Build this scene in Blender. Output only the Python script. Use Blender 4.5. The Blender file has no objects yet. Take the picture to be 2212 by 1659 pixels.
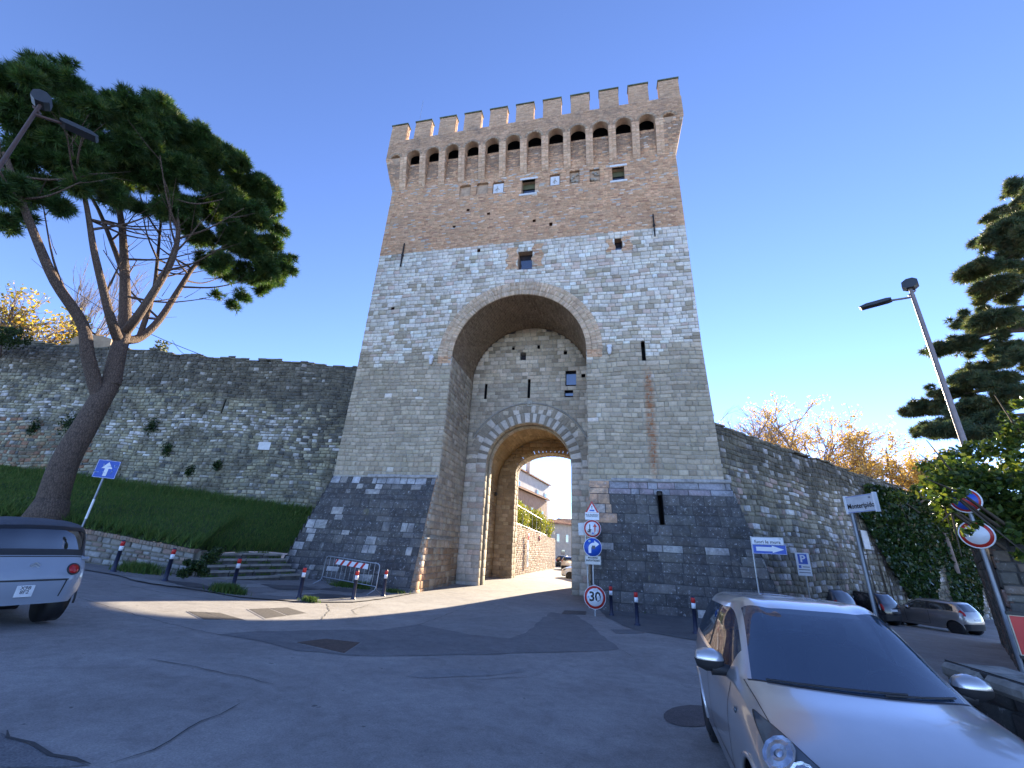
import bpy, bmesh, math, random
import numpy as np
from mathutils import Matrix, Vector
R=math.radians
SC=bpy.context.scene
COL=SC.collection
# ---------------------------------------------------------------- camera, sky, sun, exposure
def cam_axes(f,vx,vy,yaw,W=2212.,H=1659.):
    up=np.array([vx-W/2,H/2-vy,-f]); up/=np.linalg.norm(up)
    fw=np.array([0,0,-1.]); fh=fw-up*fw.dot(up); fh/=np.linalg.norm(fh); rt=np.cross(fh,up)
    c,s=math.cos(R(yaw)),math.sin(R(yaw))
    return np.array([[c,-s,0],[s,c,0],[0,0,1]])@np.stack([rt,fh,up])
CAMM=cam_axes(905.,1226.,-1500.,12.8); CAMC=np.array([0,-20.,2.1])
cd=bpy.data.cameras.new('camera'); cam=bpy.data.objects.new('camera',cd); COL.objects.link(cam)
cd.sensor_width=36; cd.lens=905/2212*36; cd.clip_start=.05; cd.clip_end=2000
mw=Matrix.Identity(4)
for i in range(3):
    for j in range(3): mw[i][j]=CAMM[i][j]
    mw[i][3]=CAMC[i]
cam.matrix_world=mw
SC.camera=cam
SUN_AZ,SUN_EL=13.2,17.85          # degrees to the right of +Y, above the horizon
wd=bpy.data.worlds.new('World'); SC.world=wd; wd.use_nodes=True
nt=wd.node_tree; bg=nt.nodes['Background']
sky=nt.nodes.new('ShaderNodeTexSky'); sky.sky_type='NISHITA'; sky.sun_disc=False
sky.sun_elevation=R(SUN_EL); sky.sun_rotation=R(SUN_AZ); sky.altitude=450; sky.air_density=.45; sky.dust_density=.0; sky.ozone_density=1.0
hs=nt.nodes.new('ShaderNodeHueSaturation'); hs.inputs['Saturation'].default_value=1.1; hs.inputs['Hue'].default_value=.511
nt.links.new(sky.outputs[0],hs.inputs['Color']); nt.links.new(hs.outputs[0],bg.inputs[0]); bg.inputs[1].default_value=.15
sl=bpy.data.lights.new('sun','SUN'); sl.energy=5.0; sl.angle=R(.5); sl.color=(1,.85,.64)
so=bpy.data.objects.new('sun',sl); COL.objects.link(so)
sd=Vector((math.sin(R(SUN_AZ))*math.cos(R(SUN_EL)),math.cos(R(SUN_AZ))*math.cos(R(SUN_EL)),math.sin(R(SUN_EL))))
so.rotation_euler=sd.to_track_quat('Z','Y').to_euler(); so.location=sd*60+Vector((0,0,20))
SC.view_settings.view_transform='Standard'; SC.view_settings.look='None'; SC.view_settings.gamma=1
SC.view_settings.use_curve_mapping=False; SC.view_settings.exposure=2.05
SC.cycles.max_bounces=6; SC.cycles.use_denoising=True
# ---------------------------------------------------------------- helpers
def proj(P):
    v=(np.asarray(P,float)-CAMC)@CAMM
    z=-v[...,2]; z=np.where(z<.01,.01,z)
    return 1106+905*v[...,0]/z, 829.5-905*v[...,1]/z
def ray(x,y):
    d=CAMM@np.array([x-1106,829.5-y,-905.]); return d
def atd(x,y,D):
    d=ray(x,y); return CAMC+d*D/math.hypot(d[0],d[1])
def props(o,label=None,cat=None,group=None,kind=None):
    if label: o['label']=label
    if cat: o['category']=cat
    if group: o['group']=group
    if kind: o['kind']=kind
    return o
def empty(name,loc=(0,0,0),rz=0,label=None,cat=None,group=None,kind=None):
    o=bpy.data.objects.new(name,None); COL.objects.link(o); o.location=loc; o.rotation_euler=(0,0,rz); o.empty_display_size=.2
    return props(o,label,cat,group,kind)
def newmesh(name,V,F,mats=None,mi=None,colors=None,smooth=False):
    me=bpy.data.meshes.new(name)
    V=np.asarray(V,float)
    if isinstance(F,np.ndarray):
        n,k=F.shape; me.vertices.add(len(V)); me.vertices.foreach_set('co',V.ravel())
        me.loops.add(n*k); me.loops.foreach_set('vertex_index',F.ravel().astype(np.int32))
        me.polygons.add(n); me.polygons.foreach_set('loop_start',np.arange(0,n*k,k,dtype=np.int32)); me.polygons.foreach_set('loop_total',np.full(n,k,np.int32))
        me.update(calc_edges=True)
    else:
        me.from_pydata([tuple(v) for v in V],[],F)
    if mats is not None:
        for m in (mats if isinstance(mats,(list,tuple)) else [mats]): me.materials.append(m)
    if mi is not None: me.polygons.foreach_set('material_index',np.asarray(mi,np.int32))
    if colors is not None:   # per vertex rgb
        a=me.color_attributes.new('Col','FLOAT_COLOR','POINT'); c=np.ones((len(V),4)); c[:,:3]=colors; a.data.foreach_set('color',c.ravel())
    if smooth: me.polygons.foreach_set('use_smooth',np.ones(len(me.polygons),bool))
    me.update()
    return me
def obj(name,me,parent=None,loc=None,rot=None,**k):
    o=bpy.data.objects.new(name,me); COL.objects.link(o)
    if parent is not None: o.parent=parent
    if loc is not None: o.location=loc
    if rot is not None: o.rotation_euler=rot
    return props(o,**k)
class MB:
    """collects simple solids for one mesh"""
    def __init__(s): s.V=[];s.F=[];s.M=[];s.S=[]
    def add(s,V,F,m=0,sm=False):
        b=len(s.V); s.V+= [tuple(v) for v in V]; s.F+=[tuple(b+i for i in f) for f in F]; s.M+=[m]*len(F); s.S+=[sm]*len(F); return s
    def box(s,x0,x1,y0,y1,z0,z1,m=0,T=None,bev=0):
        if bev:
            b=bev; V=[];F=[]
            def q(sx,sy,sz,ax):
                p=[(x1 if sx else x0),(y1 if sy else y0),(z1 if sz else z0)]
                for a,(hi) in enumerate((sx,sy,sz)):
                    if a!=ax: p[a]+= -b if hi else b
                return tuple(p)
            idx={}
            for sx in (0,1):
                for sy in (0,1):
                    for sz in (0,1):
                        for ax in range(3): idx[(sx,sy,sz,ax)]=len(V); V.append(q(sx,sy,sz,ax))
            for ax in range(3):
                o=[a for a in range(3) if a!=ax]
                for sd in (0,1):
                    f=[]
                    for (a,b2) in ((0,0),(1,0),(1,1),(0,1)):
                        k=[0,0,0]; k[ax]=sd;k[o[0]]=a;k[o[1]]=b2; f.append(idx[(*k,ax)])
                    F.append(f)
            for ax in range(3):      # edges parallel to ax
                o=[a for a in range(3) if a!=ax]
                for a in (0,1):
                    for b2 in (0,1):
                        k0=[0,0,0];k0[o[0]]=a;k0[o[1]]=b2;k1=list(k0);k1[ax]=1
                        F.append([idx[(*k0,o[0])],idx[(*k1,o[0])],idx[(*k1,o[1])],idx[(*k0,o[1])]])
            for k in [(a,b2,c) for a in (0,1) for b2 in (0,1) for c in (0,1)]: F.append([idx[(*k,0)],idx[(*k,1)],idx[(*k,2)]])
        else:
            V=[(x,y,z) for z in (z0,z1) for y in (y0,y1) for x in (x0,x1)]
            F=[(0,2,3,1),(4,5,7,6),(0,1,5,4),(2,6,7,3),(0,4,6,2),(1,3,7,5)]
        if T is not None: V=[tuple(T@Vector(v)) for v in V]
        return s.add(V,F,m)
    def tube(s,P,r,n=8,m=0,cap=True,sm=True):
        P=[Vector(p) for p in P]; r=r if isinstance(r,(list,tuple,np.ndarray)) else [r]*len(P)
        V=[];F=[]; up=None
        for i,p in enumerate(P):
            t=(P[min(i+1,len(P)-1)]-P[max(i-1,0)]).normalized()
            if up is None:
                up=Vector((0,0,1)) if abs(t.z)<.9 else Vector((1,0,0))
            a=t.cross(up).normalized(); b=a.cross(t).normalized(); up=b
            for k in range(n):
                an=2*math.pi*k/n; V.append(p+(a*math.cos(an)+b*math.sin(an))*r[i])
        for i in range(len(P)-1):
            for k in range(n): F.append((i*n+k,i*n+(k+1)%n,(i+1)*n+(k+1)%n,(i+1)*n+k))
        s.add(V,F,m,sm)
        if cap:
            e=len(P)-1
            s.add([V[k] for k in range(n)],[tuple(range(n))],m); s.add([V[e*n+k] for k in range(n)],[tuple(range(n))[::-1]],m)
        return s
    def lathe(s,prof,n=16,m=0,T=None,sm=True,cap=True):
        V=[];F=[]
        for (r,z) in prof:
            for k in range(n): a=2*math.pi*k/n; V.append((r*math.cos(a),r*math.sin(a),z))
        for i in range(len(prof)-1):
            for k in range(n): F.append((i*n+k,i*n+(k+1)%n,(i+1)*n+(k+1)%n,(i+1)*n+k))
        if cap and prof[0][0]>1e-5: F.append(tuple(range(n))[::-1])
        if cap and prof[-1][0]>1e-5: F.append(tuple((len(prof)-1)*n+k for k in range(n)))
        if T is not None: V=[tuple(T@Vector(v)) for v in V]
        return s.add(V,F,m,sm)
    def prism(s,poly,d0,d1,P,m=0):
        """poly in (a,b), extruded from d0 to d1; P maps (a,b,d)->xyz"""
        n=len(poly); V=[P(a,b,d0) for a,b in poly]+[P(a,b,d1) for a,b in poly]
        F=[tuple(range(n))[::-1],tuple(range(n,2*n))]+[(i,(i+1)%n,n+(i+1)%n,n+i) for i in range(n)]
        return s.add(V,F,m)
    def build(s,name,mats,parent=None,loc=None,rot=None,**k):
        me=newmesh(name,s.V,s.F,mats,s.M)
        me.polygons.foreach_set('use_smooth',np.array(s.S,bool)); me.update()
        return obj(name,me,parent,loc,rot,**k)
def scatter(base_V,base_F,pos,rots,scl,cols=None):
    """copies of a small base mesh; rots (N,3,3)"""
    bV=np.asarray(base_V,float); bF=np.asarray(base_F,int); N=len(pos); nv=len(bV)
    V=np.einsum('nij,vj->nvi',rots,bV)*np.asarray(scl)[:,None,None]+np.asarray(pos)[:,None,:]
    F=(bF[None]+ (np.arange(N)*nv)[:,None,None]).reshape(-1,bF.shape[1])
    C=None if cols is None else np.repeat(cols,nv,axis=0)
    return V.reshape(-1,3),F,C
def rand_rots(n,rng,flat=False):
    q=rng.normal(size=(n,4)); q/=np.linalg.norm(q,axis=1)[:,None]; w,x,y,z=q.T
    if flat:
        a=rng.uniform(0,2*math.pi,n); w=np.cos(a/2);z=np.sin(a/2);x=y=np.zeros(n)
    return np.stack([np.stack([1-2*(y*y+z*z),2*(x*y-z*w),2*(x*z+y*w)],-1),np.stack([2*(x*y+z*w),1-2*(x*x+z*z),2*(y*z-x*w)],-1),np.stack([2*(x*z-y*w),2*(y*z+x*w),1-2*(x*x+y*y)],-1)],1)
def text_mesh(txt,size,mat,bold=0.0,space=1.0):
    cu=bpy.data.curves.new('t','FONT'); cu.body=txt; cu.size=size; cu.align_x='CENTER'; cu.align_y='CENTER'; cu.extrude=.0012; cu.offset=bold; cu.space_line=.8; cu.space_character=space; cu.resolution_u=2
    o=bpy.data.objects.new('t',cu); COL.objects.link(o)
    dg=bpy.context.evaluated_depsgraph_get(); me=bpy.data.meshes.new_from_object(o.evaluated_get(dg))
    bpy.data.objects.remove(o); bpy.data.curves.remove(cu); me.materials.clear(); me.materials.append(mat); return me
# ---------------------------------------------------------------- materials
def N(t,ty,**k):
    n=t.nodes.new(ty)
    for a,v in k.items():
        if a.startswith('_'): n.inputs[a[1:].replace('_',' ')].default_value=v
        else: setattr(n,a,v)
    return n
def ramp(t,fac,stops):
    r=t.nodes.new('ShaderNodeValToRGB'); t.links.new(fac,r.inputs[0]); e=r.color_ramp.elements
    while len(e)<len(stops): e.new(.5)
    for i,(p,c) in enumerate(stops):
        e[i].position=p; e[i].color=(*c,1) if len(c)==3 else c
    return r.outputs[0]
def mixc(t,fac,a,b,mode='MIX'):
    m=t.nodes.new('ShaderNodeMix'); m.data_type='RGBA'; m.blend_type=mode
    for i,v in ((0,fac),(6,a),(7,b)):
        if isinstance(v,(int,float)): m.inputs[i].default_value=v
        elif isinstance(v,tuple): m.inputs[i].default_value=(*v,1)
        else: t.links.new(v,m.inputs[i])
    return m.outputs[2]
def noise(t,scale,detail=4,rough=.6,vec=None,dist=0):
    n=N(t,'ShaderNodeTexNoise',_Scale=scale,_Detail=detail,_Roughness=rough,_Distortion=dist)
    if vec is not None: t.links.new(vec,n.inputs['Vector'])
    return n.outputs[0]
def base_mat(name,rough=.8,metal=0.,spec=.5):
    m=bpy.data.materials.new(name); m.use_nodes=True; t=m.node_tree; b=t.nodes['Principled BSDF']
    b.inputs['Roughness'].default_value=rough; b.inputs['Metallic'].default_value=metal; b.inputs['Specular IOR Level'].default_value=spec
    return m,t,b
def bump(t,b,h,strength=.4,dist=.02):
    n=N(t,'ShaderNodeBump',_Strength=strength,_Distance=dist); t.links.new(h,n.inputs['Height']); t.links.new(n.outputs[0],b.inputs['Normal'])
def wpos(t): return N(t,'ShaderNodeNewGeometry').outputs['Position']
MATS={}
def plain(name,col,rough=.5,metal=0.,var=.12,scale=6.,bmp=0.,spec=.5):
    if name in MATS: return MATS[name]
    m,t,b=base_mat(name,rough,metal,spec)
    v=N(t,'ShaderNodeTexCoord').outputs['Object']
    n=noise(t,scale,3,.6,v)
    c=tuple(max(0,x*(1-var)) for x in col); c2=tuple(min(1,x*(1+var)) for x in col)
    t.links.new(ramp(t,n,[(.3,c),(.7,c2)]),b.inputs['Base Color'])
    if bmp: bump(t,b,noise(t,scale*6,3,.6,v),bmp,.01)
    MATS[name]=m; return m
def stone_mat(name,lichen=0.,rough=.9,grime=.0,gcol=(.05,.05,.05),lscale=3.2,rust=False,soot=False):
    m,t,b=base_mat(name,rough,0,.25); p=wpos(t)
    a=N(t,'ShaderNodeAttribute',attribute_name='Col').outputs[0]
    f=noise(t,9,5,.7,p); c=mixc(t,.85,a,ramp(t,f,[(.25,(.72,.71,.69)),(.5,(1.06,1.06,1.06)),(.8,(1.35,1.33,1.3))]),'MULTIPLY')
    f2=noise(t,.45,4,.6,p); c=mixc(t,.8,c,ramp(t,f2,[(.3,(.78,.79,.78)),(.55,(1,1,1)),(.75,(1.12,1.09,1.04))]),'MULTIPLY')
    if grime>0:
        g=noise(t,.9,6,.65,p,.6); c=mixc(t,ramp(t,g,[(.42,(0,0,0)),(.62,(grime,)*3)]),c,gcol)
    if lichen>0:
        l=noise(t,lscale,8,.85,p,.0); c=mixc(t,ramp(t,l,[(.48,(0,0,0)),(.66,(lichen,)*3)]),c,(.165,.165,.165))
        l2=noise(t,9,6,.8,p); c=mixc(t,ramp(t,l2,[(.585,(0,0,0)),(.64,(lichen,)*3)]),c,(.52,.52,.51))
        l3=noise(t,1.1,3,.6,p); c=mixc(t,ramp(t,l3,[(.68,(0,0,0)),(.75,(lichen*.5,)*3)]),c,(.22,.19,.06))
    if rust or soot:
        sx=N(t,'ShaderNodeSeparateXYZ'); t.links.new(p,sx.inputs[0])
        def mr(sock,a,b_,lo=0.,hi=1.): n=N(t,'ShaderNodeMapRange',_From_Min=a,_From_Max=b_,_To_Min=lo,_To_Max=hi); t.links.new(sock,n.inputs['Value']); return n.outputs[0]
        def mul(x,y): n=N(t,'ShaderNodeMath',operation='MULTIPLY'); t.links.new(x,n.inputs[0]); t.links.new(y,n.inputs[1]); return n.outputs[0]
    if rust:      # iron stain running down below the arrow slit
        w=N(t,'ShaderNodeMath',operation='MULTIPLY_ADD'); t.links.new(noise(t,1.4,4,.6,p),w.inputs[0]); w.inputs[1].default_value=.5; t.links.new(sx.outputs[0],w.inputs[2])
        d=N(t,'ShaderNodeMath',operation='SUBTRACT'); t.links.new(w.outputs[0],d.inputs[0]); d.inputs[1].default_value=2.53
        ab=N(t,'ShaderNodeMath',operation='ABSOLUTE'); t.links.new(d.outputs[0],ab.inputs[0])
        k=mul(mul(mr(ab.outputs[0],.26,.06),mr(sx.outputs[2],10.9,10.2)),mul(mr(sx.outputs[2],4.9,6.0),mr(noise(t,5,5,.7,p),.36,.56)))
        k=mul(k,mr(sx.outputs[1],.3,.1)); c=mixc(t,k,c,(.33,.15,.07))
    if soot:      # dark weathering on the parapet
        k=mul(mul(mr(sx.outputs[2],27.3,28.4),mr(sx.outputs[2],29.6,28.9)),mr(noise(t,.8,5,.65,p,.5),.5,.68,0,.55)); c=mixc(t,k,c,(.13,.12,.11))
    t.links.new(c,b.inputs['Base Color']); bump(t,b,noise(t,16,6,.75,p),.7,.03)
    return m
def foliage_mat(name,trans=.35,rough=.55):
    m,t,b=base_mat(name,rough,0,.3); a=N(t,'ShaderNodeAttribute',attribute_name='Col').outputs[0]
    t.links.new(a,b.inputs['Base Color'])
    tr=N(t,'ShaderNodeBsdfTranslucent'); t.links.new(mixc(t,1.,a,(1.25,1.2,.6),'MULTIPLY'),tr.inputs[0])
    mx=N(t,'ShaderNodeMixShader',_Fac=trans); t.links.new(b.outputs[0],mx.inputs[1]); t.links.new(tr.outputs[0],mx.inputs[2])
    t.links.new(mx.outputs[0],t.nodes['Material Output'].inputs[0]); return m
M_STONE=stone_mat('stone_pale',0,grime=.25,gcol=(.27,.22,.155),rust=True); M_STONE2=stone_mat('stone_olive',.0,grime=.5,gcol=(.16,.15,.11))
M_BATTER=stone_mat('stone_dark_lichen',.75,grime=.6,gcol=(.05,.05,.055)); M_RUBBLE=stone_mat('stone_rubble',.25,grime=.75,gcol=(.05,.047,.04),lscale=1.6)
M_BRICK=stone_mat('brick',0,grime=.3,gcol=(.3,.22,.16),soot=True); M_INNER=stone_mat('stone_passage',0,grime=.25,gcol=(.22,.16,.09))
M_BARK=None
def mortar(name,col):
    return plain(name,col,.95,0,.25,3.,.5,.2)
M_MORT=mortar('mortar_pale',(.40,.37,.31)); M_MORTD=mortar('mortar_dark',(.075,.074,.073)); M_MORTB=mortar('mortar_brick',(.48,.34,.23)); M_MORTR=mortar('mortar_rubble',(.20,.185,.14)); M_MORTI=mortar('mortar_passage',(.36,.28,.18))
M_DARK=plain('dark_opening',(.012,.012,.014),.9); M_IRON=plain('iron',(.03,.025,.022),.7,.3); M_RUST=plain('rusty_iron',(.12,.05,.025),.85)
M_GALV=plain('galvanised_steel',(.42,.44,.46),.42,.85,.12,20); M_GREYPOST=plain('grey_painted_post',(.22,.24,.27),.45,.6)
M_WHITE=plain('white_paint',(.78,.79,.80),.4,0,.04); M_RED=plain('red_paint',(.55,.025,.02),.4,0,.08); M_BLUE=plain('blue_paint',(.02,.09,.46),.4,0,.08); M_BLACK=plain('black_paint',(.012,.012,.013),.45,0,.1)
M_NAVY=plain('navy_bollard_paint',(.022,.028,.06),.5,0,.25,12); M_SIGNBACK=plain('sign_back_aluminium',(.5,.51,.52),.5,.5,.1)
M_PLASTER=plain('pale_plaster',(.52,.47,.38),.9,0,.15,1.5,.2); M_PLASTER2=plain('ochre_plaster',(.42,.30,.17),.9,0,.2,1.2,.2); M_ROOF=plain('terracotta_roof',(.34,.19,.12),.9,0,.35,5,.6)
M_MARBLE=plain('white_marble',(.66,.66,.65),.6,0,.12,5)
m,t,b=base_mat('window_glass',.04,0,.9); b.inputs['Base Color'].default_value=(.02,.028,.045,1); b.inputs['IOR'].default_value=1.9; M_GLASS=m
# ---------------------------------------------------------------- masonry
def masonry(P,v0,v1,intervals,ch,sw,col,rng,gap=.012,dep=(.004,.03),jit=.012,ch_in=.012,back=-.02,under=.06):
    """rows of separate blocks between v0 and v1; returns (blocks V (n,12,3), colours (n,3)), backing (V,F)"""
    B=[];C=[];bV=[];bF=[]
    v=v0
    while v<v1-1e-4:
        h=rng.uniform(*ch)
        if v+h>v1-ch[0]*.6: h=v1-v
        for (a,b_) in intervals(v+h*.5):
            if b_-a<.03: continue
            n=max(1,int((b_-a)/1.2)); us=np.linspace(a,b_,n+1); k=len(bV)
            for uu in us: bV+= [(uu,v,back),(uu,v+h,back)]
            bF+=[(k+2*i,k+2*i+2,k+2*i+3,k+2*i+1) for i in range(n)]
            u=a
            while u<b_-1e-4:
                w=rng.uniform(*sw)*(.8+.4*rng.random())
                if u+w>b_-sw[0]*.7: w=b_-u
                g=gap*.5
                j=lambda: rng.uniform(-jit,jit)
                q=[(u+g+abs(j()),v+g+abs(j())),(u+w-g-abs(j()),v+g+abs(j())),(u+w-g-abs(j()),v+h-g-abs(j())),(u+g+abs(j()),v+h-g-abs(j()))]
                d=rng.uniform(*dep); c=min(ch_in,w*.25,h*.25)
                uc,vc=u+w/2,v+h/2
                B.append([(x,y,-under) for x,y in q]+[(x,y,d-c) for x,y in q]+[(x+(c if x<uc else -c),y+(c if y<vc else -c),d+rng.uniform(-.3,.3)*c) for x,y in q])
                C.append(col(uc,vc,w))
                u+=w
        v+=h
    B=np.array(B).reshape(-1,3); V=P(B[:,0],B[:,1],B[:,2]).reshape(-1,12,3)
    bV=np.array(bV); bV=P(bV[:,0],bV[:,1],bV[:,2])
    return V,np.array(C),(bV,bF)
BFACES=np.array([(8,9,10,11),(4,5,9,8),(5,6,10,9),(6,7,11,10),(7,4,8,11),(0,1,5,4),(1,2,6,5),(2,3,7,6),(3,0,4,7)])
def place_blocks(sets,parent,nobj,single,rest,mats):
    """sets: list of (V,C,matindex). The nobj blocks that show largest become objects, the rest one stuff part"""
    V=np.concatenate([s[0] for s in sets]); C=np.concatenate([s[1] for s in sets]); MI=np.concatenate([np.full(len(s[0]),s[2]) for s in sets])
    x,y=proj(V[:,8:12].reshape(-1,3)); x=x.reshape(-1,4);y=y.reshape(-1,4)
    ctr=V[:,8:12].mean(1); inf=(x.mean(1)>0)&(x.mean(1)<2212)&(y.mean(1)>0)&(y.mean(1)<1659)
    area=.5*abs((x[:,2]-x[:,0])*(y[:,3]-y[:,1])-(x[:,3]-x[:,1])*(y[:,2]-y[:,0]))*inf
    order=np.argsort(-area) if nobj else np.arange(len(V))
    pick=order[:nobj]
    for i in pick:
        c=V[i,0:4].mean(0); me=newmesh(single,V[i]-c,BFACES,mats[MI[i]],None,np.repeat(C[i][None],12,0)); obj(single,me,parent,tuple(c))
    r=order[nobj:]
    if len(r):
        nv=len(r); F=(BFACES[None]+(np.arange(nv)*12)[:,None,None]).reshape(-1,4)
        me=newmesh(rest,V[r].reshape(-1,3),F,mats,np.repeat(MI[r],9),np.repeat(C[r],12,axis=0)); obj(rest,me,parent,kind='stuff')
def backing(list_vf,name,mat,parent):
    V=[];F=[]
    for v,f in list_vf:
        b=len(V); V+= [tuple(p) for p in v]; F+=[tuple(b+i for i in q) for q in f]
    return obj(name,newmesh(name,V,F,mat),parent)
def minus(iv,holes):
    for (h0,h1) in holes:
        out=[]
        for a,b in iv:
            if h1<=a or h0>=b: out.append((a,b)); continue
            if h0>a: out.append((a,h0))
            if h1<b: out.append((h1,b))
        iv=out
    return iv
def arch_half(v,spring,r,rise=None):
    if v<=spring: return r
    rise=rise or r; k=(v-spring)/rise
    return r*math.sqrt(max(0,1-k*k)) if k<1 else -1
def pick(rng,opts):
    x=rng.random()*sum(o[0] for o in opts)
    for w,c in opts:
        x-=w
        if x<=0: break
    k=rng.uniform(.82,1.18); return tuple(min(.85,a*k*rng.uniform(.985,1.015)) for a in c)
# ---------------------------------------------------------------- ground
GP=np.array([(-4,4,0),(-4,13,-.08),(-4,25,-.15),(-4,60,-.3),(-8,-1.6,.08),(-0.4,-1.6,.02),(3,-2,.03),(.13,-3,.02),(.9,-4.6,.0),(2.4,-6,.06),
(-8.5,-3.3,.06),(-8.6,-5.3,.1),(-9.9,-6.3,.16),(-12.1,-6.8,.36),(-12.7,-8.8,.58),(-14.7,-8.8,.76),(0,-20,.4),(0,-12,.15),(3,-15,.28),(-9.5,-14.4,.62),(-14,-16,1.05),(-5,-24,.6),
(9,2,-.25),(14,6,-.7),(18,9.5,-.95),(24,16,-1.3),(7,-8,.05),(6,-16,.3),(-22,-14,1.2),(16,-2,-.4),(30,30,-1.6),(-11,-2.5,.2),(-14,-3.5,.35),(0,-40,1.0),(-30,-30,1.6),(20,-20,.3)],float)
def _phi(r): return r
def _fit():
    P=GP[:,:2]; n=len(P)
    A=np.hypot(P[:,None,0]-P[None,:,0],P[:,None,1]-P[None,:,1])+np.eye(n)*-.8
    B=np.c_[np.ones(n),P]; M=np.block([[A,B],[B.T,np.zeros((3,3))]])
    return np.linalg.solve(M,np.r_[GP[:,2],0,0,0])
_w=_fit()
def gz(x,y):
    x=np.asarray(x,float);y=np.asarray(y,float)
    r=np.sqrt((x[...,None]-GP[:,0])**2+(y[...,None]-GP[:,1])**2+.5)
    return r@_w[:-3]+_w[-3]+_w[-2]*x+_w[-1]*y
def gzs(x,y): return float(gz(float(x),float(y)))
def onG(x,y,dz=0.):
    d=ray(x,y); d=d/np.linalg.norm(d); t=np.linspace(1,90,6000); p=CAMC+t[:,None]*d; h=p[:,2]-gz(p[:,0],p[:,1])-dz
    return p[np.argmax(h<0)]
def asphalt(name,c0,c1,speck=.5,warm=0):
    m,t,b=base_mat(name,.92,0,.25); p=wpos(t)
    big=noise(t,.5,7,.7,p,.8); c=ramp(t,big,[(.35,c0),(.65,c1)])
    fine=noise(t,60,3,.7,p); c=mixc(t,speck,c,ramp(t,fine,[(.3,(.55,.55,.55)),(.5,(1,1,1)),(.72,(1.5,1.48,1.45))]),'MULTIPLY')
    md=noise(t,5,6,.75,p,.4); c=mixc(t,.9,c,ramp(t,md,[(.3,(.80,.80,.81)),(.5,(1,1,1)),(.7,(1.17,1.16,1.15))]),'MULTIPLY')
    st=noise(t,1.3,6,.7,p,1.2); c=mixc(t,ramp(t,st,[(.55,(0,0,0)),(.75,(.4,.4,.4))]),c,tuple(x*.6 for x in c0))
    sp=noise(t,5,2,.5,p); c=mixc(t,ramp(t,sp,[(.74,(0,0,0)),(.77,(.6,.6,.6))]),c,(.04,.04,.04))
    t.links.new(c,b.inputs['Base Color']); bump(t,b,noise(t,45,4,.8,p),.5,.012); return m
M_ASPH=asphalt('old_asphalt',(.25,.235,.22),(.33,.315,.295)); M_ASPHD=asphalt('dark_asphalt_patch',(.165,.16,.158),(.21,.205,.2),.6); M_PAVE=asphalt('worn_concrete_pavement',(.19,.185,.178),(.28,.27,.255),.4)
M_SOIL=plain('grass_soil',(.035,.05,.018),.95,0,.4,2.,.5); M_TERR=plain('dry_field',(.10,.10,.05),.95,0,.3,.2)
def sheet(name,xs,ys,zf,mat,mask=None,**k):
    X,Y=np.meshgrid(xs,ys); Z=zf(X,Y); nx=len(xs); V=np.c_[X.ravel(),Y.ravel(),Z.ravel()]
    i=np.arange((len(ys)-1)*nx).reshape(-1,nx)[:,:-1].ravel(); F=np.c_[i,i+1,i+1+nx,i+nx]
    if mask is not None:
        c=V[F].mean(1); F=F[mask(c[:,0],c[:,1])]
    return obj(name,newmesh(name,V,F,mat,smooth=True),**k)
def gfar(X,Y):
    r=np.hypot(X,Y); k=np.clip((r-45)/40,0,1); return gz(np.clip(X,-60,60),np.clip(Y,-45,75))*(1-k)+k*(-1.5)
def lin(a,b,s): return np.arange(a,b+s*.5,s)
xs=np.r_[[-900,-400,-200,-100],lin(-60,-24,3),lin(-23,20,.5),lin(22,60,3),[100,200,400,900]]; ys=np.r_[[-900,-400,-200,-80],lin(-45,-24,3),lin(-22,16,.5),lin(18,75,3),[110,200,400,900]]
road=sheet('road',xs,ys,gfar,M_ASPH,kind='structure')
def poly_sheet(name,pts,mat,dz,step=.35,parent=None,jag=.05,seed=0,**k):
    """a patch lying on the ground: polygon boundary, filled as a fan of strips that follow the ground"""
    rg=random.Random(seed); P=[]
    for i in range(len(pts)):
        a=np.array(pts[i][:2]);b=np.array(pts[(i+1)%len(pts)][:2]); n=max(1,int(np.linalg.norm(b-a)/step))
        for q in range(n): P.append(a+(b-a)*q/n+np.array([rg.uniform(-jag,jag),rg.uniform(-jag,jag)])*(0 if q==0 else 1))
    bm=bmesh.new(); vs=[bm.verts.new((p[0],p[1],0)) for p in P]; f=bm.faces.new(vs); bmesh.ops.triangulate(bm,faces=[f]); 
    bmesh.ops.subdivide_edges(bm,edges=[e for e in bm.edges if e.calc_length()>1.2],cuts=3,use_grid_fill=True)
    bmesh.ops.triangulate(bm,faces=bm.faces[:])
    for v in bm.verts: v.co.z=gzs(v.co.x,v.co.y)+dz
    bm.normal_update()
    for f in bm.faces:
        if f.normal.z<0: f.normal_flip()
    me=bpy.data.meshes.new(name); bm.to_mesh(me); bm.free(); me.materials.append(mat)
    return obj(name,me,parent,**k)
def strip(name,pts,w,mat,dz,seed=0,jag=.03,parent=None,**k):
    rg=random.Random(seed); P=[]
    for i in range(len(pts)-1):
        a=np.array(pts[i][:2]);b=np.array(pts[i+1][:2]); n=max(1,int(np.linalg.norm(b-a)/.18))
        for q in range(n+(i==len(pts)-2)): P.append(a+(b-a)*q/n+np.array([rg.uniform(-jag,jag),rg.uniform(-jag,jag)]))
    V=[];F=[]
    for i,p in enumerate(P):
        t=P[min(i+1,len(P)-1)]-P[max(0,i-1)]; t=t/np.linalg.norm(t); n=np.array([-t[1],t[0]])*w*rg.uniform(.35,.8)*(.3 if i in(0,len(P)-1) else 1)
        for s in (1,-1): q=p+n*s; V.append((q[0],q[1],gzs(*q)+dz))
    F=[(2*i,2*i+1,2*i+3,2*i+2) for i in range(len(P)-1)]
    return obj(name,newmesh(name,V,F,mat),parent,**k)
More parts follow.
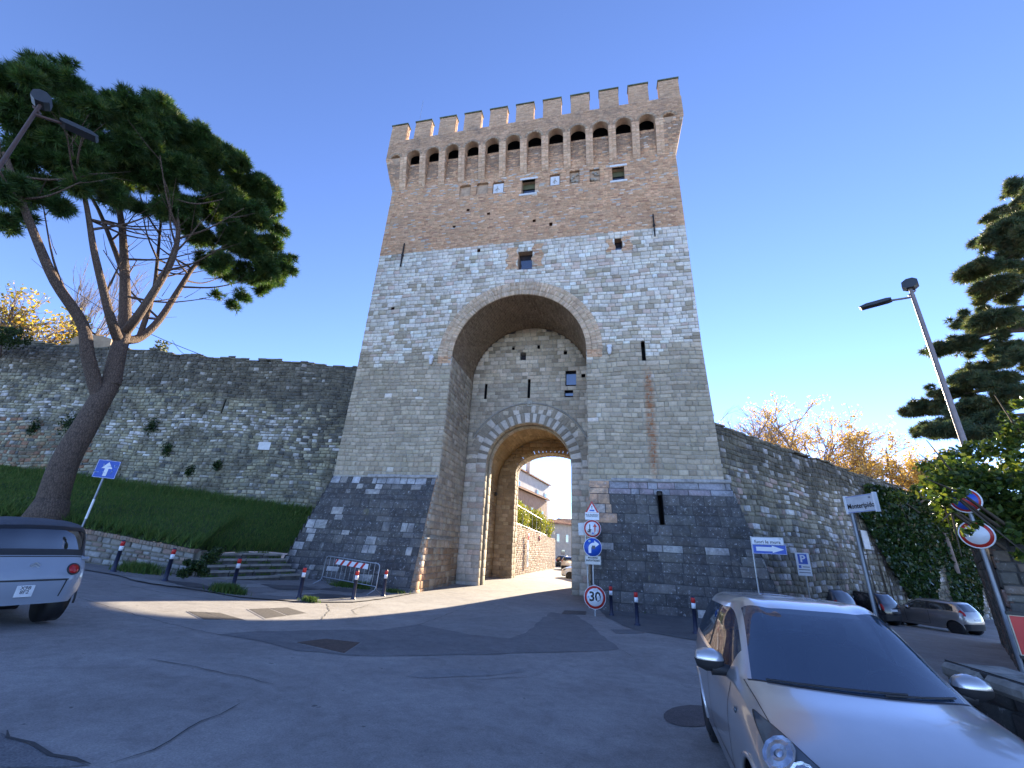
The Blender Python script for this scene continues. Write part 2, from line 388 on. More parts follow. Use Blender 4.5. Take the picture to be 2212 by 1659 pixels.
G=lambda *pp:[tuple(onG(x,y)[:2]) for x,y in pp]
# resurfaced dark asphalt, outline followed from junction to gate
poly_sheet('dark_road_patch',G((823,1361),(903,1349),(1017,1371.6),(1100,1380),(1135,1368),(1170,1337),(1191,1323),(1246,1330),(1271,1347),(1337,1403),(1309,1406),(1135,1411),(927,1417),(800,1418),(640,1407),(560,1385),(470,1371),(560,1364),(700,1362)),M_ASPHD,.006,kind='structure')
poly_sheet('lighter_road_patch',G((1191,1322),(1050,1331),(900,1349),(1017,1371),(1100,1379),(1133,1367),(1170,1336)),asphalt('pale_asphalt_patch',(.235,.225,.212),(.29,.28,.265)),.004,seed=3,kind='structure')
poly_sheet('pavement',G((150,1228),(250,1244),(345,1263),(440,1278),(520,1292),(640,1301),(765,1302),(835,1293),(905,1281),(870,1268),(700,1246),(640,1247),(430,1252),(300,1236),(165,1215)),M_PAVE,.03,seed=5,kind='structure')
poly_sheet('pavement',G((1290,1312),(1310,1335),(1370,1362),(1500,1384),(1700,1400),(1700,1345),(1500,1330),(1400,1321)),asphalt('dark_pavement',(.11,.11,.11),(.16,.16,.155)),.012,seed=6,kind='structure')
M_PALEC=asphalt('pale_broken_concrete',(.27,.265,.25),(.34,.33,.31),.4); M_DARKC=asphalt('dark_broken_asphalt',(.09,.09,.09),(.14,.138,.135),.6)
for i,(pp,mm) in enumerate([(((255,1246),(330,1256),(420,1272),(360,1268),(290,1256)),M_PALEC),(((545,1286),(640,1292),(720,1290),(690,1284),(600,1280)),M_PALEC),(((470,1268),(560,1272),(620,1268),(560,1262)),M_PALEC),(((690,1276),(780,1284),(800,1278),(720,1270)),M_DARKC),(((340,1254),(430,1264),(470,1276),(400,1270)),M_DARKC),(((560,1264),(650,1268),(690,1276),(600,1276)),M_DARKC),(((640,1290),(740,1296),(760,1290),(690,1285)),M_DARKC)]):
    poly_sheet('broken_pavement_patch',G(*pp),mm,.036+.002*i,step=.2,jag=.07,seed=50+i,kind='structure')
M_CRACK=plain('crack_dirt',(.06,.058,.055),.95)
for i,(pp,w) in enumerate([(((165,1290),(330,1340),(480,1375)),.03),(((600,1390),(690,1393)),.04),(((0,1582),(60,1608),(110,1632),(200,1652)),.06),(((240,1653),(330,1625),(440,1560),(520,1520)),.03),(((330,1425),(470,1452),(590,1480)),.035),
    (((690,1340),(712,1320),(705,1305)),.05),(((770,1328),(760,1318),(800,1306)),.04),(((260,1262),(345,1280),(430,1292),(560,1300),(640,1303)),.05),(((520,1283),(600,1282),(690,1268)),.04),(((430,1278),(470,1265),(560,1262)),.04),(((900,1352),(960,1330),(1010,1310)),.03),(((1337,1403),(1375,1423)),.02),(((1020,1470),(1150,1464)),.03)]):
    strip('road_crack',G(*pp),w*.38,M_CRACK,.011 if i not in (8,9) else .04,seed=i,parent=road)
poly_sheet('worn_road_marking',G((900,1452),(1010,1447),(1130,1446),(1135,1452),(1000,1462),(920,1466),(880,1462)),asphalt('worn_marking',(.23,.225,.22),(.28,.275,.265),.5),.005,seed=9,jag=.08,kind='structure')
# ---------------------------------------------------------------- gate tower
RG=random.Random(7)
tower=empty('gate_tower',(-4.4,0,0),0,'tall medieval stone and brick gate tower with battlements and a deep arched passage','gate tower')
def tp(name,me,**k):                       # part of the tower, geometry given in world coordinates
    o=obj(name,me,tower,**k); o.location=(4.4,0,0); return o
TB=[];TBACK={}
def tback(key,vf): TBACK.setdefault(key,[]).append(vf)
AX,AR,ASP=-4.36,3.69,11.85                 # outer arch
IX,IR,ISP=-4.27,2.52,6.6                   # striped portal
LB,RB=-8.05,-.67                           # recess sides
def Lx(z): return float(np.interp(z,[0,5.2,12,25],[-14.05,-13.98,-13.82,-13.80]))
def Rx(z): return float(np.interp(z,[0,5.2,12,25],[5.3,5.15,4.95,4.86]))
def wv(u,v): return .03*np.sin(u*.8+v*1.1)+.018*np.sin(u*2.3-v*.7)
def front(d0=0.): return lambda u,v,d: np.c_[u,np.zeros_like(u)-d-d0,v+wv(u,v)*np.clip((19.1-v)/2,0,1)*np.clip((v-5.2)/1,0,1)]
def facing_px(X): return lambda u,v,d: np.c_[np.zeros_like(u)+X+d,u,v]
def facing_nx(X): return lambda u,v,d: np.c_[np.zeros_like(u)+X-d,-u,v]
def facing_ny(Y): return lambda u,v,d: np.c_[u,np.zeros_like(u)+Y-d,v]
WINS=[(-4.57,-3.71,23.05,24.2,'window'),(1.10,1.82,23.2,24.3,'window'),(-4.57,-3.71,17.25,18.6,'window'),(1.03,1.45,17.95,18.9,'window')]
NICH=[(-8.80,-8.05,23.5,24.45),(-7.63,-6.85,23.5,24.45),(-6.51,-5.77,23.4,24.4),(-2.76,-2.12,23.45,24.4),(-1.51,-.90,23.45,24.5),(-.27,.34,23.35,24.4)]
SLIT=[(2.08,2.26,11.1,12.12)]
PUT=[(-8.06,22.26),(-6.65,21.76),(-8.88,21.09),(-3.68,20.78),(-2.65,20.39),(-7.07,18.92),(-12.2,15.2),(3.1,14.1)]
def rect_holes(v,rects): return [(r[0],r[1]) for r in rects if r[2]<=v<=r[3]]
def front_iv(v):
    iv=[(Lx(v),Rx(v))]; h=arch_half(v,ASP,AR if v<ASP else AR+.45)
    holes=rect_holes(v,WINS+SLIT)+rect_holes(v,[(x-.09,x+.09,z-.09,z+.09) for x,z in PUT])
    if h>0: holes.append((AX-h,AX+h) if v>ASP else (LB,RB))
    return minus(iv,holes)
def front_iv_b(v): return minus(front_iv(v),rect_holes(v,NICH))
OL=(.45,.375,.27);OL2=(.34,.28,.20);PALE=(.76,.69,.58);PALE2=(.83,.77,.67);PINK=(.66,.52,.42);TAN=(.57,.475,.355)
def col_front(u,v,w):
    edge=11.9+.5*math.sin(u*1.7)+.3*math.sin(u*4.1)
    if v>edge:
        dark=.05+.26*max(0,math.sin(u*.9+v*.8)*math.sin(v*1.3+u*.35))+ (.09 if v<15.5 else 0)
        return pick(RG,[(dark,(.50,.43,.32)),(dark*.4,OL),(.5,PALE),(.25,PALE2),(.12,(.69,.61,.51)),(.07,PINK)])
    return pick(RG,[(.5,OL),(.12,(.39,.325,.235)),(.34,(.52,.435,.32)),(.015,PALE)])
V,C,bk=masonry(front(),5.2,19.3,front_iv,(.16,.30),(.22,.56),col_front,RG,gap=.016,dep=(.003,.04),jit=.014)
TB.append((V,C,0)); tback('p',bk)
BR=[(.4,(.68,.42,.25)),(.3,(.72,.465,.285)),(.2,(.63,.37,.215)),(.06,(.48,.265,.165)),(.03,(.74,.62,.50))]
def col_brick(u,v,w):
    if 24.2<v<24.9 and RG.random()<.12: return (.58,.55,.49)
    if 25.3<v<26.9 and abs(RG.gauss(0,1))<(v-25.0)*.8: return pick(RG,[(.5,(.44,.29,.19)),(.5,(.38,.27,.19))])  # darker panel brick: grey stains plus painted shade between the corbels
    if RG.random()<.03*(1+math.sin(u*1.3)*math.sin(v*2.1)): return (.55,.51,.45)
    return pick(RG,BR)
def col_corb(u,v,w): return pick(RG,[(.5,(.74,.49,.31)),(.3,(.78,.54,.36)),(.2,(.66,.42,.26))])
def biv(v): return front_iv_b(v)
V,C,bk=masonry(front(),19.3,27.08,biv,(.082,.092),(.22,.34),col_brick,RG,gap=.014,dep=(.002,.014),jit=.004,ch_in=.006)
TB.append((V,C,1)); tback('b',bk)
# brick collars round the middle windows and the springers
for (x0,x1,z0,z1) in [(-5.25,-4.6,17.3,18.9),(-3.68,-3.1,17.4,19.0),(.62,1.0,17.9,18.8),(1.48,1.95,17.9,18.9)]:
    V,C,_=masonry(front(.035),z0,z1,lambda v,x0=x0,x1=x1:[(x0+.1*math.sin(v*9),x1+.08*math.sin(v*7))],(.082,.092),(.22,.34),col_brick,RG,gap=.012,dep=(.004,.016),jit=.004,ch_in=.006); TB.append((V,C,1))
# brick ring of the outer arch
def polar(cx,cz,r0,Y): return lambda u,v,d: np.c_[cx-np.cos(u/4.1)*(r0+v),np.zeros_like(u)+Y-d,cz+np.sin(u/4.1)*(r0+v)]
V,C,_=masonry(polar(AX,ASP,AR-.01,-.02),0,.86,lambda v:[(0,4.1*math.pi)],(.27,.30),(.075,.085),lambda u,v,w:pick(RG,[(.5,(.66,.49,.33)),(.3,(.70,.54,.385)),(.2,(.58,.41,.27))]),RG,gap=.012,dep=(.02,.05),jit=.003,ch_in=.006); TB.append((V,C,1))
for sx in (LB-.82,RB+.02):
    V,C,_=masonry(front(.03),ASP-.42,ASP,lambda v,sx=sx:[(sx,sx+.78)],(.082,.092),(.22,.34),col_brick,RG,gap=.012,dep=(.004,.02),jit=.004,ch_in=.006); TB.append((V,C,1))
# recess: side walls, vault, back wall
def rec_side(v): return [(-1.62+.31*v if v<5.2 else 0,4.0)]
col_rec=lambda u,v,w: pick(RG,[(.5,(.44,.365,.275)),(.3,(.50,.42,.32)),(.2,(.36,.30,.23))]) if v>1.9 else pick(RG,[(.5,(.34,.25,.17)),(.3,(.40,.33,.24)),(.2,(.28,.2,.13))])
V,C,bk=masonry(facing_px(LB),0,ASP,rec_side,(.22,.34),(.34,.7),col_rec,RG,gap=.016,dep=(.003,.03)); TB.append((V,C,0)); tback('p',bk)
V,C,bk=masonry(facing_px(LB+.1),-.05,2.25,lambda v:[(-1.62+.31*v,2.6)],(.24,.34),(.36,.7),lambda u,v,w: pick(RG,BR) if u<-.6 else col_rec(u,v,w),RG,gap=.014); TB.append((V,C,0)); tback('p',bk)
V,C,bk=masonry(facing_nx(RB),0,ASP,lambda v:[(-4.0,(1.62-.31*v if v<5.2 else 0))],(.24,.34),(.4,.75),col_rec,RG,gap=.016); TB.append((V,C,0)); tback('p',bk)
ledge=MB().box(LB+.02,LB+.16,-.95,2.6,2.25,2.31); tp('plinth_ledge',newmesh('plinth_ledge',ledge.V,ledge.F,M_MORT))
def vault(cx,cz,r): return lambda u,v,d: np.c_[cx+np.cos(v/r)*(r-d),u,cz+np.sin(v/r)*(r-d)]
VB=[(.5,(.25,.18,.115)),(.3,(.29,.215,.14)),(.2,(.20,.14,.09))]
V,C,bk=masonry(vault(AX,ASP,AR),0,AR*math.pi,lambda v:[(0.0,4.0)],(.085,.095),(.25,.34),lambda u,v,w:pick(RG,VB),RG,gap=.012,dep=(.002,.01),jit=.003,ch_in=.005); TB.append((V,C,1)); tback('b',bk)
RW=[(-5.0,-4.63,13.24,13.75),(-2.09,-1.45,11.47,12.51),(-2.15,-1.64,10.76,11.22),(-7.2,-7.06,10.66,11.72),(-4.43,-4.28,10.76,11.92),(-5.56,-5.4,14.05,14.2),(-3.9,-3.74,14.1,14.25),(-2.2,-2.0,13.6,13.72),(-5.25,-5.05,12.13,12.25),(-1.12,-.9,12.0,12.15)]
def back_iv(v):
    iv=[(LB,RB)]
    if v>ASP:
        h=arch_half(v,ASP,AR); iv=[(AX-h,AX+h)] if h>0 else []
    holes=rect_holes(v,RW)
    h=arch_half(v,ISP,3.4)
    if v>ISP and h>0: holes.append((IX-h,IX+h))
    return minus(iv,holes)
col_back=lambda u,v,w: pick(RG,[(.5,(.62,.50,.36)),(.25,(.68,.57,.44)),(.15,(.47,.38,.27)),(.1,(.37,.30,.21))]) if v>11.6 else pick(RG,[(.5,(.49,.41,.31)),(.3,(.55,.47,.36)),(.2,(.41,.34,.255))])
V,C,bk=masonry(facing_ny(4.0),ISP,15.56,back_iv,(.2,.32),(.28,.6),col_back,RG,gap=.016,dep=(.002,.03)); TB.append((V,C,0)); tback('p',bk)
# jambs of the portal
col_j=lambda u,v,w: pick(RG,[(.45,(.56,.49,.40)),(.25,(.63,.56,.47)),(.2,(.44,.385,.30)),(.1,(.52,.40,.32))])
def jamb_iv(v): return [(LB,IX-IR),(IX+IR,RB)]
for iv_ in jamb_iv(0):
    V,C,bk=masonry(facing_ny(4.0),-.05,ISP,lambda v,iv_=iv_:[iv_],(.24,.36),(.35,.62),col_j,RG,gap=.014,dep=(.003,.03)); TB.append((V,C,0)); tback('p',bk)
# portal reveals: two orders with a groove between
MORD=[(4.0,4.5,IR),(4.5,4.62,IR+.1),(4.62,5.2,IR-.06)]
for (y0,y1,r) in MORD:
    colr=(lambda u,v,w: pick(RG,[(.6,(.52,.46,.36)),(.4,(.46,.40,.31))]))
    for s in (-1,1):
        Pm=facing_px(IX-r) if s<0 else facing_nx(IX+r)
        V,C,bk=masonry(Pm,-.05,ISP,lambda v,y0=y0,y1=y1,s=s:[((y0,y1) if s<0 else (-y1,-y0))],(.4,.6),(1,1),colr,RG,gap=.012,dep=(.002,.012)); TB.append((V,C,2)); tback('i',bk)
    V,C,bk=masonry(vault(IX,ISP,r),0,r*math.pi,lambda v,y0=y0,y1=y1:[(y0,y1)],(.3,.42),(1,1),colr,RG,gap=.012,dep=(.002,.012)); TB.append((V,C,2)); tback('i',bk)
for (a,b,Y) in [(IR,IR+.1,4.5),(IR-.06,IR+.1,4.62),(IR-.06,3.7,5.2)]:   # small step faces between the orders
    mb=MB(); n=24
    for k in range(n):
        t0,t1=math.pi*k/n,math.pi*(k+1)/n
        mb.add([(IX+math.cos(t)*r,Y,ISP+math.sin(t)*r) for t,r in ((t0,a),(t1,a),(t1,b),(t0,b))],[(0,1,2,3)])
    for s in (-1,1): mb.add([(IX+s*a,Y,-.05),(IX+s*b,Y,-.05),(IX+s*b,Y,ISP),(IX+s*a,Y,ISP)],[(0,1,2,3)])
    TBACK.setdefault('i',[]).append((np.array(mb.V),mb.F))
# passage chamber
CX,CR,CSP=-4.27,3.7,6.35
col_p=lambda u,v,w: pick(RG,[(.5,(.40,.31,.20)),(.3,(.46,.37,.25)),(.2,(.33,.25,.16))])
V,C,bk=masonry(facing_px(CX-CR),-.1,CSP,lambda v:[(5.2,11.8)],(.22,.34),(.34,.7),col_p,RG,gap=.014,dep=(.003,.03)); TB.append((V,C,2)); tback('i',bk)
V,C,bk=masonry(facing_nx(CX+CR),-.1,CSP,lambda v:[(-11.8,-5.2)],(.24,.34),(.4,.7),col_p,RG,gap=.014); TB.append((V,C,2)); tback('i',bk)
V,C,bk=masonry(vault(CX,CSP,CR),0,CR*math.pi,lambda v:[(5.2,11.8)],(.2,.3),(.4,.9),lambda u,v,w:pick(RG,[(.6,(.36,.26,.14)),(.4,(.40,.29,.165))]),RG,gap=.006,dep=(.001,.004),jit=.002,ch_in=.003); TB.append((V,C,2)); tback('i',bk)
FX,FR,FSP,FRISE=-3.9,2.7,7.45,1.5
def far_iv(v):
    h=arch_half(v,CSP,CR); iv=[(CX-h,CX+h)] if h>0 else []
    g=FR if v<FSP else (arch_half(v,FSP,FR+.35,FRISE+.35))
    if g>0: iv=minus(iv,[(FX-g,FX+g)])
    return iv
V,C,bk=masonry(facing_ny(11.8),-.1,10.0,far_iv,(.22,.34),(.3,.62),col_p,RG,gap=.014,dep=(.003,.03)); TB.append((V,C,2)); tback('i',bk)
def ell(cx,cz,r,rise,Y,D): return lambda u,v,d: np.c_[cx-np.cos(u)*(r+v),np.zeros_like(u)+Y-d,cz+np.sin(u)*(rise+v)]
V,C,_=masonry(ell(FX,FSP,FR,FRISE,11.78,0),0,.45,lambda v:[(0,math.pi)],(.45,.46),(.085,.12),lambda u,v,w:pick(RG,[(.6,(.46,.38,.26)),(.4,(.38,.30,.2))]),RG,gap=.006,dep=(.01,.03),jit=.002); TB.append((V,C,2))
for s in (-1,1):
    V,C,bk=masonry(facing_px(FX-FR) if s<0 else facing_nx(FX+FR),-.15,FSP,lambda v,s=s:[(11.75,13.2) if s<0 else (-13.2,-11.75)],(.3,.45),(.5,.9),col_p,RG,gap=.012,dep=(.002,.015)); TB.append((V,C,2)); tback('i',bk)
vf=lambda u,v,d: np.c_[FX+np.cos(v)*(FR-d),u,FSP+np.sin(v)*(FRISE-d)]
V,C,bk=masonry(vf,0,math.pi,lambda v:[(11.75,13.2)],(.1,.15),(.5,.9),col_p,RG,gap=.006,dep=(.002,.01),jit=.002,ch_in=.004); TB.append((V,C,2)); tback('i',bk)
# tower sides and rear (seen edge-on only), closed so that no light leaks in
V,C,bk=masonry(facing_nx(-13.8),0,24.8,lambda v:[(-13.2,0)],(.5,.7),(.8,1.4),col_front,RG,gap=.02); TB.append((V,C,0)); tback('p',bk)
V,C,bk=masonry(facing_px(4.86),0,24.8,lambda v:[(0.0,13.2)],(.5,.7),(.8,1.4),col_front,RG,gap=.02); TB.append((V,C,0)); tback('p',bk)
def rear_iv(v):
    g=FR+.25 if v<FSP else arch_half(v,FSP,FR+.4,FRISE+.45)
    return minus([(-4.86,13.8)],[(-FX-g,-FX+g)] if g>0 else [])
V,C,bk=masonry(lambda u,v,d: np.c_[-u,np.zeros_like(u)+13.2+d,v],-.15,28.6,rear_iv,(.45,.6),(.7,1.3),col_front,RG,gap=.02); TB.append((V,C,0)); tback('p',bk)
roof=MB().box(-14.3,5.35,-.1,13.1,28.3,28.45); tp('roof_slab',newmesh('roof_slab',roof.V,roof.F,M_MORTB))
# ---- machicolation
O=.6; ZC0,ZC1,ZP=24.72,27.2,28.9
ARCS=[-12.79+1.42*k for k in range(12)]; AW=.97
piers=[(-13.28,-12.79)]+[(a+AW,a+1.42) for a in ARCS[:-1]]+[(ARCS[-1]+AW,ARCS[-1]+AW+.47)]
def incl(u,v,d): return np.c_[u,-O*np.clip((v-ZC0)/(ZC1-ZC0),0,1)**.72-d,v]
for i,(a,b) in enumerate(piers):
    mb=MB().add([(x,(-O+.02)*k**.72,ZC0+(ZC1-ZC0)*k) for k in (0,.15,.4,.7,1) for x in (a,b)]+[(a,.02,ZC1+.5),(b,.02,ZC1+.5),(a,-O+.02,ZC1+.5),(b,-O+.02,ZC1+.5)],[(0,2,4,6,8,12,10),(1,11,13,9,7,5,3),(8,9,13,12)]+[(2*k,2*k+1,2*k+3,2*k+2) for k in range(4)])
    tp('corbel',newmesh('corbel',mb.V,mb.F,M_MORTB))
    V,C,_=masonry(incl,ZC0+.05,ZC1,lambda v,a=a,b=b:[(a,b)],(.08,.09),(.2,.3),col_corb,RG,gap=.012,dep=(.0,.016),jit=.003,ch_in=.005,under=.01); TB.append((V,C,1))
    for s,P_ in ((a,facing_nx(a)),(b,facing_px(b))):
        V,C,_=masonry(P_,ZC0+.3,ZC1+.1,lambda v,s=s,a=a:[((0,O*min(1,(v-ZC0)/(ZC1-ZC0))**.72) if s==a else (-O*min(1,(v-ZC0)/(ZC1-ZC0))**.72,0))],(.082,.092),(.2,.3),col_brick,RG,gap=.012,dep=(.001,.006),jit=.002,ch_in=.004,under=.01); TB.append((V,C,1))
def par_iv(v):
    h=arch_half(v,ZC1,AW/2); iv=[(-13.8-O,4.86+O)]
    if h>0: iv=minus(iv,[(a+AW/2-h,a+AW/2+h) for a in ARCS])
    h2=arch_half(v,ZC1-.05,.36)
    if h2>0: iv=minus(iv,[(-13.67-h2,-13.67+h2),(4.62-h2,4.62+h2)])
    return iv
V,C,bk=masonry(front(O),ZC1-.02,ZP,par_iv,(.08,.09),(.22,.34),lambda u,v,w: pick(RG,[(.4,(.56,.36,.225)),(.3,(.60,.40,.26)),(.3,(.50,.325,.21))]),RG,gap=.013,dep=(.002,.014),jit=.004,ch_in=.006); TB.append((V,C,1)); tback('b',bk)
for c_,r_ in [(a+AW/2,AW/2) for a in ARCS]+[(-13.67,.36),(4.62,.36)]:          # arch soffits
    mb=MB(); n=14
    for k in range(n):
        t0,t1=math.pi*k/n,math.pi*(k+1)/n
        mb.add([(c_+math.cos(t)*r_,y,ZC1+math.sin(t)*r_) for t,y in ((t0,-O),(t1,-O),(t1,-.16),(t0,-.16))],[(0,1,2,3)],0,True)
    tp('arch_soffit',newmesh('arch_soffit',mb.V,mb.F,M_MORTB))
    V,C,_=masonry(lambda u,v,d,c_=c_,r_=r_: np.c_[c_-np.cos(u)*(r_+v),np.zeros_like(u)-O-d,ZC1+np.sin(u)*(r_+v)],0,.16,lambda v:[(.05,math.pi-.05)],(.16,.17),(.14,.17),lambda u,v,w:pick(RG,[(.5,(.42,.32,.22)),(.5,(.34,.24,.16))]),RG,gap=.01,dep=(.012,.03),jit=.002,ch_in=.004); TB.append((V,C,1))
# corner brackets: inverted pyramids that carry the overhanging corners
for s,xc,xi in ((-1,-13.8,-13.28),(1,4.86,4.25)):
    xo=xc+s*O
    mb=MB().add([(xc,0,ZC0),(xi,0,ZC0),(xo,-O+.02,ZC1),(xi,-O+.02,ZC1),(xo,0.0,ZC1),(xc,1.4,ZC0),(xo,1.4,ZC1),(xi,0,ZC1+.4)],[(0,1,3,2),(0,2,6,5),(2,3,7,4)])
    tp('corner_bracket',newmesh('corner_bracket',mb.V,mb.F,M_MORTB))
    ccx=-13.67 if s<0 else 4.62
    def civ(v,xc=xc,xi=xi,s=s,ccx=ccx):
        k=(v-ZC0)/(ZC1-ZC0); a=xc+s*O*k; iv=[(min(a,xi),max(a,xi))]
        w=.34*max(0,(k-.82)/.18)**.5
        return minus(iv,[(ccx-w*.9-(.05*s),ccx+w*.9-(.05*s))]) if w>.02 else iv
    V,C,_=masonry(incl,ZC0+.03,ZC1,civ,(.08,.09),(.2,.3),col_brick,RG,gap=.012,dep=(.0,.018),jit=.003,ch_in=.005,under=.01); TB.append((V,C,1))
# parapet body behind the front skin
par=MB().box(-13.8-O,4.86+O,-O+.03,-.16,ZC1+.49,ZP).box(-13.8-O,-13.8-.1,-.16,13.4,ZC1,ZP).box(4.96,4.86+O,-.16,13.4,ZC1,ZP).box(-14.3,5.3,13.21,13.5,ZC1,ZP); tp('parapet',newmesh('parapet',par.V,par.F,M_MORTB))
gallery=MB().box(-14.0,5.1,-.155,.62,ZC1+.75,ZC1+.8).box(-13.75,4.8,.5,.56,26.7,ZC1+.74).box(-13.75,4.8,.01,.5,26.7,26.88); tp('gallery_shade_lining',newmesh('gallery_shade_lining',gallery.V,gallery.F,M_DARK))  # near-black lining paints the shade inside the machicolation slots
V,C,bk=masonry(facing_px(4.86+O),ZC1,ZP,lambda v:[(-O,12.0)],(.09,.1),(.3,.4),col_brick,RG,gap=.013,dep=(.002,.014),jit=.004,ch_in=.006); TB.append((V,C,1))
# merlons
MERW,MERP=1.2,1.864
def merlon(cx,cy,face):
    zt=30.52
    mb=MB()
    if face=='f': x0,x1,y0,y1=cx,cx+MERW,-O+.02,-.12
    elif face=='r': x0,x1,y0,y1=4.98,4.86+O-.02,cy,cy+MERW
    else: x0,x1,y0,y1=-13.8-O+.02,-13.92,cy,cy+MERW
    mb.box(x0,x1,y0,y1,ZP-.05,zt)
    o=tp('merlon',newmesh('merlon',mb.V,mb.F,M_MORTB))
    cp=MB().box(x0-.05,x1+.05,y0-.07,y1+.05,zt,zt+.1,bev=.015); c2=obj('coping',newmesh('coping',cp.V,cp.F,M_COPE),o)
    sel=[]
    if face=='f': sel=[(lambda u,v,d,y0=y0: np.c_[u,np.zeros_like(u)+y0-d,v],x0,x1)]
    sel.append((lambda u,v,d,x1=x1: np.c_[np.zeros_like(u)+x1+d,u,v],y0,y1)); sel.append((lambda u,v,d,x0=x0: np.c_[np.zeros_like(u)+x0-d,-u,v],-y1,-y0))
    for P_,a,b in sel:
        V,C,_=masonry(P_,ZP,zt,lambda v,a=a,b=b:[(a,b)],(.08,.09),(.22,.34),lambda u,v,w: pick(RG,[(.4,(.58,.375,.235)),(.3,(.62,.415,.265)),(.3,(.52,.33,.205))]),RG,gap=.013,dep=(.002,.012),jit=.003,ch_in=.005,under=.01); TB.append((V,C,1))
M_COPE=plain('mossy_coping',(.10,.115,.07),.95,0,.4,4,.5)
for k in range(11): merlon(-14.42+MERP*k,0,'f')
for k in range(1,7): merlon(0,-.6+MERP*k,'r'); merlon(0,-.6+MERP*k,'l')
# ---- sloping foot (batter) of both piers
BZ=5.15
def bat(u,v,d): return np.c_[u,-1.6*(1-v/BZ)-d*.95,v+d*.3]
col_bat=lambda u,v,w: pick(RG,[(.12,(.50,.50,.51))]) if (v>4.75 and RG.random()<.8 and (u<-8 or u>.6)) else pick(RG,[(.5,(.098,.09,.082)),(.25,(.135,.125,.112)),(.1,(.19,.175,.155)),(.085,(.52,.49,.45)),(.05,(.33,.31,.28))])
def bl_iv(v): return [(-13.98-1.05*(1-v/BZ)**1.2,LB-.12)]
V,C,bk=masonry(bat,-.1,BZ,bl_iv,(.24,.46),(.25,.8),col_bat,RG,gap=.006,dep=(.0,.022),jit=.016,ch_in=.02,back=-.008); TB.append((V,C,3)); tback('d',bk)
V,C,bk=masonry(bat,-.1,BZ,lambda v:[(LB-.14,LB+.1 if v<2.25 else LB)],(.085,.1),(.14,.2),lambda u,v,w:pick(RG,[(.5,(.36,.22,.13)),(.3,(.42,.28,.18)),(.2,(.22,.17,.13))]),RG,gap=.012,dep=(.003,.02),jit=.004); TB.append((V,C,1)); tback('b',bk)
def br_iv(v): return minus([(RB+.02*(BZ-v),5.33+1.0*(1-v/BZ)**1.1)],rect_holes(v,[(2.27,2.47,3.3,4.65)]))
col_bat2=lambda u,v,w: pick(RG,BR if v>3.3 else [(1,(.16,.14,.13))]) if u<.35 and v>2.9 else ((pick(RG,[(.5,(.40,.39,.41)),(.5,(.36,.30,.31))])) if v>4.6 else pick(RG,[(.5,(.098,.09,.082)),(.28,(.135,.125,.112)),(.14,(.19,.175,.155)),(.05,(.49,.46,.42))]))
V,C,bk=masonry(bat,-.1,BZ,br_iv,(.24,.48),(.3,1.05),col_bat2,RG,gap=.006,dep=(.0,.022),jit=.016,ch_in=.02,back=-.008); TB.append((V,C,3)); tback('d',bk)
for s,x0,x1 in ((-1,-15.03,-13.98),(1,6.33,5.33)):          # flanks of the foot
    Pf=lambda u,v,d,x0=x0,x1=x1,s=s: np.c_[x0+(x1-x0)*np.clip(v/BZ,0,1)+s*d,(u if s>0 else -u),v]
    V,C,bk=masonry(Pf,-.3,BZ,lambda v,s=s:[(-1.6*(1-max(v,0)/BZ),4.0) if s>0 else (-4.0,1.6*(1-max(v,0)/BZ))],(.3,.45),(.5,.9),col_bat,RG,gap=.014,back=-.03); TB.append((V,C,3)); tback('d',bk)
for xa_,xb_ in ((-13.98,LB),(RB,5.33)):
    capt=MB().box(xa_,xb_,-.03,.1,BZ-.03,BZ+.06); tp('weathering_ledge',newmesh('weathering_ledge',capt.V,capt.F,M_MORT))
for x0,x1 in ((-11.9,LB-.02),(.35,5.4)):
    mb=MB(); n=int((x1-x0)/.8)
    for k in range(n):
        a=x0+(x1-x0)*k/n+.006; b=x0+(x1-x0)*(k+1)/n-.006; dz=RG.uniform(-.01,.01)
        mb.tube([(a,-.06,BZ+.02+dz),(b,-.06,BZ+.02+dz)],.085,10)
    tp('string_course',newmesh('string_course',mb.V,mb.F,plain('weathered_moulding',(.36,.345,.33),.9,0,.35,5,.5)))
# striped voussoirs of the portal: every block a part
ST1=(.66,.59,.51);ST2=(.29,.245,.19)
def voussoirs(r0,r1,Y,n,a0,a1,name,colf,seed):
    rg=random.Random(seed); ed=[a0]; 
    w=[rg.uniform(.8,1.2)*(1.25 if k%2==0 else .85) for k in range(n)]; s=sum(w)
    for x in w: ed.append(ed[-1]+(a1-a0)*x/s)
    for k in range(n):
        t0,t1=ed[k]+.004,ed[k+1]-.004; g=.008; d=rg.uniform(.005,.03)
        def P(t,r,dd): return (IX-math.cos(t)*r,Y-dd,ISP+math.sin(t)*r)
        rr=r1+rg.uniform(-.03,.02)
        q=[(t0,r0+g),(t1,r0+g),(t1,rr-g),(t0,rr-g)]; c=.006
        V=[P(t,r,-.08) for t,r in q]+[P(t,r,d-.01) for t,r in q]+[P(t+(c if i in(0,3) else -c),r+(.012 if i<2 else -.012),d) for i,(t,r) in enumerate(q)]
        V=np.array(V); cc=V.mean(0); cl=colf(k,rg)
        o=obj(name,newmesh(name,V-cc,BFACES,M_STONE,None,np.repeat(np.array(cl)[None],12,0)),tower); o.location=cc+np.array([4.4,0,0])
def shade(c,rg):
    q=rg.uniform(.85,1.12); return tuple(x*q for x in c)
c1=lambda k,rg: shade(ST1 if k%2==0 else ST2,rg)
def c2f(k,rg):
    p=.35 if k<26 else .12
    return shade(ST1 if (k%2==0 and rg.random()<p*2.2) else (.33,.28,.215),rg)
voussoirs(IR,3.12,4.0,39,-.06,math.pi+.06,'voussoir',c1,1)
voussoirs(3.13,3.66,4.0,40,-.1,math.pi+.1,'voussoir',c2f,2)
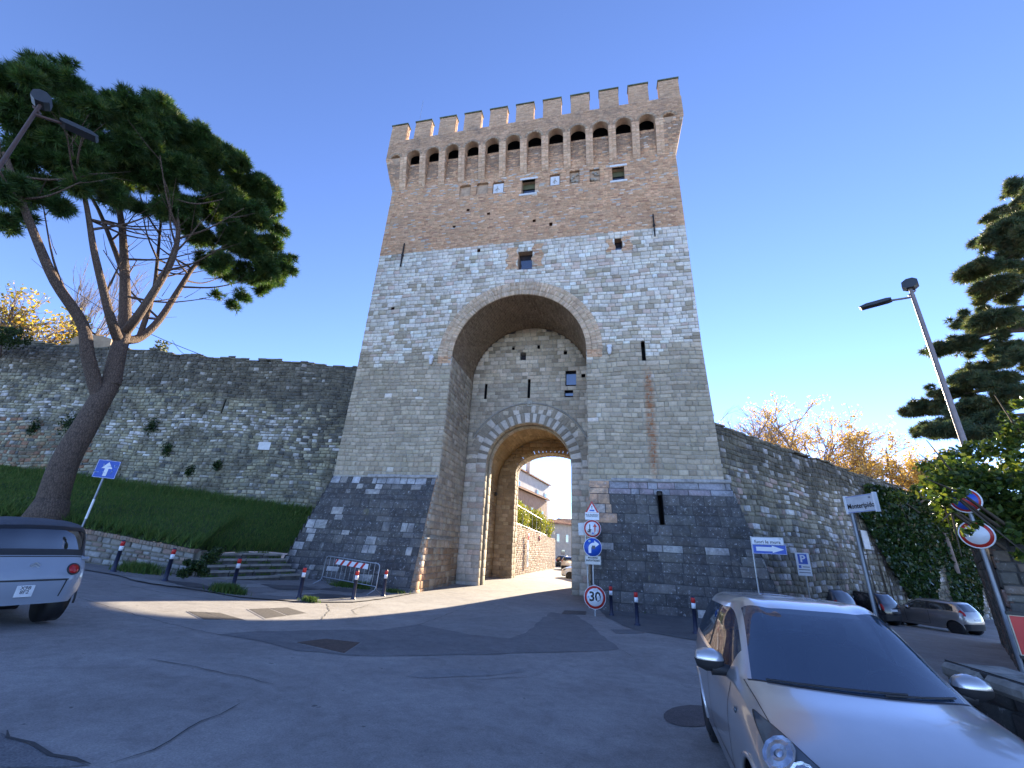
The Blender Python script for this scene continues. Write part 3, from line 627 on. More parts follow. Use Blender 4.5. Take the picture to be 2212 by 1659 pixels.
mb=MB(); mb.tube([(IX-math.cos(t)*3.74,3.97,ISP+math.sin(t)*3.74) for t in np.linspace(.42,math.pi-.1,40)],.06,8); tp('hood_moulding',newmesh('hood_moulding',mb.V,mb.F,plain('grey_moulding',(.30,.28,.24),.9,0,.25,5,.4),smooth=True))
bk_ring=MB(); n=40
for k in range(n):
    t0,t1=math.pi*k/n,math.pi*(k+1)/n
    bk_ring.add([(IX+math.cos(t)*r,4.03,ISP+math.sin(t)*r) for t,r in ((t0,IR),(t1,IR),(t1,3.72),(t0,3.72))],[(0,1,2,3)])
TBACK['p'].append((np.array(bk_ring.V),bk_ring.F))
# relief block at the crown of the portal
mb=MB().box(-4.42,-4.1,3.9,4.0,10.1,10.5,bev=.02).lathe([(.0,.0),(.09,.02),(.1,.1),(.06,.18),(0,.2)],8,0,Matrix.Translation((-4.26,3.88,10.2))); tp('carved_keystone',newmesh('carved_keystone',mb.V,mb.F,M_MORT))
# assemble blocks
SHIFT=np.array([4.4,0,0])
MLIST=[M_STONE,M_BRICK,M_INNER,M_BATTER]
def shift_children(before):
    for o in tower.children:
        if o not in before: o.location=np.array(o.location)+SHIFT
before=set(tower.children)
place_blocks([s for s in TB if s[2]!=1],tower,300,'stone','stone_courses',MLIST)
place_blocks([s for s in TB if s[2]==1],tower,0,'brick','brick_courses',MLIST)
for key,mt in (('p',M_MORT),('b',M_MORTB),('i',M_MORTI),('d',M_MORTD)):
    for vf_ in TBACK[key]: backing([vf_],'mortar_bed',mt,tower)
shift_children(before)
# ---- windows, niches, slits, ties
def recess_box(x0,x1,z0,z1,Y,depth,mat,name,back_mat=None,frame=None,lintel=False,pane=True):
    mb=MB(); y1=Y+depth
    mb.add([(x0,Y-.01,z0),(x1,Y-.01,z0),(x1,Y-.01,z1),(x0,Y-.01,z1),(x0,y1,z0),(x1,y1,z0),(x1,y1,z1),(x0,y1,z1)],[(0,1,5,4),(1,2,6,5),(2,3,7,6),(3,0,4,7)]+([] if pane else [(4,5,6,7)]))
    o=tp(name,newmesh(name,mb.V,mb.F,mat))
    if pane: obj('pane',newmesh('pane',[(x0,y1,z0),(x1,y1,z0),(x1,y1,z1),(x0,y1,z1)],[(0,1,2,3)],back_mat or M_GLASS),o)
    if lintel:
        l=MB().box(x0-.14,x1+.18,Y-.04,Y+.2,z1,z1+.17,bev=.02); obj('lintel',newmesh('lintel',l.V,l.F,M_MARBLE),o); l=MB().box(x0-.16,x1+.14,Y-.05,Y+.2,z0-.16,z0,bev=.02); obj('sill',newmesh('sill',l.V,l.F,M_MARBLE),o)
        mb2=MB().box(x0-.02,x1+.02,y1-.06,y1-.02,z1-.4,z1); obj('blind',newmesh('blind',mb2.V,mb2.F,plain('olive_blind',(.12,.12,.06),.8)),o)
    return o
for i,(x0,x1,z0,z1,_) in enumerate(WINS): recess_box(x0,x1,z0,z1,0,.45,M_MORTB,'window',lintel=(i<2))
for i,(x0,x1,z0,z1) in enumerate(NICH):
    o=recess_box(x0,x1,z0,z1,0,.16,M_MORTB,'blind_niche',pane=False)
    if i<3:
        V,C,_=masonry(lambda u,v,d,x0=x0,x1=x1,z1=z1: np.c_[(x0+x1)/2-np.cos(u)*((x1-x0)/2+v)*1.06,np.zeros_like(u)-.01-d,z1-.14+np.sin(u)*(.2+v)],0,.14,lambda v:[(.25,math.pi-.25)],(.14,.15),(.16,.2),col_brick,RG,gap=.01,dep=(.01,.02),jit=.002); place_blocks([(V,C,0)],o,0,'brick','niche_arch',[M_BRICK])
    if i in (2,3):
        s=MB().box(x0+.03,x1-.03,.03,.12,z0+.02,z1-.18,bev=.01); obj('shield_panel',newmesh('shield_panel',s.V,s.F,M_MARBLE),o)
        s=MB().tube([(x0+.2,.02,z0+.25),(x0+.32,.015,z0+.45),(x0+.45,.02,z0+.3)],.025,5).tube([(x0+.3,.02,z0+.15),(x0+.33,.02,z0+.6)],.02,5); obj('carving',newmesh('carving',s.V,s.F,M_MORT),o)
    elif i>3:
        rr=random.Random(i)
        for k in range(9):
            cx,cz=rr.uniform(x0+.1,x1-.1),rr.uniform(z0+.1,z1-.2); s=MB().lathe([(0,-.07),(.07,-.04),(.09,0),(.06,.05),(0,.07)],7,0,Matrix.Translation((cx,.1,cz))@Matrix.Rotation(rr.uniform(0,3),4,'Y')@Matrix.Scale(rr.uniform(.7,1.3),4)); obj('rubble_infill',newmesh('rubble_infill',s.V,s.F,M_MORT),o)
for (x0,x1,z0,z1) in SLIT+[(x-.09,x+.09,z-.09,z+.09) for x,z in PUT]: recess_box(x0,x1,z0,z1,0,.5,M_DARK if z1-z0>.5 else M_RUST,'arrow_slit' if z1-z0>.5 else 'putlog_hole',pane=False)
o=recess_box(2.27,2.47,3.3,4.65,-.5,.9,M_DARK,'arrow_slit',pane=False)
for i,(x0,x1,z0,z1) in enumerate(RW):
    if i<3: recess_box(x0,x1,z0,z1,4,.3,M_RUST if i else M_MORT,'window')
    else: recess_box(x0,x1,z0,z1,4,.4,M_DARK,'arrow_slit' if i<5 else 'putlog_hole',pane=False)
for x,z0,z1 in ((-12.13,18.25,20.03),(3.23,18.66,20.22)):
    mb=MB().box(x-.035,x+.035,-.12,-.05,z0,z1).box(x-.06,x+.06,-.14,0,(z0+z1)/2-.06,(z0+z1)/2+.06); tp('tie_anchor',newmesh('tie_anchor',mb.V,mb.F,M_IRON))
for x,z in ((-9.22,11.6),(.5,11.75)):
    mb=MB().box(x-.13,x+.13,-.2,.02,z+.08,z+.26,bev=.03).lathe([(0,-.3),(.07,-.26),(.11,-.1),(.12,.03),(.06,.1),(0,.1)],8,0,Matrix.Translation((x,-.14,z))); tp('carved_bracket',newmesh('carved_bracket',mb.V,mb.F,M_MARBLE))
mb=MB().lathe([(.0,-.12),(.08,-.1),(.13,0),(.1,.14),(.03,.16)],10,0,Matrix.Translation((-7.75,10.6,5.6))).tube([(-7.97,10.6,5.7),(-7.75,10.6,5.78)],.02,5)
props(obj('wall_lamp',newmesh('wall_lamp',mb.V,mb.F,M_BLACK)),'small dark lamp fixed to the inner wall of the arched passage','lamp')
mb=MB().tube([(-12.95,.4,28.45),(-12.95,.4,31.4)],.035,6).tube([(-12.95,.4,31.4),(-12.95,.4,34.4)],.012,5).lathe([(.02,0),(.07,.03),(.07,.12),(.02,.15)],8,0,Matrix.Translation((-12.95,.4,31.3)))
mb.build('antenna',M_GALV,label='thin whip antenna rising behind the battlements of the tower',cat='antenna')
# ---------------------------------------------------------------- city walls beside the tower
def wall_frame(p0,ang,lean=0.,H=9.):
    a=R(ang); dx,dy=math.cos(a),math.sin(a); nx,ny=math.sin(a),-math.cos(a)
    return (dx,dy,nx,ny)
def wall_map(p0,fr,lean,z0): 
    dx,dy,nx,ny=fr
    return lambda u,v,d: np.c_[p0[0]+dx*u+nx*(d+lean*(z0-v)+.05*np.sin(u*.7+v*.5)),p0[1]+dy*u+ny*(d+lean*(z0-v)+.05*np.sin(u*.7+v*.5)),v+.06*np.sin(u*.6+v*.9)+.035*np.sin(u*1.9-v)]
# left wall: u runs along the wall from far left to the tower
LA=10.; pL=(-13.7,2.5); frL=wall_frame(pL,LA); LL=34.
cw=empty('city_wall',(-24,.7,0),0,'long rough stone town wall rising above the grass bank behind the leaning pine','wall')
ltop=lambda u: 12.3+(-u)*.052+.08*math.sin(u*2.3)+.06*math.sin(u*5.9)
lbot=lambda u: 2.6+(-u)*.09
def l_iv(v):
    out=[]; us=np.arange(-LL,0,.25); ok=[(lbot(u)<v<ltop(u)) for u in us]; s=None
    for u,k in zip(us,ok):
        if k and s is None: s=u
        if not k and s is not None: out.append((s,u)); s=None
    if s is not None: out.append((s,0.))
    return minus(out,[(-9.75,-9.65)] if 8.9<v<10 else [])
RL=random.Random(21)
def col_l(u,v,w):
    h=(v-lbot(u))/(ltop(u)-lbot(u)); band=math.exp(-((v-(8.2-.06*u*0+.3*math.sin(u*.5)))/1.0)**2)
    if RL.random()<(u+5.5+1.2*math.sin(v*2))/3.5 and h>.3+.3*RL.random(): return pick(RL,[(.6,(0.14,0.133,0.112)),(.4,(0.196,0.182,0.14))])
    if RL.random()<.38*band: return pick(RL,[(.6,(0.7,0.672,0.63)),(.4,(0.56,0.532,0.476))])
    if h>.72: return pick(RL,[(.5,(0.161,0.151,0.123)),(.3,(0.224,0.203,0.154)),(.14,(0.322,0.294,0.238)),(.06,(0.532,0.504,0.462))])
    if u<-17 and h<.4 and RL.random()<.35: return pick(RL,[(.6,(0.336,0.182,0.112)),(.4,(0.42,0.28,0.168))])
    return pick(RL,[(.4,(0.378,0.343,0.231)),(.3,(0.294,0.28,0.21)),(.16,(0.462,0.42,0.308)),(.08,(0.168,0.168,0.154)),(.06,(0.56,0.539,0.49))])
Pl=wall_map(pL,frL,.03,12.)
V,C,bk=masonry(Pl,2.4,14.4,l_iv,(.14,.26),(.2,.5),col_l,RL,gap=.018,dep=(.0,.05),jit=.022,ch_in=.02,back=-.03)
def blocks_at(sets,parent,nobj,single,rest,mats):
    bf=set(parent.children); place_blocks(sets,parent,nobj,single,rest,mats); loc=np.array(parent.location)
    for o in parent.children:
        if o not in bf: o.location=np.array(o.location)-loc
def back_at(l,name,mat,parent):
    o=backing(l,name,mat,parent); o.location=-np.array(parent.location); return o
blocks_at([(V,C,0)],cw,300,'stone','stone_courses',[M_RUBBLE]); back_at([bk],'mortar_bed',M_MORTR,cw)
# body and coping of the left wall
us=np.arange(-LL,.1,1.); mb=MB()
tV=[];tF=[]
for i,u in enumerate(us):
    for d,z in ((.0,ltop(u)-.04),(-1.4,ltop(u)-.04),(-1.4,2.)):
        p=Pl(np.array([u]),np.array([z]),np.array([d]))[0]; tV.append(tuple(p-np.array(cw.location)))
for i in range(len(us)-1): tF+=[(3*i,3*i+3,3*i+4,3*i+1),(3*i+1,3*i+4,3*i+5,3*i+2)]
obj('wall_body',newmesh('wall_body',tV,tF,M_MORTR),cw)
rr=random.Random(4); u=-LL
while u<-.4:
    w=rr.uniform(.4,.8); p=Pl(np.array([u+w/2]),np.array([ltop(u+w/2)]),np.array([-.15]))[0]-np.array(cw.location)
    mb=MB().box(-w/2+.01,w/2-.01,-.22,.22,-.07,rr.uniform(.0,.05),bev=.02); mb.build('coping_stone',M_MORTR,cw,tuple(p),(0,0,R(LA))); u+=w
s=MB().box(-.06,.06,-.02,.3,-.55,.55); p=Pl(np.array([-9.7]),np.array([9.45]),np.array([-.1]))[0]-np.array(cw.location); s.build('arrow_slit',M_DARK,cw,tuple(p),(0,0,R(LA)))
p=Pl(np.array([-6.3]),np.array([7.0]),np.array([.06]))[0]
MB().box(-.36,.36,-.03,.03,-.24,.24,bev=.008).build('plaque',M_MARBLE,None,tuple(p),(0,0,R(LA)),label='small white marble plaque fixed to the town wall left of the tower',cat='plaque')
# right wall
RA=45.; pR=(5.1,1.5); frR=wall_frame(pR,RA); 
cwr=empty('city_wall',(14,10,0),0,'tall rubble town wall with many white stones running back behind the parked cars','wall')
rtop=lambda u: 8.35-.018*u+.05*math.sin(u*2.1)+.05*math.sin(u*5.)
def r_iv(v):
    us=np.arange(0,40,.3); ok=[v<rtop(u) for u in us]; k=40
    for u,q in zip(us,ok):
        if not q: k=u; break
    return [(0.0,k)] if k>0 else []
RR=random.Random(33)
def col_r(u,v,w):
    if v>6.3+.3*math.sin(u): return pick(RR,[(.6,(0.15,0.138,0.1)),(.3,(0.213,0.194,0.144)),(.1,(0.525,0.5,0.463))])
    return pick(RR,[(.45,(0.275,0.244,0.175)),(.2,(0.35,0.312,0.237)),(.12,(0.188,0.175,0.15)),(.17,(0.625,0.6,0.575)),(.06,(0.45,0.338,0.288))])
Pr=wall_map(pR,frR,.06,8.)
V,C,bk=masonry(Pr,-1.8,8.5,r_iv,(.17,.34),(.2,.6),col_r,RR,gap=.02,dep=(.0,.06),jit=.025,ch_in=.02,back=-.03)
blocks_at([(V,C,0)],cwr,300,'stone','stone_courses',[M_RUBBLE]); back_at([bk],'mortar_bed',M_MORTR,cwr)
tV=[];tF=[]
for i,u in enumerate(np.arange(0,40.1,1.)):
    for d,z in ((.0,rtop(u)-.05),(-1.4,rtop(u)-.05),(-1.4,-2.)): tV.append(tuple(Pr(np.array([u]),np.array([z]),np.array([d]))[0]-np.array(cwr.location)))
for i in range(40): tF+=[(3*i,3*i+3,3*i+4,3*i+1),(3*i+1,3*i+4,3*i+5,3*i+2)]
obj('wall_body',newmesh('wall_body',tV,tF,M_MORTR),cwr)
rr=random.Random(14); u=0.
while u<39:
    w=rr.uniform(.4,.8); p=Pr(np.array([u+w/2]),np.array([rtop(u+w/2)]),np.array([-.15]))[0]-np.array(cwr.location)
    MB().box(-w/2+.01,w/2-.01,-.22,.22,-.07,rr.uniform(.0,.05),bev=.02).build('coping_stone',M_MORTR,cwr,tuple(p),(0,0,R(RA))); u+=w
def wall_hit(px,py,p0,fr,lean,z0,d=0.):
    n=np.array([fr[2],fr[3],lean]); q=np.array([p0[0]+fr[2]*d,p0[1]+fr[3]*d,z0]); r=ray(px,py); return CAMC+r*((q-CAMC).dot(n)/r.dot(n))
p=wall_hit(1870,1166,pR,frR,.06,8.,.1)
MB().box(-.45,.45,-.03,.03,-.55,.55,bev=.01).build('plaque',M_MARBLE,None,tuple(p),(0,0,R(RA)),label='pale rectangular stone plaque on the right town wall beside the ivy',cat='plaque')
# ---------------------------------------------------------------- grass bank, low wall, steps
RWL=[(-33,-9.6,2.9),(-24,-8.2,2.35),(-18.7,-7.15,1.95),(-16.6,-6.7,1.68),(-14.75,-6.15,1.45)]        # top line of the low wall
EDGE=RWL+[(-15.75,-5.3,1.34),(-15.35,-3.6,1.34),(-15.0,-1.9,1.34),(-14.75,-1.2,1.3)]
def along(pts,n):
    P=np.array(pts); s=np.r_[0,np.cumsum(np.linalg.norm(np.diff(P[:,:2],axis=0),axis=1))]; q=np.linspace(0,s[-1],n); return np.c_[[np.interp(q,s,P[:,k]) for k in range(3)]].T
A_=along(EDGE,60); WB=[tuple(Pl(np.array([u]),np.array([0.]),np.array([.0]))[0][:2])+(lbot(u)+.75,) for u in (-22,-16,-10,-6,-3,-1.2)]
WB=[(x,y,z-.75+ (.55 if i<2 else .6)) for i,(x,y,z) in enumerate(WB)]
B_=along(WB,60); nV=14; bv=[]
def bank_p(i,t):
    a,b=A_[i],B_[i]; p=a+(b-a)*t; p=p.copy(); p[2]=a[2]+(b[2]-a[2])*(t**.85); return p
BV=np.array([[bank_p(i,t) for t in np.linspace(0,1.04,nV)] for i in range(60)]); BV[:,:,2]+=.05*np.sin(BV[:,:,0]*1.7)*np.cos(BV[:,:,1]*1.3)
idx=np.arange(60*nV).reshape(60,nV); F=np.stack([idx[:-1,:-1],idx[1:,:-1],idx[1:,1:],idx[:-1,1:]],-1).reshape(-1,4)
obj('grass_bank',newmesh('grass_bank',BV.reshape(-1,3),F,M_SOIL,smooth=True),kind='structure')
def blades(n,sampler,hgt,name,cols,seed,wid=.012,label=None,cat=None,parent=None,kind='stuff'):
    rg=np.random.default_rng(seed); P=sampler(rg,n); V=[];F=[]
    base=np.array([(-1,0,0),(1,0,0),(0,0,1.)]); a=rg.uniform(0,2*math.pi,n); h=rg.uniform(*hgt,n); w=wid*rg.uniform(.6,1.6,n); ln=rg.normal(0,.35,(n,2))
    d=np.c_[np.cos(a),np.sin(a),np.zeros(n)]; V=np.stack([P-d*w[:,None],P+d*w[:,None],P+np.c_[ln*h[:,None],h]],1); F=np.arange(3*n).reshape(n,3)
    c=np.array(cols)[rg.integers(0,len(cols),n)]*rg.uniform(.7,1.25,(n,1))
    return obj(name,newmesh(name,V.reshape(-1,3),F,M_GRASS,None,np.repeat(c,3,0)),parent,kind=kind,label=label,cat=cat)
M_GRASS=foliage_mat('grass_blade',.3,.7)
def bank_sampler(rg,n):
    i=rg.integers(0,59,n); j=rg.integers(0,nV-1,n); s,t=rg.random((n,1)),rg.random((n,1))
    return BV[i,j]*(1-s)*(1-t)+BV[i+1,j]*s*(1-t)+BV[i,j+1]*(1-s)*t+BV[i+1,j+1]*s*t
GCOL=[(.08,.15,.03),(.10,.17,.035),(.06,.12,.028),(.14,.18,.045)]
blades(90000,bank_sampler,(.05,.17),'grass',GCOL,1,.011,'short dense grass covering the bank below the town wall','grass')
def weed_sampler(rg,n):
    i=rg.integers(8,59,n); top=rg.random(n)<.55; t=np.where(top,1-.1*np.abs(rg.normal(size=n)),np.abs(rg.normal(0,.05,n))); t=np.clip(t,0,1)
    return np.array([bank_p(a,b) for a,b in zip(i,t)])
blades(15000,weed_sampler,(.12,.5),'tall_grass',GCOL,2,.014,'taller weeds along the edges of the grass bank','grass')
# low retaining wall with brick coping
rw=empty('retaining_wall',(-17,-6.8,0),0,'low rubble retaining wall with a brick coping holding back the grass bank','wall')
RWR=random.Random(5); WS=[];WBK=[]
P3=np.array(RWL); cum=np.r_[0,np.cumsum(np.linalg.norm(np.diff(P3[:,:2],axis=0),axis=1))]; LT=cum[-1]
def rw_xy(u): return np.interp(u,cum,P3[:,0]),np.interp(u,cum,P3[:,1])
def rw_map(u,v,d):
    u=np.asarray(u,float); x,y=rw_xy(np.clip(u,0,LT)); z=np.interp(u,cum,P3[:,2]); g=gz(x,y)-.15
    return np.c_[x+.2*d,y-.97*d,g+(z-.13-g)*v]
V,C,bk=masonry(rw_map,0,1,lambda v:[(7.,LT)],(.11,.19),(.18,.48),lambda u,v,w:pick(RWR,[(.4,(.36,.335,.30)),(.25,(.28,.25,.21)),(.2,(.45,.42,.38)),(.15,(.33,.24,.19))]),RWR,gap=.02,dep=(.0,.05),jit=.02,ch_in=.02,back=-.03); WS.append((V,C,0))
blocks_at(WS,rw,230,'stone','stone_courses',[stone_mat('wall_rubble_pale',.15,grime=.4)]); back_at([bk],'mortar_bed',M_MORTR,rw)
u=7.
while u<LT-.05:
    x,y=rw_xy(u); x2,y2=rw_xy(u+.12); z=float(np.interp(u,cum,P3[:,2])); an=math.atan2(y2-y,x2-x)
    MB().box(.004,.116,-.09,.28,-.13,RWR.uniform(-.015,.01),bev=.008).build('coping_brick',plain('coping_brick%d'%RWR.randint(0,3),[(.26,.17,.12),(.30,.2,.14),(.22,.16,.12),(.28,.22,.17)][RWR.randint(0,3)],.9,0,.2,8,.3),rw,(x-rw.location[0],y-rw.location[1],z),(0,0,an)); u+=.125
endw=MB().box(-.02,.28,-.02,.95,-1.15,-.02); endw.build('end_pier',M_MORTR,rw,(-14.95+17,-6.05+6.8,1.42),(0,0,R(35)))
# stone steps
st=empty('stone_steps',(-14.2,-4.2,.3),0,'flight of five worn stone steps leading up to the grass bank','steps')
A0,A1=np.array([-13.95,-6.15]),np.array([-13.0,-2.3]); T0,T1=np.array([-15.75,-5.4]),np.array([-14.9,-1.7])
M_STEP=plain('worn_step_stone',(.30,.28,.24),.9,0,.3,3,.5); M_RISER=plain('step_riser_stone',(.10,.095,.085),.95,0,.35,4,.5); rr=random.Random(8)
for k in range(5):
    f0,f1=k/5,(k+1)/5+.03; a=A0+(T0-A0)*f0;b=A1+(T1-A1)*f0;c=A1+(T1-A1)*f1;d=A0+(T0-A0)*f1; z1=.30+.19*(k+1)+.05
    n=4; out=(a-d)/np.linalg.norm(a-d)*.05
    for q in range(n):
        s0,s1=q/n+.006,(q+1)/n-.006; pts=[a+(b-a)*s0,a+(b-a)*s1,d+(c-d)*s1,d+(c-d)*s0]; dz=rr.uniform(-.02,.02); o_=np.array([-14.2,-4.2]); sh_=out*rr.uniform(.6,1.4)
        MB().prism([tuple(p-o_) for p in pts],-.4,z1-.3+dz-.07,lambda x,y,zz:(x,y,zz)).build('step_riser',M_RISER,st)
        MB().prism([tuple(pts[0]-o_+sh_),tuple(pts[1]-o_+sh_),tuple(pts[2]-o_),tuple(pts[3]-o_)],z1-.3+dz-.068,z1-.3+dz,lambda x,y,zz:(x,y,zz)).build('step_slab',M_STEP,st)
    def stp(rg,n_,a=a,b=b,d=d,c=c,z1=z1):
        s_=rg.random(n_)[:,None]; t_=rg.uniform(.55,.95,n_)[:,None]; p=(a+(b-a)*s_)*(1-t_)+(d+(c-d)*s_)*t_; keep=np.sin(s_[:,0]*23+k*2)>-.2; return np.c_[p,np.where(keep,z1,z1-.2)]
    blades(500,stp,(.04,.14),'grass_clump',GCOL,70+k,.012,'grass growing on the treads of the stone steps','grass',kind='stuff')
def box_sampler(x0,x1,y0,y1,zf): return lambda rg,n: (lambda x,y:np.c_[x,y,zf(x,y)])(rg.uniform(x0,x1,n),rg.uniform(y0,y1,n))
def clump(cx,cy,r,n,h,seed,label,z=None):
    def sm(rg,k):
        x,y=cx+rg.normal(0,r*.5,k),cy+rg.normal(0,r*.36,k); return np.c_[x,y,(gz(x,y) if z is None else z+0*x)+.02]
    return blades(n,sm,h,'grass_clump',GCOL,seed,.014,label,'grass',kind='stuff')
for i,(px,py,r,n,h,lb) in enumerate([((490),1282,.42,1500,(.1,.3),'green grass clump growing round the foot of the bollard by the steps'),(668,1301,.22,500,(.06,.18),'small grass tuft in the gutter at the edge of the sunlit road'),(300,1238,.6,1500,(.1,.4),'weeds growing at the foot of the low retaining wall'),(745,1268,.55,900,(.08,.25),'grass strip under the crowd barrier'),(780,1273,.35,700,(.1,.35),'weed tuft behind the crowd barrier by the tower foot'),(850,1281,.4,500,(.05,.18),'short grass at the inner corner of the left tower foot'),(1420,1325,.5,400,(.04,.12),'thin moss and grass line at the foot of the right tower base')]):
    q=onG(px,py); clump(q[0],q[1],r,n,h,40+i,lb)
# ---------------------------------------------------------------- street beyond the gate
def wall_seg(name,a,b,z0,zt0,zt1,thick,col,ch,sw,seed,label,cat,mats,mort,nobj,rgap=.014,**k):
    """straight masonry wall from a to b, its face to the right of a->b"""
    a=np.array(a,float);b=np.array(b,float); L=np.linalg.norm(b-a); d=(b-a)/L; n=np.array([d[1],-d[0]]); o=empty(name,(a[0],a[1],z0),0,label,cat)
    P=lambda u,v,dd: np.c_[a[0]+d[0]*u+n[0]*dd,a[1]+d[1]*u+n[1]*dd,v]
    rg=random.Random(seed); top=lambda u: zt0+(zt1-zt0)*u/L
    def iv(v):
        us=np.linspace(0,L,80); ok=[u for u in us if top(u)>v]; return [(min(ok),max(ok))] if len(ok)>1 else []
    V,C,bk=masonry(P,z0,max(zt0,zt1),iv,ch,sw,lambda u,v,w: col(u,v,rg),rg,gap=rgap,dep=(.0,.03),jit=.01,back=-.02)
    blocks_at([(V,C,0)],o,nobj,'brick' if 'brick' in name else 'stone','courses',mats); back_at([bk],'mortar_bed',mort,o)
    Vt=[];
    for u in (0,L):
        for dd,z in ((-.02,top(u)-.02),(-thick,top(u)-.02),(-thick,z0)): Vt.append(tuple(P(np.array([u]),np.array([z]),np.array([dd]))[0]-np.array(o.location)))
    obj('wall_body',newmesh('wall_body',Vt,[(0,3,4,1),(1,4,5,2),(0,1,2),(3,5,4)],mort),o); return o
pinkb=lambda u,v,rg: pick(rg,[(.35,(.42,.29,.21)),(.25,(.48,.38,.28)),(.2,(.36,.25,.18)),(.2,(.50,.44,.36))])
sw_=wall_seg('brick_street_wall',(-7.0,13.3),(-6.3,37.5),-.3,3.85,3.25,.5,pinkb,(.12,.2),(.2,.45),3,'sunlit brick and stone garden wall along the street beyond the arch','wall',[M_INNER],M_MORTI,200)
# railing on the wall
rl=empty('garden_railing',(-7.1,14,3.85),0,'thin grey metal railing on top of the street wall beyond the arch','railing')
def swt(t): return np.array([-7.15+.7*t,13.4+24*t,3.85-.6*t])
for k in range(9):
    p=swt(k/8*.75)-np.array(rl.location); MB().tube([tuple(p),tuple(p+np.array([0,0,1.55]))],.025,6).build('railing_post',M_GREYPOST,rl)
for dz in (1.55,.12): 
    p,q=swt(0)-np.array(rl.location),swt(.75)-np.array(rl.location); MB().tube([tuple(p+np.array([0,0,dz])),tuple(q+np.array([0,0,dz]))],.03,6).build('rail',M_GREYPOST,rl)
def leaf_cloud(name,blobs,n,size,cols,seed,mat,parent=None,flat=.0,inner=.55,quad=True,**k):
    """leaf-sized folded faces through ellipsoid blobs [(x,y,z,rx,ry,rz)]"""
    rg=np.random.default_rng(seed); B=np.array(blobs,float); vol=np.cbrt(B[:,3]*B[:,4]*B[:,5])**2; cnt=rg.choice(len(B),n,p=vol/vol.sum())
    d=rg.normal(size=(n,3)); d/=np.linalg.norm(d,axis=1)[:,None]; r=inner+(1-inner)*rg.random((n,1)); r*=(1+.12*rg.normal(size=(n,1)))
    P=B[cnt,:3]+d*r*B[cnt,3:6]
    bV=[(-.5,0,0),(0,-.28,.08),(.5,0,0),(0,.28,.08)]; bF=[(0,1,2),(0,2,3)]
    c=np.array(cols)[rg.integers(0,len(cols),n)]*rg.uniform(.65,1.3,(n,1))
    V,F,C=scatter(bV,bF,P,rand_rots(n,rg),size*rg.uniform(.6,1.3,n),c)
    o=bpy.data.objects.new(name,newmesh(name,V,F,mat,None,C)); COL.objects.link(o)
    if parent is not None: o.parent=parent; o.location=-np.array(parent.location)
    return props(o,**k)
M_LEAF=foliage_mat('leaf',.4,.5); M_IVY=foliage_mat('ivy_leaf',.3,.28)
bu=empty('garden_shrub',(-8.6,22,3.4),0,'sunlit yellow green shrub growing behind the street wall railing','shrub')
blobs=[(-8.2+.35*math.sin(k),16+k*1.7,4.75+.35*math.sin(k*2.1),1.25,1.4,1.15) for k in range(11)]+[(-7.0,34,4.3,.8,1.2,1.0),(-8.8,20,5.5,1.3,2,.9),(-8.8,26,5.5,1.3,2,.9),(-7.0,28,4.6,.9,2.2,1.1),(-6.8,33,4.4,.9,2,1.1),(-7.6,30,5.4,1,2.4,.9)]
leaf_cloud('foliage',blobs,11000,.2,[(.14,.17,.03),(.20,.22,.04),(.10,.14,.03),(.26,.24,.05)],5,M_LEAF,bu)
mb=MB()
for k in range(8): mb.tube([(0+.1*k-.4,-5+k*1.6,-.2),(.1*math.sin(k),-5+k*1.6+.3,1.2)],.06,5)
mb.build('stem',plain('shrub_bark',(.12,.09,.06),.9),bu,kind='stuff')
def house(name,loc,rz,w,d,h,ov,label,wallm,wins,ridge=1.2,brick=False,chim=None,shed=None):
    """box house: front faces local -Y; gable roof with ridge along X"""
    o=empty(name,loc,R(rz),label,'house')
    MB().box(-w/2,w/2,-d/2,d/2,-.6,h).build('wall',wallm,o)
    mb=MB(); t=.12
    mb.add([(-w/2-ov,-d/2-ov,h-.0),(w/2+ov,-d/2-ov,h-.0),(w/2+ov,0,h+ridge),(-w/2-ov,0,h+ridge),(-w/2-ov,d/2+ov,h),(w/2+ov,d/2+ov,h)]+[(-w/2-ov,-d/2-ov,h+t),(w/2+ov,-d/2-ov,h+t),(w/2+ov,0,h+ridge+t),(-w/2-ov,0,h+ridge+t),(-w/2-ov,d/2+ov,h+t),(w/2+ov,d/2+ov,h+t)],[(0,3,2,1),(3,4,5,2),(6,7,8,9),(9,8,11,10),(0,1,7,6),(4,10,11,5),(0,6,9,3),(3,9,10,4),(1,2,8,7),(2,5,11,8)])
    rf=mb.build('roof',M_ROOF,o)
    n=int((w+2*ov)/.35); tile=MB()
    for k in range(n):
        x=-w/2-ov+.17+k*.35
        tile.tube([(x,-d/2-ov,h+t+.02),(x,0,h+ridge+t+.02)],.07,6).tube([(x,d/2+ov,h+t+.02),(x,0,h+ridge+t+.02)],.07,6)
    tile.build('roof_tiles',M_ROOF,rf,kind='stuff')
    if chim: MB().box(chim[0]-.3,chim[0]+.3,chim[1]-.3,chim[1]+.3,h,h+ridge+1.4).box(chim[0]-.38,chim[0]+.38,chim[1]-.38,chim[1]+.38,h+ridge+1.4,h+ridge+1.5).build('chimney',wallm,rf)
    for (face,a,z,ww,hh) in wins:
        if face=='f': T=Matrix.Translation((a,-d/2,z))
        elif face=='r': T=Matrix.Translation((w/2,a,z))@Matrix.Rotation(R(90),4,'Z')
        fr=MB().box(-ww/2-.1,ww/2+.1,-.06,.02,-.1,hh+.1,T=T).build('window',M_PLASTER,o)
        MB().box(-ww/2,ww/2,-.075,-.055,0,hh,T=T).build('pane',M_GLASS,fr)
        MB().box(-ww/2-.16,ww/2+.16,-.16,.0,-.18,-.1,T=T).build('sill',M_MARBLE,fr)
    return o
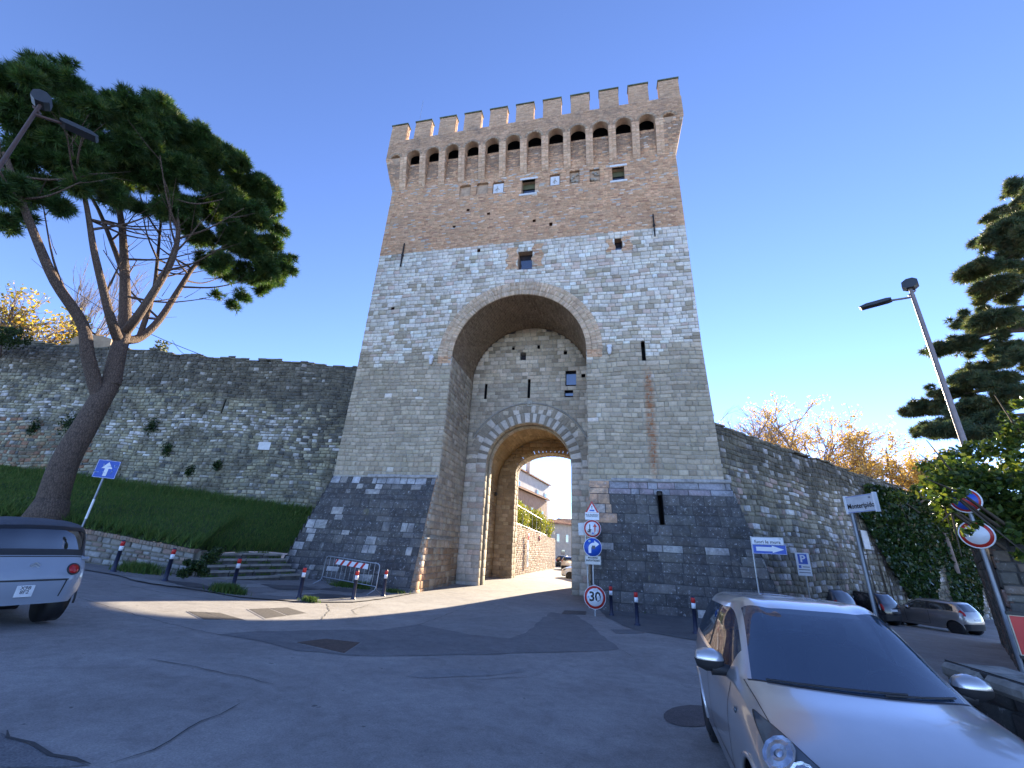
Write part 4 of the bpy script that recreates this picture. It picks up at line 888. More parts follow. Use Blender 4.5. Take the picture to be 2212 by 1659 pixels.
M_BRICKW=plain('pink_brick_wall',(.36,.24,.17),.9,0,.2,3,.4); M_GREYW=plain('grey_render_wall',(.46,.45,.43),.9,0,.15,.8,.2)
house('brick_house',(-13.4,33.,3.7),82,16,9,4.6,.5,'pink brick house with tiled eaves above the street wall beyond the arch',M_BRICKW,[('f',-5,1.6,1.0,1.4),('f',1,1.6,1.0,1.4),('f',5.5,1.7,1.0,1.3),('f',-2,1.6,1,1.4)],.9)
house('grey_house',(-15.5,44.,4.),82,20,10,8.1,.4,'tall pale grey rendered house with a brick chimney behind the brick house',M_GREYW,[('f',-6,5.3,1.0,1.2),('f',3,5.3,1.0,1.2),('f',7.5,5.3,1,1.2)],1.0,chim=(-2.5,-5.2))
house('far_house',(-10.2,60,-.3),62,9,8,6.4,.6,'white plastered house with small windows at the bend of the far street',M_PLASTER,[('f',-2.6,3.6,.8,1.2),('f',.2,3.6,.8,1.2),('f',2.8,3.6,.8,1.2),('f',-1,1,1,1.3)],1.0)
fh=house('arched_house',(-3.6,73,-.3),25,12,8,7.2,.5,'ochre house with a tall arched doorway closing the far street',M_PLASTER2,[('f',-3.6,4.4,.8,1.3),('f',1.6,4.6,.8,1.3)],1.0)
for ax_ in (-2.0,2.6):
    m2=MB(); pts=[(-.9,0)]+[(-.9*math.cos(t),2.9+.9*math.sin(t)) for t in np.linspace(0,math.pi,13)]+[(.9,0)]
    m2.prism(pts,-.05,.3,lambda a,b,d:(ax_+a,-4-d*.2,b)).build('archway',M_PLASTER,fh); m2=MB().prism([(a*.8,b*.95) for a,b in pts],.3,.34,lambda a,b,d:(ax_+a,-4-d*.2-.01,b)); m2.build('arch_door',plain('old_door_wood',(.10,.06,.04),.8),fh)  # dark brown wooden door set inside each archway
# tv aerial on the grey house
MB().tube([(0,0,0),(0,0,3.2)],.025,5).tube([(-.5,0,2.9),(.5,0,2.9)],.012,4).tube([(-.35,0,3.05),(.35,0,3.05)],.012,4).tube([(0,-.5,2.95),(0,.5,2.95)],.012,4).build('aerial',M_GALV,None,(-10.9,41.5,12.6),label='small television aerial on the roof of the pale grey house',cat='aerial')
# no parking disc and a pasted poster column on the street wall
def on_sw(px,py):
    r=ray(px,py); n=np.array([24.2,-.7,0]); n/=np.linalg.norm(n); q=np.array([-6.93,13.4,0]); return CAMC+r*((q-CAMC).dot(n)/r.dot(n))
p=on_sw(1166,1162); o=empty('no_parking_sign',tuple(p),R(95),'small round no parking sign on the sunlit street wall beyond the arch','sign')
T=Matrix.Rotation(R(90),4,'X'); MB().lathe([(0,0),(.3,0),(.3,.02),(0,.02)],24,0,T).build('rim',M_RED,o); MB().lathe([(0,0),(.23,0),(.23,.012),(0,.012)],24,0,Matrix.Translation((0,-.02,0))@T).build('disc',M_BLUE,o); MB().box(-.26,.26,-.036,-.03,-.03,.03,T=Matrix.Rotation(R(45),4,'Y')).build('slash',M_RED,o)
p=on_sw(1137,1192); o=empty('notice_board',tuple(p+np.array([.12,0,0])),R(90),'narrow white notice with a red emblem fixed on the sunlit street wall','notice')
MB().box(-.3,.3,-.03,.03,-1.2,.9,bev=.01).build('panel',M_WHITE,o); MB().lathe([(0,0),(.28,0),(.28,.03),(0,.03)],16,0,Matrix.Translation((0,-.03,1.25))@T).build('emblem',M_RED,o); MB().box(-.2,.2,-.04,-.03,-.8,-.2).box(-.22,.22,-.04,-.03,0,.2).build('print',M_BLACK,o)
# ---------------------------------------------------------------- street furniture
def bollard(px,py,label,h=.95,lean=(0,0),grp='dark blue bollards with red and white tops'):
    q=onG(px,py); o=empty('bollard',(q[0],q[1],gzs(q[0],q[1])+.0),0,label,'bollard',grp); o.rotation_euler=(lean[0],lean[1],0)
    MB().lathe([(.0,-.03),(.095,-.03),(.095,.05),(.07,.07),(.062,.1),(.055,h-.3),(.058,h-.3)],14).build('post',M_NAVY,o)
    MB().lathe([(.0581,h-.3),(.0581,h-.16)],14).build('white_band',M_WHITE,o)
    MB().lathe([(.0583,h-.16),(.0583,h-.04),(.05,h-.02)],14).build('red_band',M_RED,o)
    MB().lathe([(.05,h-.021),(.055,h-.01),(.03,h+.02),(0,h+.025)],14).build('cap',M_NAVY,o); return o
BL=[(243,1237,'bollard at the foot of the low retaining wall, next to the small grey car',(.0,.0)),(355,1257,'bollard in front of the retaining wall end, second from the small grey car',(0,.0)),(501,1275,'bollard standing in a grass clump in front of the stone steps',(0,0)),(645,1295,'bollard between the stone steps and the crowd barrier',(0,0)),(762,1297,'bollard directly in front of the crowd barrier at the edge of the sunlit road',(0,0)),(827,1290,'bollard beside the right end of the crowd barrier near the arch',(0,0)),
    (1321,1330,'bollard next to the round thirty speed sign',(0,0)),(1377,1352,'bollard in front of the right tower foot, middle of its row',(0,0)),(1504,1370,'bollard next to the tail of the silver hatchback in the foreground',(0,0))]
for px,py,lb,ln in BL: bollard(px,py,lb,lean=ln)
# crowd barrier
qa,qb=onG(690,1262),onG(812,1287); 
d=np.array([qb[0]-qa[0],qb[1]-qa[1]]); L=np.linalg.norm(d); sc_=2.3; ctr=(qa+qb)/2
bo=empty('crowd_barrier',(ctr[0],ctr[1],gzs(ctr[0],ctr[1])+.03),math.atan2(d[1],d[0]),'galvanised steel crowd barrier with a red and white striped board','barrier'); w=L/2*.96
bo.rotation_euler[1]=-math.atan2(gzs(qb[0],qb[1])-gzs(qa[0],qa[1]),L)
fr=MB(); z0,z1,r=.28,1.1,.019
fr.tube([(-w,0,z0),(-w,0,z1-.12),(-w+.04,0,z1-.04),(-w+.12,0,z1),(w-.12,0,z1),(w-.04,0,z1-.04),(w,0,z1-.12),(w,0,z0)],r,8).tube([(-w,0,z0),(w,0,z0)],r,8); fr.build('frame',M_GALV,bo)
for k in range(1,12): x=-w+2*w*k/12; MB().tube([(x,0,z0),(x,0,z1)],.008,6).build('bar',M_GALV,bo)
for s in (-1,1): MB().tube([(s*w,0,z0),(s*w-.02*s,-.05,.16),(s*w-.1,-.32,.0)],r,8).tube([(s*w,0,z0),(s*w,.05,.16),(s*w+.05,.3,.0)],r,8).build('leg',M_GALV,bo)
pn=MB().box(-w*.58,w*.62,-.035,-.022,z1-.26,z1-.07).build('striped_board',M_WHITE,bo)
for k in range(5):
    a=-w*.58+ (1.2*w-.1)*k/4.55; s_=.13
    pts=[(max(-w*.58,a-.11),z1-.26),(min(w*.62,a+s_-.11),z1-.26),(min(w*.62,a+s_+.04),z1-.07),(max(-w*.58,a+.04),z1-.07)]
    MB().prism(pts,-.043,-.036,lambda x,z,y:(x,y,z)).build('red_stripe',M_RED,pn)
# ---- signs
def yaw_to_cam(p,extra=0): return math.atan2(p[1]-CAMC[1],p[0]-CAMC[0])-math.pi/2+extra
RX=Matrix.Rotation(R(90),4,'X')
def disc(parent,r,rim,face,z,y=-.05,rimw=.16,name='sign_disc'):
    T=Matrix.Translation((0,y,z))@RX
    o=MB().lathe([(0,-.012),(r,-.012),(r,.004),(0,.004)],36,0,T).build(name,rim,parent)
    MB().lathe([(0,.0042),(r*(1-rimw),.0042),(r*(1-rimw),.0075),(0,.0075)],36,0,T).build('face',face,o); MB().lathe([(r-.012,-.014),(r+.004,-.014),(r+.004,.006),(r-.012,.0061)],36,0,T,True,False).build('white_edge',M_WHITE,o)
    MB().lathe([(0,-.022),(r*.9,-.022),(r*.9,-.0121)],24,0,T).build('back',M_SIGNBACK,o); return o
def flat(parent,pts,y,mat,name,z=0,th=.002): return MB().prism([(a,b+z) for a,b in pts],y,y-th,lambda a,b,d:(a,d,b)).build(name,mat,parent)
def text(parent,txt,size,x,y,z,mat,bold=0.,space=1.,name='lettering',rot=0):
    o=obj(name,text_mesh(txt,size,mat,bold,space),parent,(x,y,z),(R(90),0,0)); 
    if rot: o.rotation_euler=(R(90),rot,0)
    return o
def plate(parent,w,h,z,mat,name='plate',y=-.05,x=0,edge=None):
    o=MB().box(x-w/2,x+w/2,y-.006,y+.006,z-h/2,z+h/2,bev=.004).build(name,mat,parent)
    if edge: 
        e=MB()
        for a,b,c,d in ((x-w/2+.01,x+w/2-.01,z+h/2-.018,z+h/2-.01),(x-w/2+.01,x+w/2-.01,z-h/2+.01,z-h/2+.018),(x-w/2+.01,x-w/2+.018,z-h/2+.01,z+h/2-.01),(x+w/2-.018,x+w/2-.01,z-h/2+.01,z+h/2-.01)): e.box(a,b,y-.0085,y-.0062,c,d)
        e.build('border',edge,o)
    return o
M_GREYTXT=plain('grey_print',(.12,.12,.13),.6); M_RED2=plain('sign_red',(.50,.03,.02),.35,0,.06)
# tall post beside the arch: triangle, plate, round signs
q=onG(1283,1317); D0=math.hypot(q[0],q[1]+20)
def zat(px,py,D): return float(atd(px,py,D)[2])
sg=empty('traffic_sign_post',(q[0],q[1],gzs(q[0],q[1])),yaw_to_cam(q),'grey post beside the arch with a warning triangle and two round traffic signs','traffic sign'); zb=sg.location[2]
MB().tube([(0,0,-.1),(0,0,zat(1274,1085,D0)-zb)],.03,10).build('post',M_GALV,sg)
zt=zat(1277,1098,D0)-zb; s=.315
tri=[(0,s*.92),(-s*.98,-s*.70),(s*.98,-s*.70)]
o=flat(sg,tri,-.045,M_RED2,'warning_triangle',zt,.01); flat(o,[(0,s*.58),(-s*.62,-s*.51),(s*.62,-s*.51)],-.056,M_WHITE,'face',zt); flat(o,[(-.018,.1),(.018,.1),(.012,-.03),(-.012,-.03)],-.059,M_BLACK,'exclamation_mark',zt); flat(o,[(-.1,-.12),(.1,-.12),(.1,-.06),(-.1,-.06)],-.059,M_BLUE,'sticker',zt)
zt=zat(1278,1115,D0)-zb; o=plate(sg,.57,.29,zt-.0,M_WHITE,'text_plate',edge=None); text(o,'BUS IN SENSO\nCONTRARIO',.082,0,-.058,zt+.02,M_GREYTXT,.002)
zt=zat(1279,1142,D0)-zb; o=disc(sg,.345,M_RED2,M_WHITE,zt,rimw=.22)
flat(o,[(-.12,.16),(-.08,.16),(-.08,-.03),(-.03,-.03),(-.10,-.14),(-.17,-.03),(-.12,-.03)],-.06,M_BLACK,'black_arrow',zt); flat(o,[(.08,-.17),(.13,-.17),(.13,.06),(.19,.06),(.105,.2),(.02,.06),(.08,.06)],-.06,M_RED2,'red_arrow',zt); flat(o,[(-.2,-.08),(-.06,-.1),(-.08,-.16),(-.19,-.14)],-.062,M_GREYTXT,'sticker',zt); flat(o,[(-.02,-.2),(.06,-.2),(.06,-.15),(-.02,-.15)],-.062,M_BLUE,'sticker',zt); flat(o,[(.1,-.2),(.2,-.18),(.18,-.1),(.1,-.12)],-.062,M_SIGNBACK,'sticker',zt)
zt=zat(1281,1182,D0)-zb; o=disc(sg,.355,M_BLUE,M_BLUE,zt,rimw=.04)
arc=[(-.16,-.22),(-.06,-.22),(-.06,-.05)]+[(-.06+.1*(1-math.cos(t)),-.05+.1*math.sin(t)) for t in np.linspace(0,math.pi/2,7)]+[(.1,.05),(.1,-.0),(.26,.12),(.06,.26),(.07,.17)]+[(.05-.22*math.sin(t),-.05+.22*math.cos(t)) for t in np.linspace(0,math.pi/2,7)]
flat(o,arc,-.06,M_WHITE,'white_turn_arrow',zt); flat(o,[(-.03,-.06),(.1,-.06),(.1,.06),(-.03,.06)],-.064,M_GREYTXT,'sticker',zt); MB().lathe([(0,0),(.05,0),(.05,.002),(0,.002)],12,0,Matrix.Translation((-.12,-.06,zt+.22))@RX).build('sticker',plain('pale_sticker',(.35,.5,.6),.5),o)
zt=zat(1282,1210,D0)-zb; o=plate(sg,.62,.33,zt,plain('cream_plate',(.62,.60,.55),.5),'text_plate',edge=M_GREYTXT); text(o,'eccetto\nautorizzati',.125,0,-.06,zt+.045,M_BLACK,.003)
MB().box(-.34,-.04,-.03,-.01,zat(1250,1140,D0)-zb-.01,zat(1250,1140,D0)-zb+.0).build('bracket',M_GALV,sg)
# second leaning post with the back of a small plate
q2=onG(1273,1315); o=empty('sign_post',(q2[0],q2[1],gzs(q2[0],q2[1])),yaw_to_cam(q2),'thin leaning galvanised post with a small plate seen from behind beside the arch','sign post'); D2=math.hypot(q2[0],q2[1]+20)
tp_=atd(1258,1128,D2); hh=tp_[2]-o.location[2]; o.rotation_euler=(0,R(-2.2),o.rotation_euler[2]); MB().tube([(0,0,-.1),(0,0,hh)],.028,10).build('post',M_GALV,o); MB().box(-.28,-.02,.0,.02,hh-.5,hh-.02).build('sign_back',M_SIGNBACK,o); MB().box(-.02,.03,-.03,.03,hh-.5,hh-.02).build('clamp',M_GALV,o)
# low thirty sign on a short stub in front of the post
q3=onG(1286,1331); o=empty('speed_limit_sign',(q3[0],q3[1],gzs(q3[0],q3[1])),yaw_to_cam(q3),'round thirty speed limit sign with stickers mounted low beside the arch','traffic sign'); D3=math.hypot(q3[0],q3[1]+20); zz=zat(1285,1290,D3)-o.location[2]
MB().tube([(0,.0,-.05),(0,.0,zz+.4)],.03,10).build('post',M_GALV,o); d_=disc(o,.37,M_RED2,M_WHITE,zz,rimw=.24); text(d_,'30',.42,0,-.06,zz+.01,M_BLACK,.012,.95)
flat(d_,[(-.27,.02),(-.2,.04),(-.19,-.03),(-.26,-.05)],-.0635,plain('pale_sticker',(.35,.5,.6),.5),'sticker',zz); flat(d_,[(-.08,.24),(.08,.30),(.12,.22),(-.04,.17)],-.0635,M_SIGNBACK,'sticker',zz); flat(d_,[(.07,-.1),(.17,-.08),(.16,.06),(.08,.04)],-.0635,M_SIGNBACK,'sticker',zz)
# street name and arrow
def post_thing(name,px,py,D,ztop_px,label,cat,rz=0,r=.03,mat=M_GALV):
    p=atd(px,py,D); z0=gzs(p[0],p[1]); o=empty(name,(p[0],p[1],z0),yaw_to_cam(p,rz),label,cat)
    zt=atd(*ztop_px,D)[2]-z0; MB().tube([(0,0,-.1),(0,0,zt)],r,10).build('post',mat,o); return o,z0
o,z0=post_thing('street_name_sign',1641,1290,18.6,(1624,1158),'fuori le mura street name plate above a blue one way arrow on a post','street sign')
za=zat(1652,1169,18.6)-z0; c_=plate(o,1.02,.27,za,M_WHITE,'name_plate',x=.5,edge=M_GREYTXT); text(c_,'fuori le mura',.155,.5,-.06,za-.03,M_BLACK,.002); text(c_,'via',.06,.9,-.06,za+.09,M_BLACK)
zb_=zat(1653,1186,18.6)-z0; c_=plate(o,1.05,.33,zb_,M_BLUE,'arrow_plate',x=.53,edge=M_WHITE); flat(c_,[(.12,-.07),(.62,-.07),(.62,-.12),(.98,0),(.62,.12),(.62,.07),(.12,.07)],-.06,M_WHITE,'white_arrow',zb_)
o,z0=post_thing('parking_sign',1750,1295,25.,(1734,1198),'white parking sign with a blue letter P in front of the right town wall','parking sign')
za=zat(1741,1219,25)-z0; c_=plate(o,.54,.98,za,M_WHITE,'panel',y=-.05); plate(c_,.36,.43,za+.22,M_BLUE,'blue_square',y=-.059); text(c_,'P',.43,0,-.068,za+.22,M_WHITE,.012); flat(c_,[(-.2,-.05),(-.1,-.05),(-.1,-.17),(-.2,-.17)],-.06,M_BLUE,'pictogram',za); 
for k in range(3): flat(c_,[(-.05 if k<1 else -.22,-.1-k*.12),(.22,-.1-k*.12),(.22,-.13-k*.12),(-.05 if k<1 else -.22,-.13-k*.12)],-.06,M_GREYTXT,'print_line',za)
o,z0=post_thing('street_name_sign',1893,1330,12.5,(1822,1080),'Monteripido street name plate with white end caps on a thick grey post','street sign',rz=R(-52),r=.042,mat=M_GREYPOST)
za=zat(1850,1091,12.5)-z0; c_=plate(o,.86,.36,za,plain('dull_white_plate',(.55,.56,.58),.5),'name_plate',x=.36,edge=M_BLUE); text(c_,'Monteripido',.15,.36,-.06,za-.045,M_BLACK,.003); text(c_,'via',.06,.64,-.06,za+.11,M_BLACK)
MB().box(-.07,-.03,-.08,.0,za-.2,za+.2).build('end_cap',M_WHITE,o); MB().box(.75,.79,-.08,.0,za-.2,za+.2).build('end_cap',M_WHITE,o); c_.rotation_euler=(0,R(0),0)
# one way sign on the bank
pz=atd(178,1137,21.); o=empty('one_way_sign',(pz[0],pz[1],pz[2]-.1),yaw_to_cam(pz,R(-14)),'blue square one way sign with a white arrow and scribbles on the grass bank','traffic sign'); z0=pz[2]-.1; zt=zat(232,1000,21.)-z0; o.rotation_euler[1]=R(1.5)
MB().tube([(0,0,-.2),(0,0,zt+.1)],.032,10).build('post',M_GREYPOST,o); MB().tube([(0,0,.35),(0,0,1.0)],.0335,10).build('white_sleeve',M_WHITE,o)
c_=plate(o,.62,.62,zt-.22,M_BLUE,'panel',edge=M_WHITE); flat(c_,[(-.05,-.24),(.05,-.24),(.05,.02),(.15,.02),(0,.25),(-.15,.02),(-.05,.02)],-.06,M_WHITE,'white_arrow',zt-.22)
rg_=random.Random(3); M_SCRIB=plain('pale_graffiti',(.35,.48,.75),.6)
for k in range(6):
    x,z=-.24+.09*k+rg_.uniform(-.02,.02),zt-.22+(.14 if k%2 else -.12)+rg_.uniform(-.03,.03); MB().tube([(x+rg_.uniform(-.07,.07),-.058,z+rg_.uniform(-.06,.06)) for _ in range(5)],.011,4).build('graffiti_stroke',M_SCRIB,c_)
# two round signs half hidden by ivy at the right
DS=10.; pb=atd(2195,1405,DS); o=empty('traffic_sign_post',(pb[0],pb[1],gzs(pb[0],pb[1])),yaw_to_cam(pb,R(-12)),'leaning grey post with two round signs half buried in ivy','traffic sign'); z0=o.location[2]
zz=zat(2103,1155,DS)-z0; MB().tube([(0,0,-.1),(0,0,zz+.65)],.028,10).build('post',M_GREYPOST,o); disc(o,.2,M_RED2,M_WHITE,zz,rimw=.28,name='vehicle_ban_disc')
zu=zat(2064,1082,DS)-z0; c_=disc(o,.19,M_RED2,M_BLUE,zu,rimw=.22,name='no_parking_disc'); MB().box(-.17,.17,-.0605,-.0595,-.02,.02,T=Matrix.Translation((0,0,zu))@Matrix.Rotation(R(45),4,'Y')).build('slash',M_RED2,c_)
# red and cream board at the far right edge
pb=atd(2220,1372,9.0); o=empty('striped_board',(pb[0],pb[1],gzs(pb[0],pb[1])),yaw_to_cam(pb,R(10)),'red and cream striped road works board on dark metal legs','barrier board'); z1=zat(2205,1330,9.)-o.location[2]; z2=zat(2207,1415,9.)-o.location[2]
MB().box(-.12,.9,-.015,.015,z2,z1).build('board',plain('cream_paint',(.62,.58,.42),.5),o)
for k in range(3): MB().box(-.11+.42*k,.08+.42*k,-.02,-.0155,z2+.01,z1-.01).build('red_stripe',M_RED,o)
MB().box(-.13,.9,-.03,.03,z1,z1+.04).box(-.13,.9,-.03,.03,z2-.04,z2).box(-.1,-.05,-.03,.03,-.02,z2-.03).box(.8,.85,-.03,.03,-.02,z2-.03).build('frame',M_BLACK,o)
# ---- street lamps
def street_lamp(p,H,rz,label,r0=.09,back=False):
    o=empty('street_lamp',p,rz,label,'street lamp','street lamps with one arm and a floodlight')
    MB().tube([(0,0,-.3),(0,0,H*.5),(0,0,H)],[r0,r0*.85,r0*.62],12).build('pole',M_POLE,o)
    MB().tube([(0,0,H-.1),(-.25,0,H-.06),(-.55,0,H+.0)],.035,8).build('arm',M_POLE,o)
    hd=MB(); hd.prism([(-1.35,.02),(-1.3,-.035),(-.62,-.05),(-.5,-.03),(-.5,.03),(-.62,.06),(-1.15,.07)],-.13,.13,lambda a,b,d:(a,d,H+.02+b)); hd.build('lantern',M_LAMPHEAD,o)
    MB().tube([(0,0,H),(0,0,H+.28)],.045,8).tube([(-.1,0,H-.02),(.1,0,H+.1)],.03,6).build('bracket',M_POLE,o)
    fl=MB().prism([(-.2,-.08),(-.1,-.15),(.08,-.17),(.2,-.08),(.2,.06),(.1,.15),(-.05,.16),(-.18,.08)],-.15,.15,lambda a,b,d:(a+.02,d,H+.36+b)); fl.build('floodlight',M_LAMPHEAD,o); return o
M_POLE=plain('brown_grey_pole',(.23,.18,.165),.45,.3,.15,8); M_LAMPHEAD=plain('dark_lamp_head',(.045,.05,.055),.5,.3)
pl=atd(2094,985,17.); pt=atd(1974,650,17.); z0=gzs(pl[0],pl[1])
street_lamp((pt[0]+.02,pt[1],z0),pt[2]-z0+.25,yaw_to_cam(pt),'tall street lamp with one arm rising out of the ivy in front of the cedar')
pt=atd(78,240,13.5); z0=gzs(pt[0],pt[1]); o=street_lamp((pt[0],pt[1],z0),pt[2]-z0,yaw_to_cam(pt)+math.pi-.3,'brown street lamp with a boxy floodlight in front of the pine crown',.07)
for ch_ in o.children:
    if ch_.name.startswith(('pole','arm','bracket')): ch_.data.materials[0]=plain('dark_brown_pole',(.085,.05,.042),.55,.2)
    ch_.scale=(.8,1,1)
# ---- covers in the road
def cover(name,px,label,mat,frame,dz=.012,split=1,w=None):
    P=[onG(*p) for p in px]; c=np.mean(P,0); o=empty(name,(c[0],c[1],gzs(c[0],c[1])),0,label,'manhole cover')
    Q=[np.array(p)-c for p in P]
    def fillq(q,d0,d1,nm,m,par):
        V=[(a[0],a[1],gzs(a[0]+c[0],a[1]+c[1])-o.location[2]+d) for d in (d0,d1) for a in q]; F=[(3,2,1,0),(4,5,6,7)]+[(i,(i+1)%4,4+(i+1)%4,4+i) for i in range(4)]
        return obj(nm,newmesh(nm,V,F,m),par)
    fillq([q*1.06 for q in Q],-.03,dz*.6,'frame',frame,o)
    for k in range(split):
        f0,f1=k/split+.02,(k+1)/split-.02; l=lambda a,b,t:a+(b-a)*t
        fillq([l(Q[0],Q[1],f0),l(Q[0],Q[1],f1),l(Q[3],Q[2],f1),l(Q[3],Q[2],f0)],-.02,dz,'lid',mat,o)
    return o
M_LID=plain('worn_iron_lid',(.085,.075,.068),.75,.2,.3,25,.8); M_LIDR=plain('rusty_lid',(.10,.07,.055),.85,.1,.3,12,.6)
cover('manhole_cover',[(405,1322),(476,1325),(528,1340),(438,1339)],'wide two part iron cover with chalky marks in the sunlit road, nearer the small car',M_LID,M_ASPH,split=2)
cover('manhole_cover',[(536,1317),(622,1313),(662,1325),(572,1337)],'two part iron cover in the sunlit road, nearer the bollard row',M_LID,M_ASPH,split=2)
cover('manhole_cover',[(640,1389),(705,1381),(778,1389),(742,1413)],'square rusty cover at the edge of the dark asphalt patch',M_LIDR,M_PAVE)
cover('drain_grate',[(1219,1319),(1267,1321),(1266,1329),(1212,1327)],'small dark drain grate in the road near the speed sign',M_LID,M_PAVE)
q=onG(1495,1548); P_=[onG(1495+62*math.cos(t),1548+24*math.sin(t)) for t in np.linspace(0,2*math.pi,20)[:-1]]
poly_sheet('round_road_repair',[tuple(p[:2]) for p in P_],asphalt('coarse_repair',(.10,.09,.09),(.16,.14,.13),.8),.006,step=.1,jag=.01,kind='structure')
poly_sheet('road_repair',G((1318,1360),(1395,1360),(1390,1368),(1330,1369)),M_ASPHD,.008,seed=4,kind='structure')
q=onG(20,1640); poly_sheet('coarse_road_patch',G((0,1585),(60,1610),(110,1634),(190,1655),(150,1659),(0,1659)),asphalt('coarse_patch',(.12,.12,.12),(.2,.2,.2),.9),.005,seed=2,kind='structure')
# ---------------------------------------------------------------- cars
def cr_axis(A,sub,sharp):
    """Catmull-Rom along axis 0"""
    n=len(A); out=[]
    for i in range(n-1):
        p1,p2=A[i],A[i+1]
        p0=A[i-1] if (i>0 and i not in sharp) else 2*p1-p2
        p3=A[i+2] if (i+2<n and (i+1) not in sharp) else 2*p2-p1
        for k in range(sub):
            t=k/sub; out.append(.5*((2*p1)+(-p0+p2)*t+(2*p0-5*p1+4*p2-p3)*t*t+(-p0+3*p1-3*p2+p3)*t**3))
    out.append(A[-1]); return np.array(out)
class Shell:
    def __init__(s,half,sub=8,su=(4,),sv=(3,),scale=(1,1,1)):
        h=np.array(half,float)*np.array(scale); m=h[:,::-1][:,1:].copy(); m[:,:,1]*=-1
        full=np.concatenate([h,m],1); n=h.shape[1]-1
        D=cr_axis(full,sub,set(su)); D=np.swapaxes(cr_axis(np.swapaxes(D,0,1),sub,set(sv)|{2*n-x for x in sv}),0,1)
        s.D=D; s.sub=sub; s.nu,s.nv=full.shape[:2]
        a=np.gradient(D,axis=0);b=np.gradient(D,axis=1); N_=np.cross(b,a); N_/=np.maximum(np.linalg.norm(N_,axis=2,keepdims=True),1e-9)
        c=D-np.array([0,0,.75]); 
        if (N_*c).sum()<0: N_=-N_
        s.N=N_
    def at(s,u,v,off=0.):
        x=np.clip(np.asarray(u,float)*s.sub,0,s.D.shape[0]-1.001); y=np.clip(np.asarray(v,float)*s.sub,0,s.D.shape[1]-1.001)
        i=x.astype(int);j=y.astype(int);f=(x-i)[...,None];g=(y-j)[...,None]
        q=lambda A:A[i,j]*(1-f)*(1-g)+A[i+1,j]*f*(1-g)+A[i,j+1]*(1-f)*g+A[i+1,j+1]*f*g
        n=q(s.N); n/=np.maximum(np.linalg.norm(n,axis=-1,keepdims=True),1e-9); return q(s.D)+n*np.asarray(off,float)[...,None]
    def patch(s,quad,off,n=10,m=10,bulge=0.):
        a,b,c,d=[np.array(p,float) for p in quad]; S,T=np.meshgrid(np.linspace(0,1,n),np.linspace(0,1,m),indexing='ij')
        uv=(a*((1-S)*(1-T))[...,None]+b*(S*(1-T))[...,None]+c*(S*T)[...,None]+d*((1-S)*T)[...,None]); P=s.at(uv[...,0],uv[...,1],off+0*S)
        if bulge: P=s.at(uv[...,0],uv[...,1],0*S)+ (s.at(uv[...,0],uv[...,1],1.+0*S)-s.at(uv[...,0],uv[...,1],0*S))*(off+bulge*np.sin(S*math.pi)*np.sin(T*math.pi))[...,None]
        idx=np.arange(n*m).reshape(n,m); F=np.stack([idx[:-1,:-1],idx[1:,:-1],idx[1:,1:],idx[:-1,1:]],-1).reshape(-1,4); return P.reshape(-1,3),F
    def poly(s,pts,off,step=24,center=None):
        """filled outline in (u,v), as a fan of rings about its centre"""
        P=np.array(pts,float); c=np.array(center) if center is not None else P.mean(0); n=len(P); R_=5; V=[];F=[]
        for r in range(R_+1):
            q=c+(P-c)*(r/R_ if r else .001); V.append(s.at(q[:,0],q[:,1],off+0*q[:,0]))
        for r in range(R_):
            for k in range(n): F.append((r*n+k,r*n+(k+1)%n,(r+1)*n+(k+1)%n,(r+1)*n+k))
        return np.concatenate(V),F
UP=[[(1.38,.775,.22),(1.45,.765,.23),(1.53,.74,.235),(1.62,.68,.24),(1.69,.55,.24),(1.75,.3,.24),(1.765,0,.24)],
[(1.34,.79,.24),(1.42,.795,.40),(1.53,.775,.50),(1.63,.70,.53),(1.70,.56,.54),(1.76,.3,.54),(1.775,0,.54)],
[(1.2,.79,.24),(1.3,.805,.45),(1.40,.79,.64),(1.50,.725,.745),(1.585,.60,.765),(1.67,.32,.755),(1.70,0,.75)],
[(.95,.79,.22),(.98,.81,.45),(1.02,.805,.70),(1.10,.755,.865),(1.18,.64,.905),(1.30,.34,.925),(1.33,0,.93)],
[(.66,.79,.22),(.66,.815,.45),(.66,.815,.72),(.68,.765,.925),(.76,.665,.975),(.93,.36,1.0),(.985,0,1.005)],
[(.1,.79,.22),(.1,.82,.45),(.1,.82,.74),(.1,.785,.955),(.14,.555,1.385),(.24,.30,1.425),(.27,0,1.43)],
[(-.35,.79,.22),(-.35,.82,.45),(-.35,.82,.75),(-.35,.79,.965),(-.33,.585,1.415),(-.33,.31,1.47),(-.33,0,1.48)],
[(-1.0,.79,.22),(-1.0,.82,.45),(-1.0,.815,.76),(-1.0,.785,1.0),(-.98,.575,1.39),(-1.0,.3,1.445),(-1.0,0,1.455)],
[(-1.25,.785,.24),(-1.3,.81,.46),(-1.38,.80,.77),(-1.4,.755,1.0),(-1.36,.54,1.35),(-1.42,.29,1.395),(-1.43,0,1.40)],
[(-1.32,.78,.24),(-1.42,.79,.46),(-1.52,.765,.76),(-1.58,.71,.93),(-1.615,.58,1.0),(-1.66,.31,1.0),(-1.67,0,1.0)],
[(-1.38,.775,.235),(-1.48,.77,.42),(-1.58,.74,.56),(-1.66,.67,.6),(-1.71,.56,.6),(-1.755,.3,.6),(-1.765,0,.6)],
[(-1.4,.75,.24),(-1.47,.74,.24),(-1.54,.71,.24),(-1.61,.66,.24),(-1.68,.55,.24),(-1.72,.3,.24),(-1.73,0,.24)]]
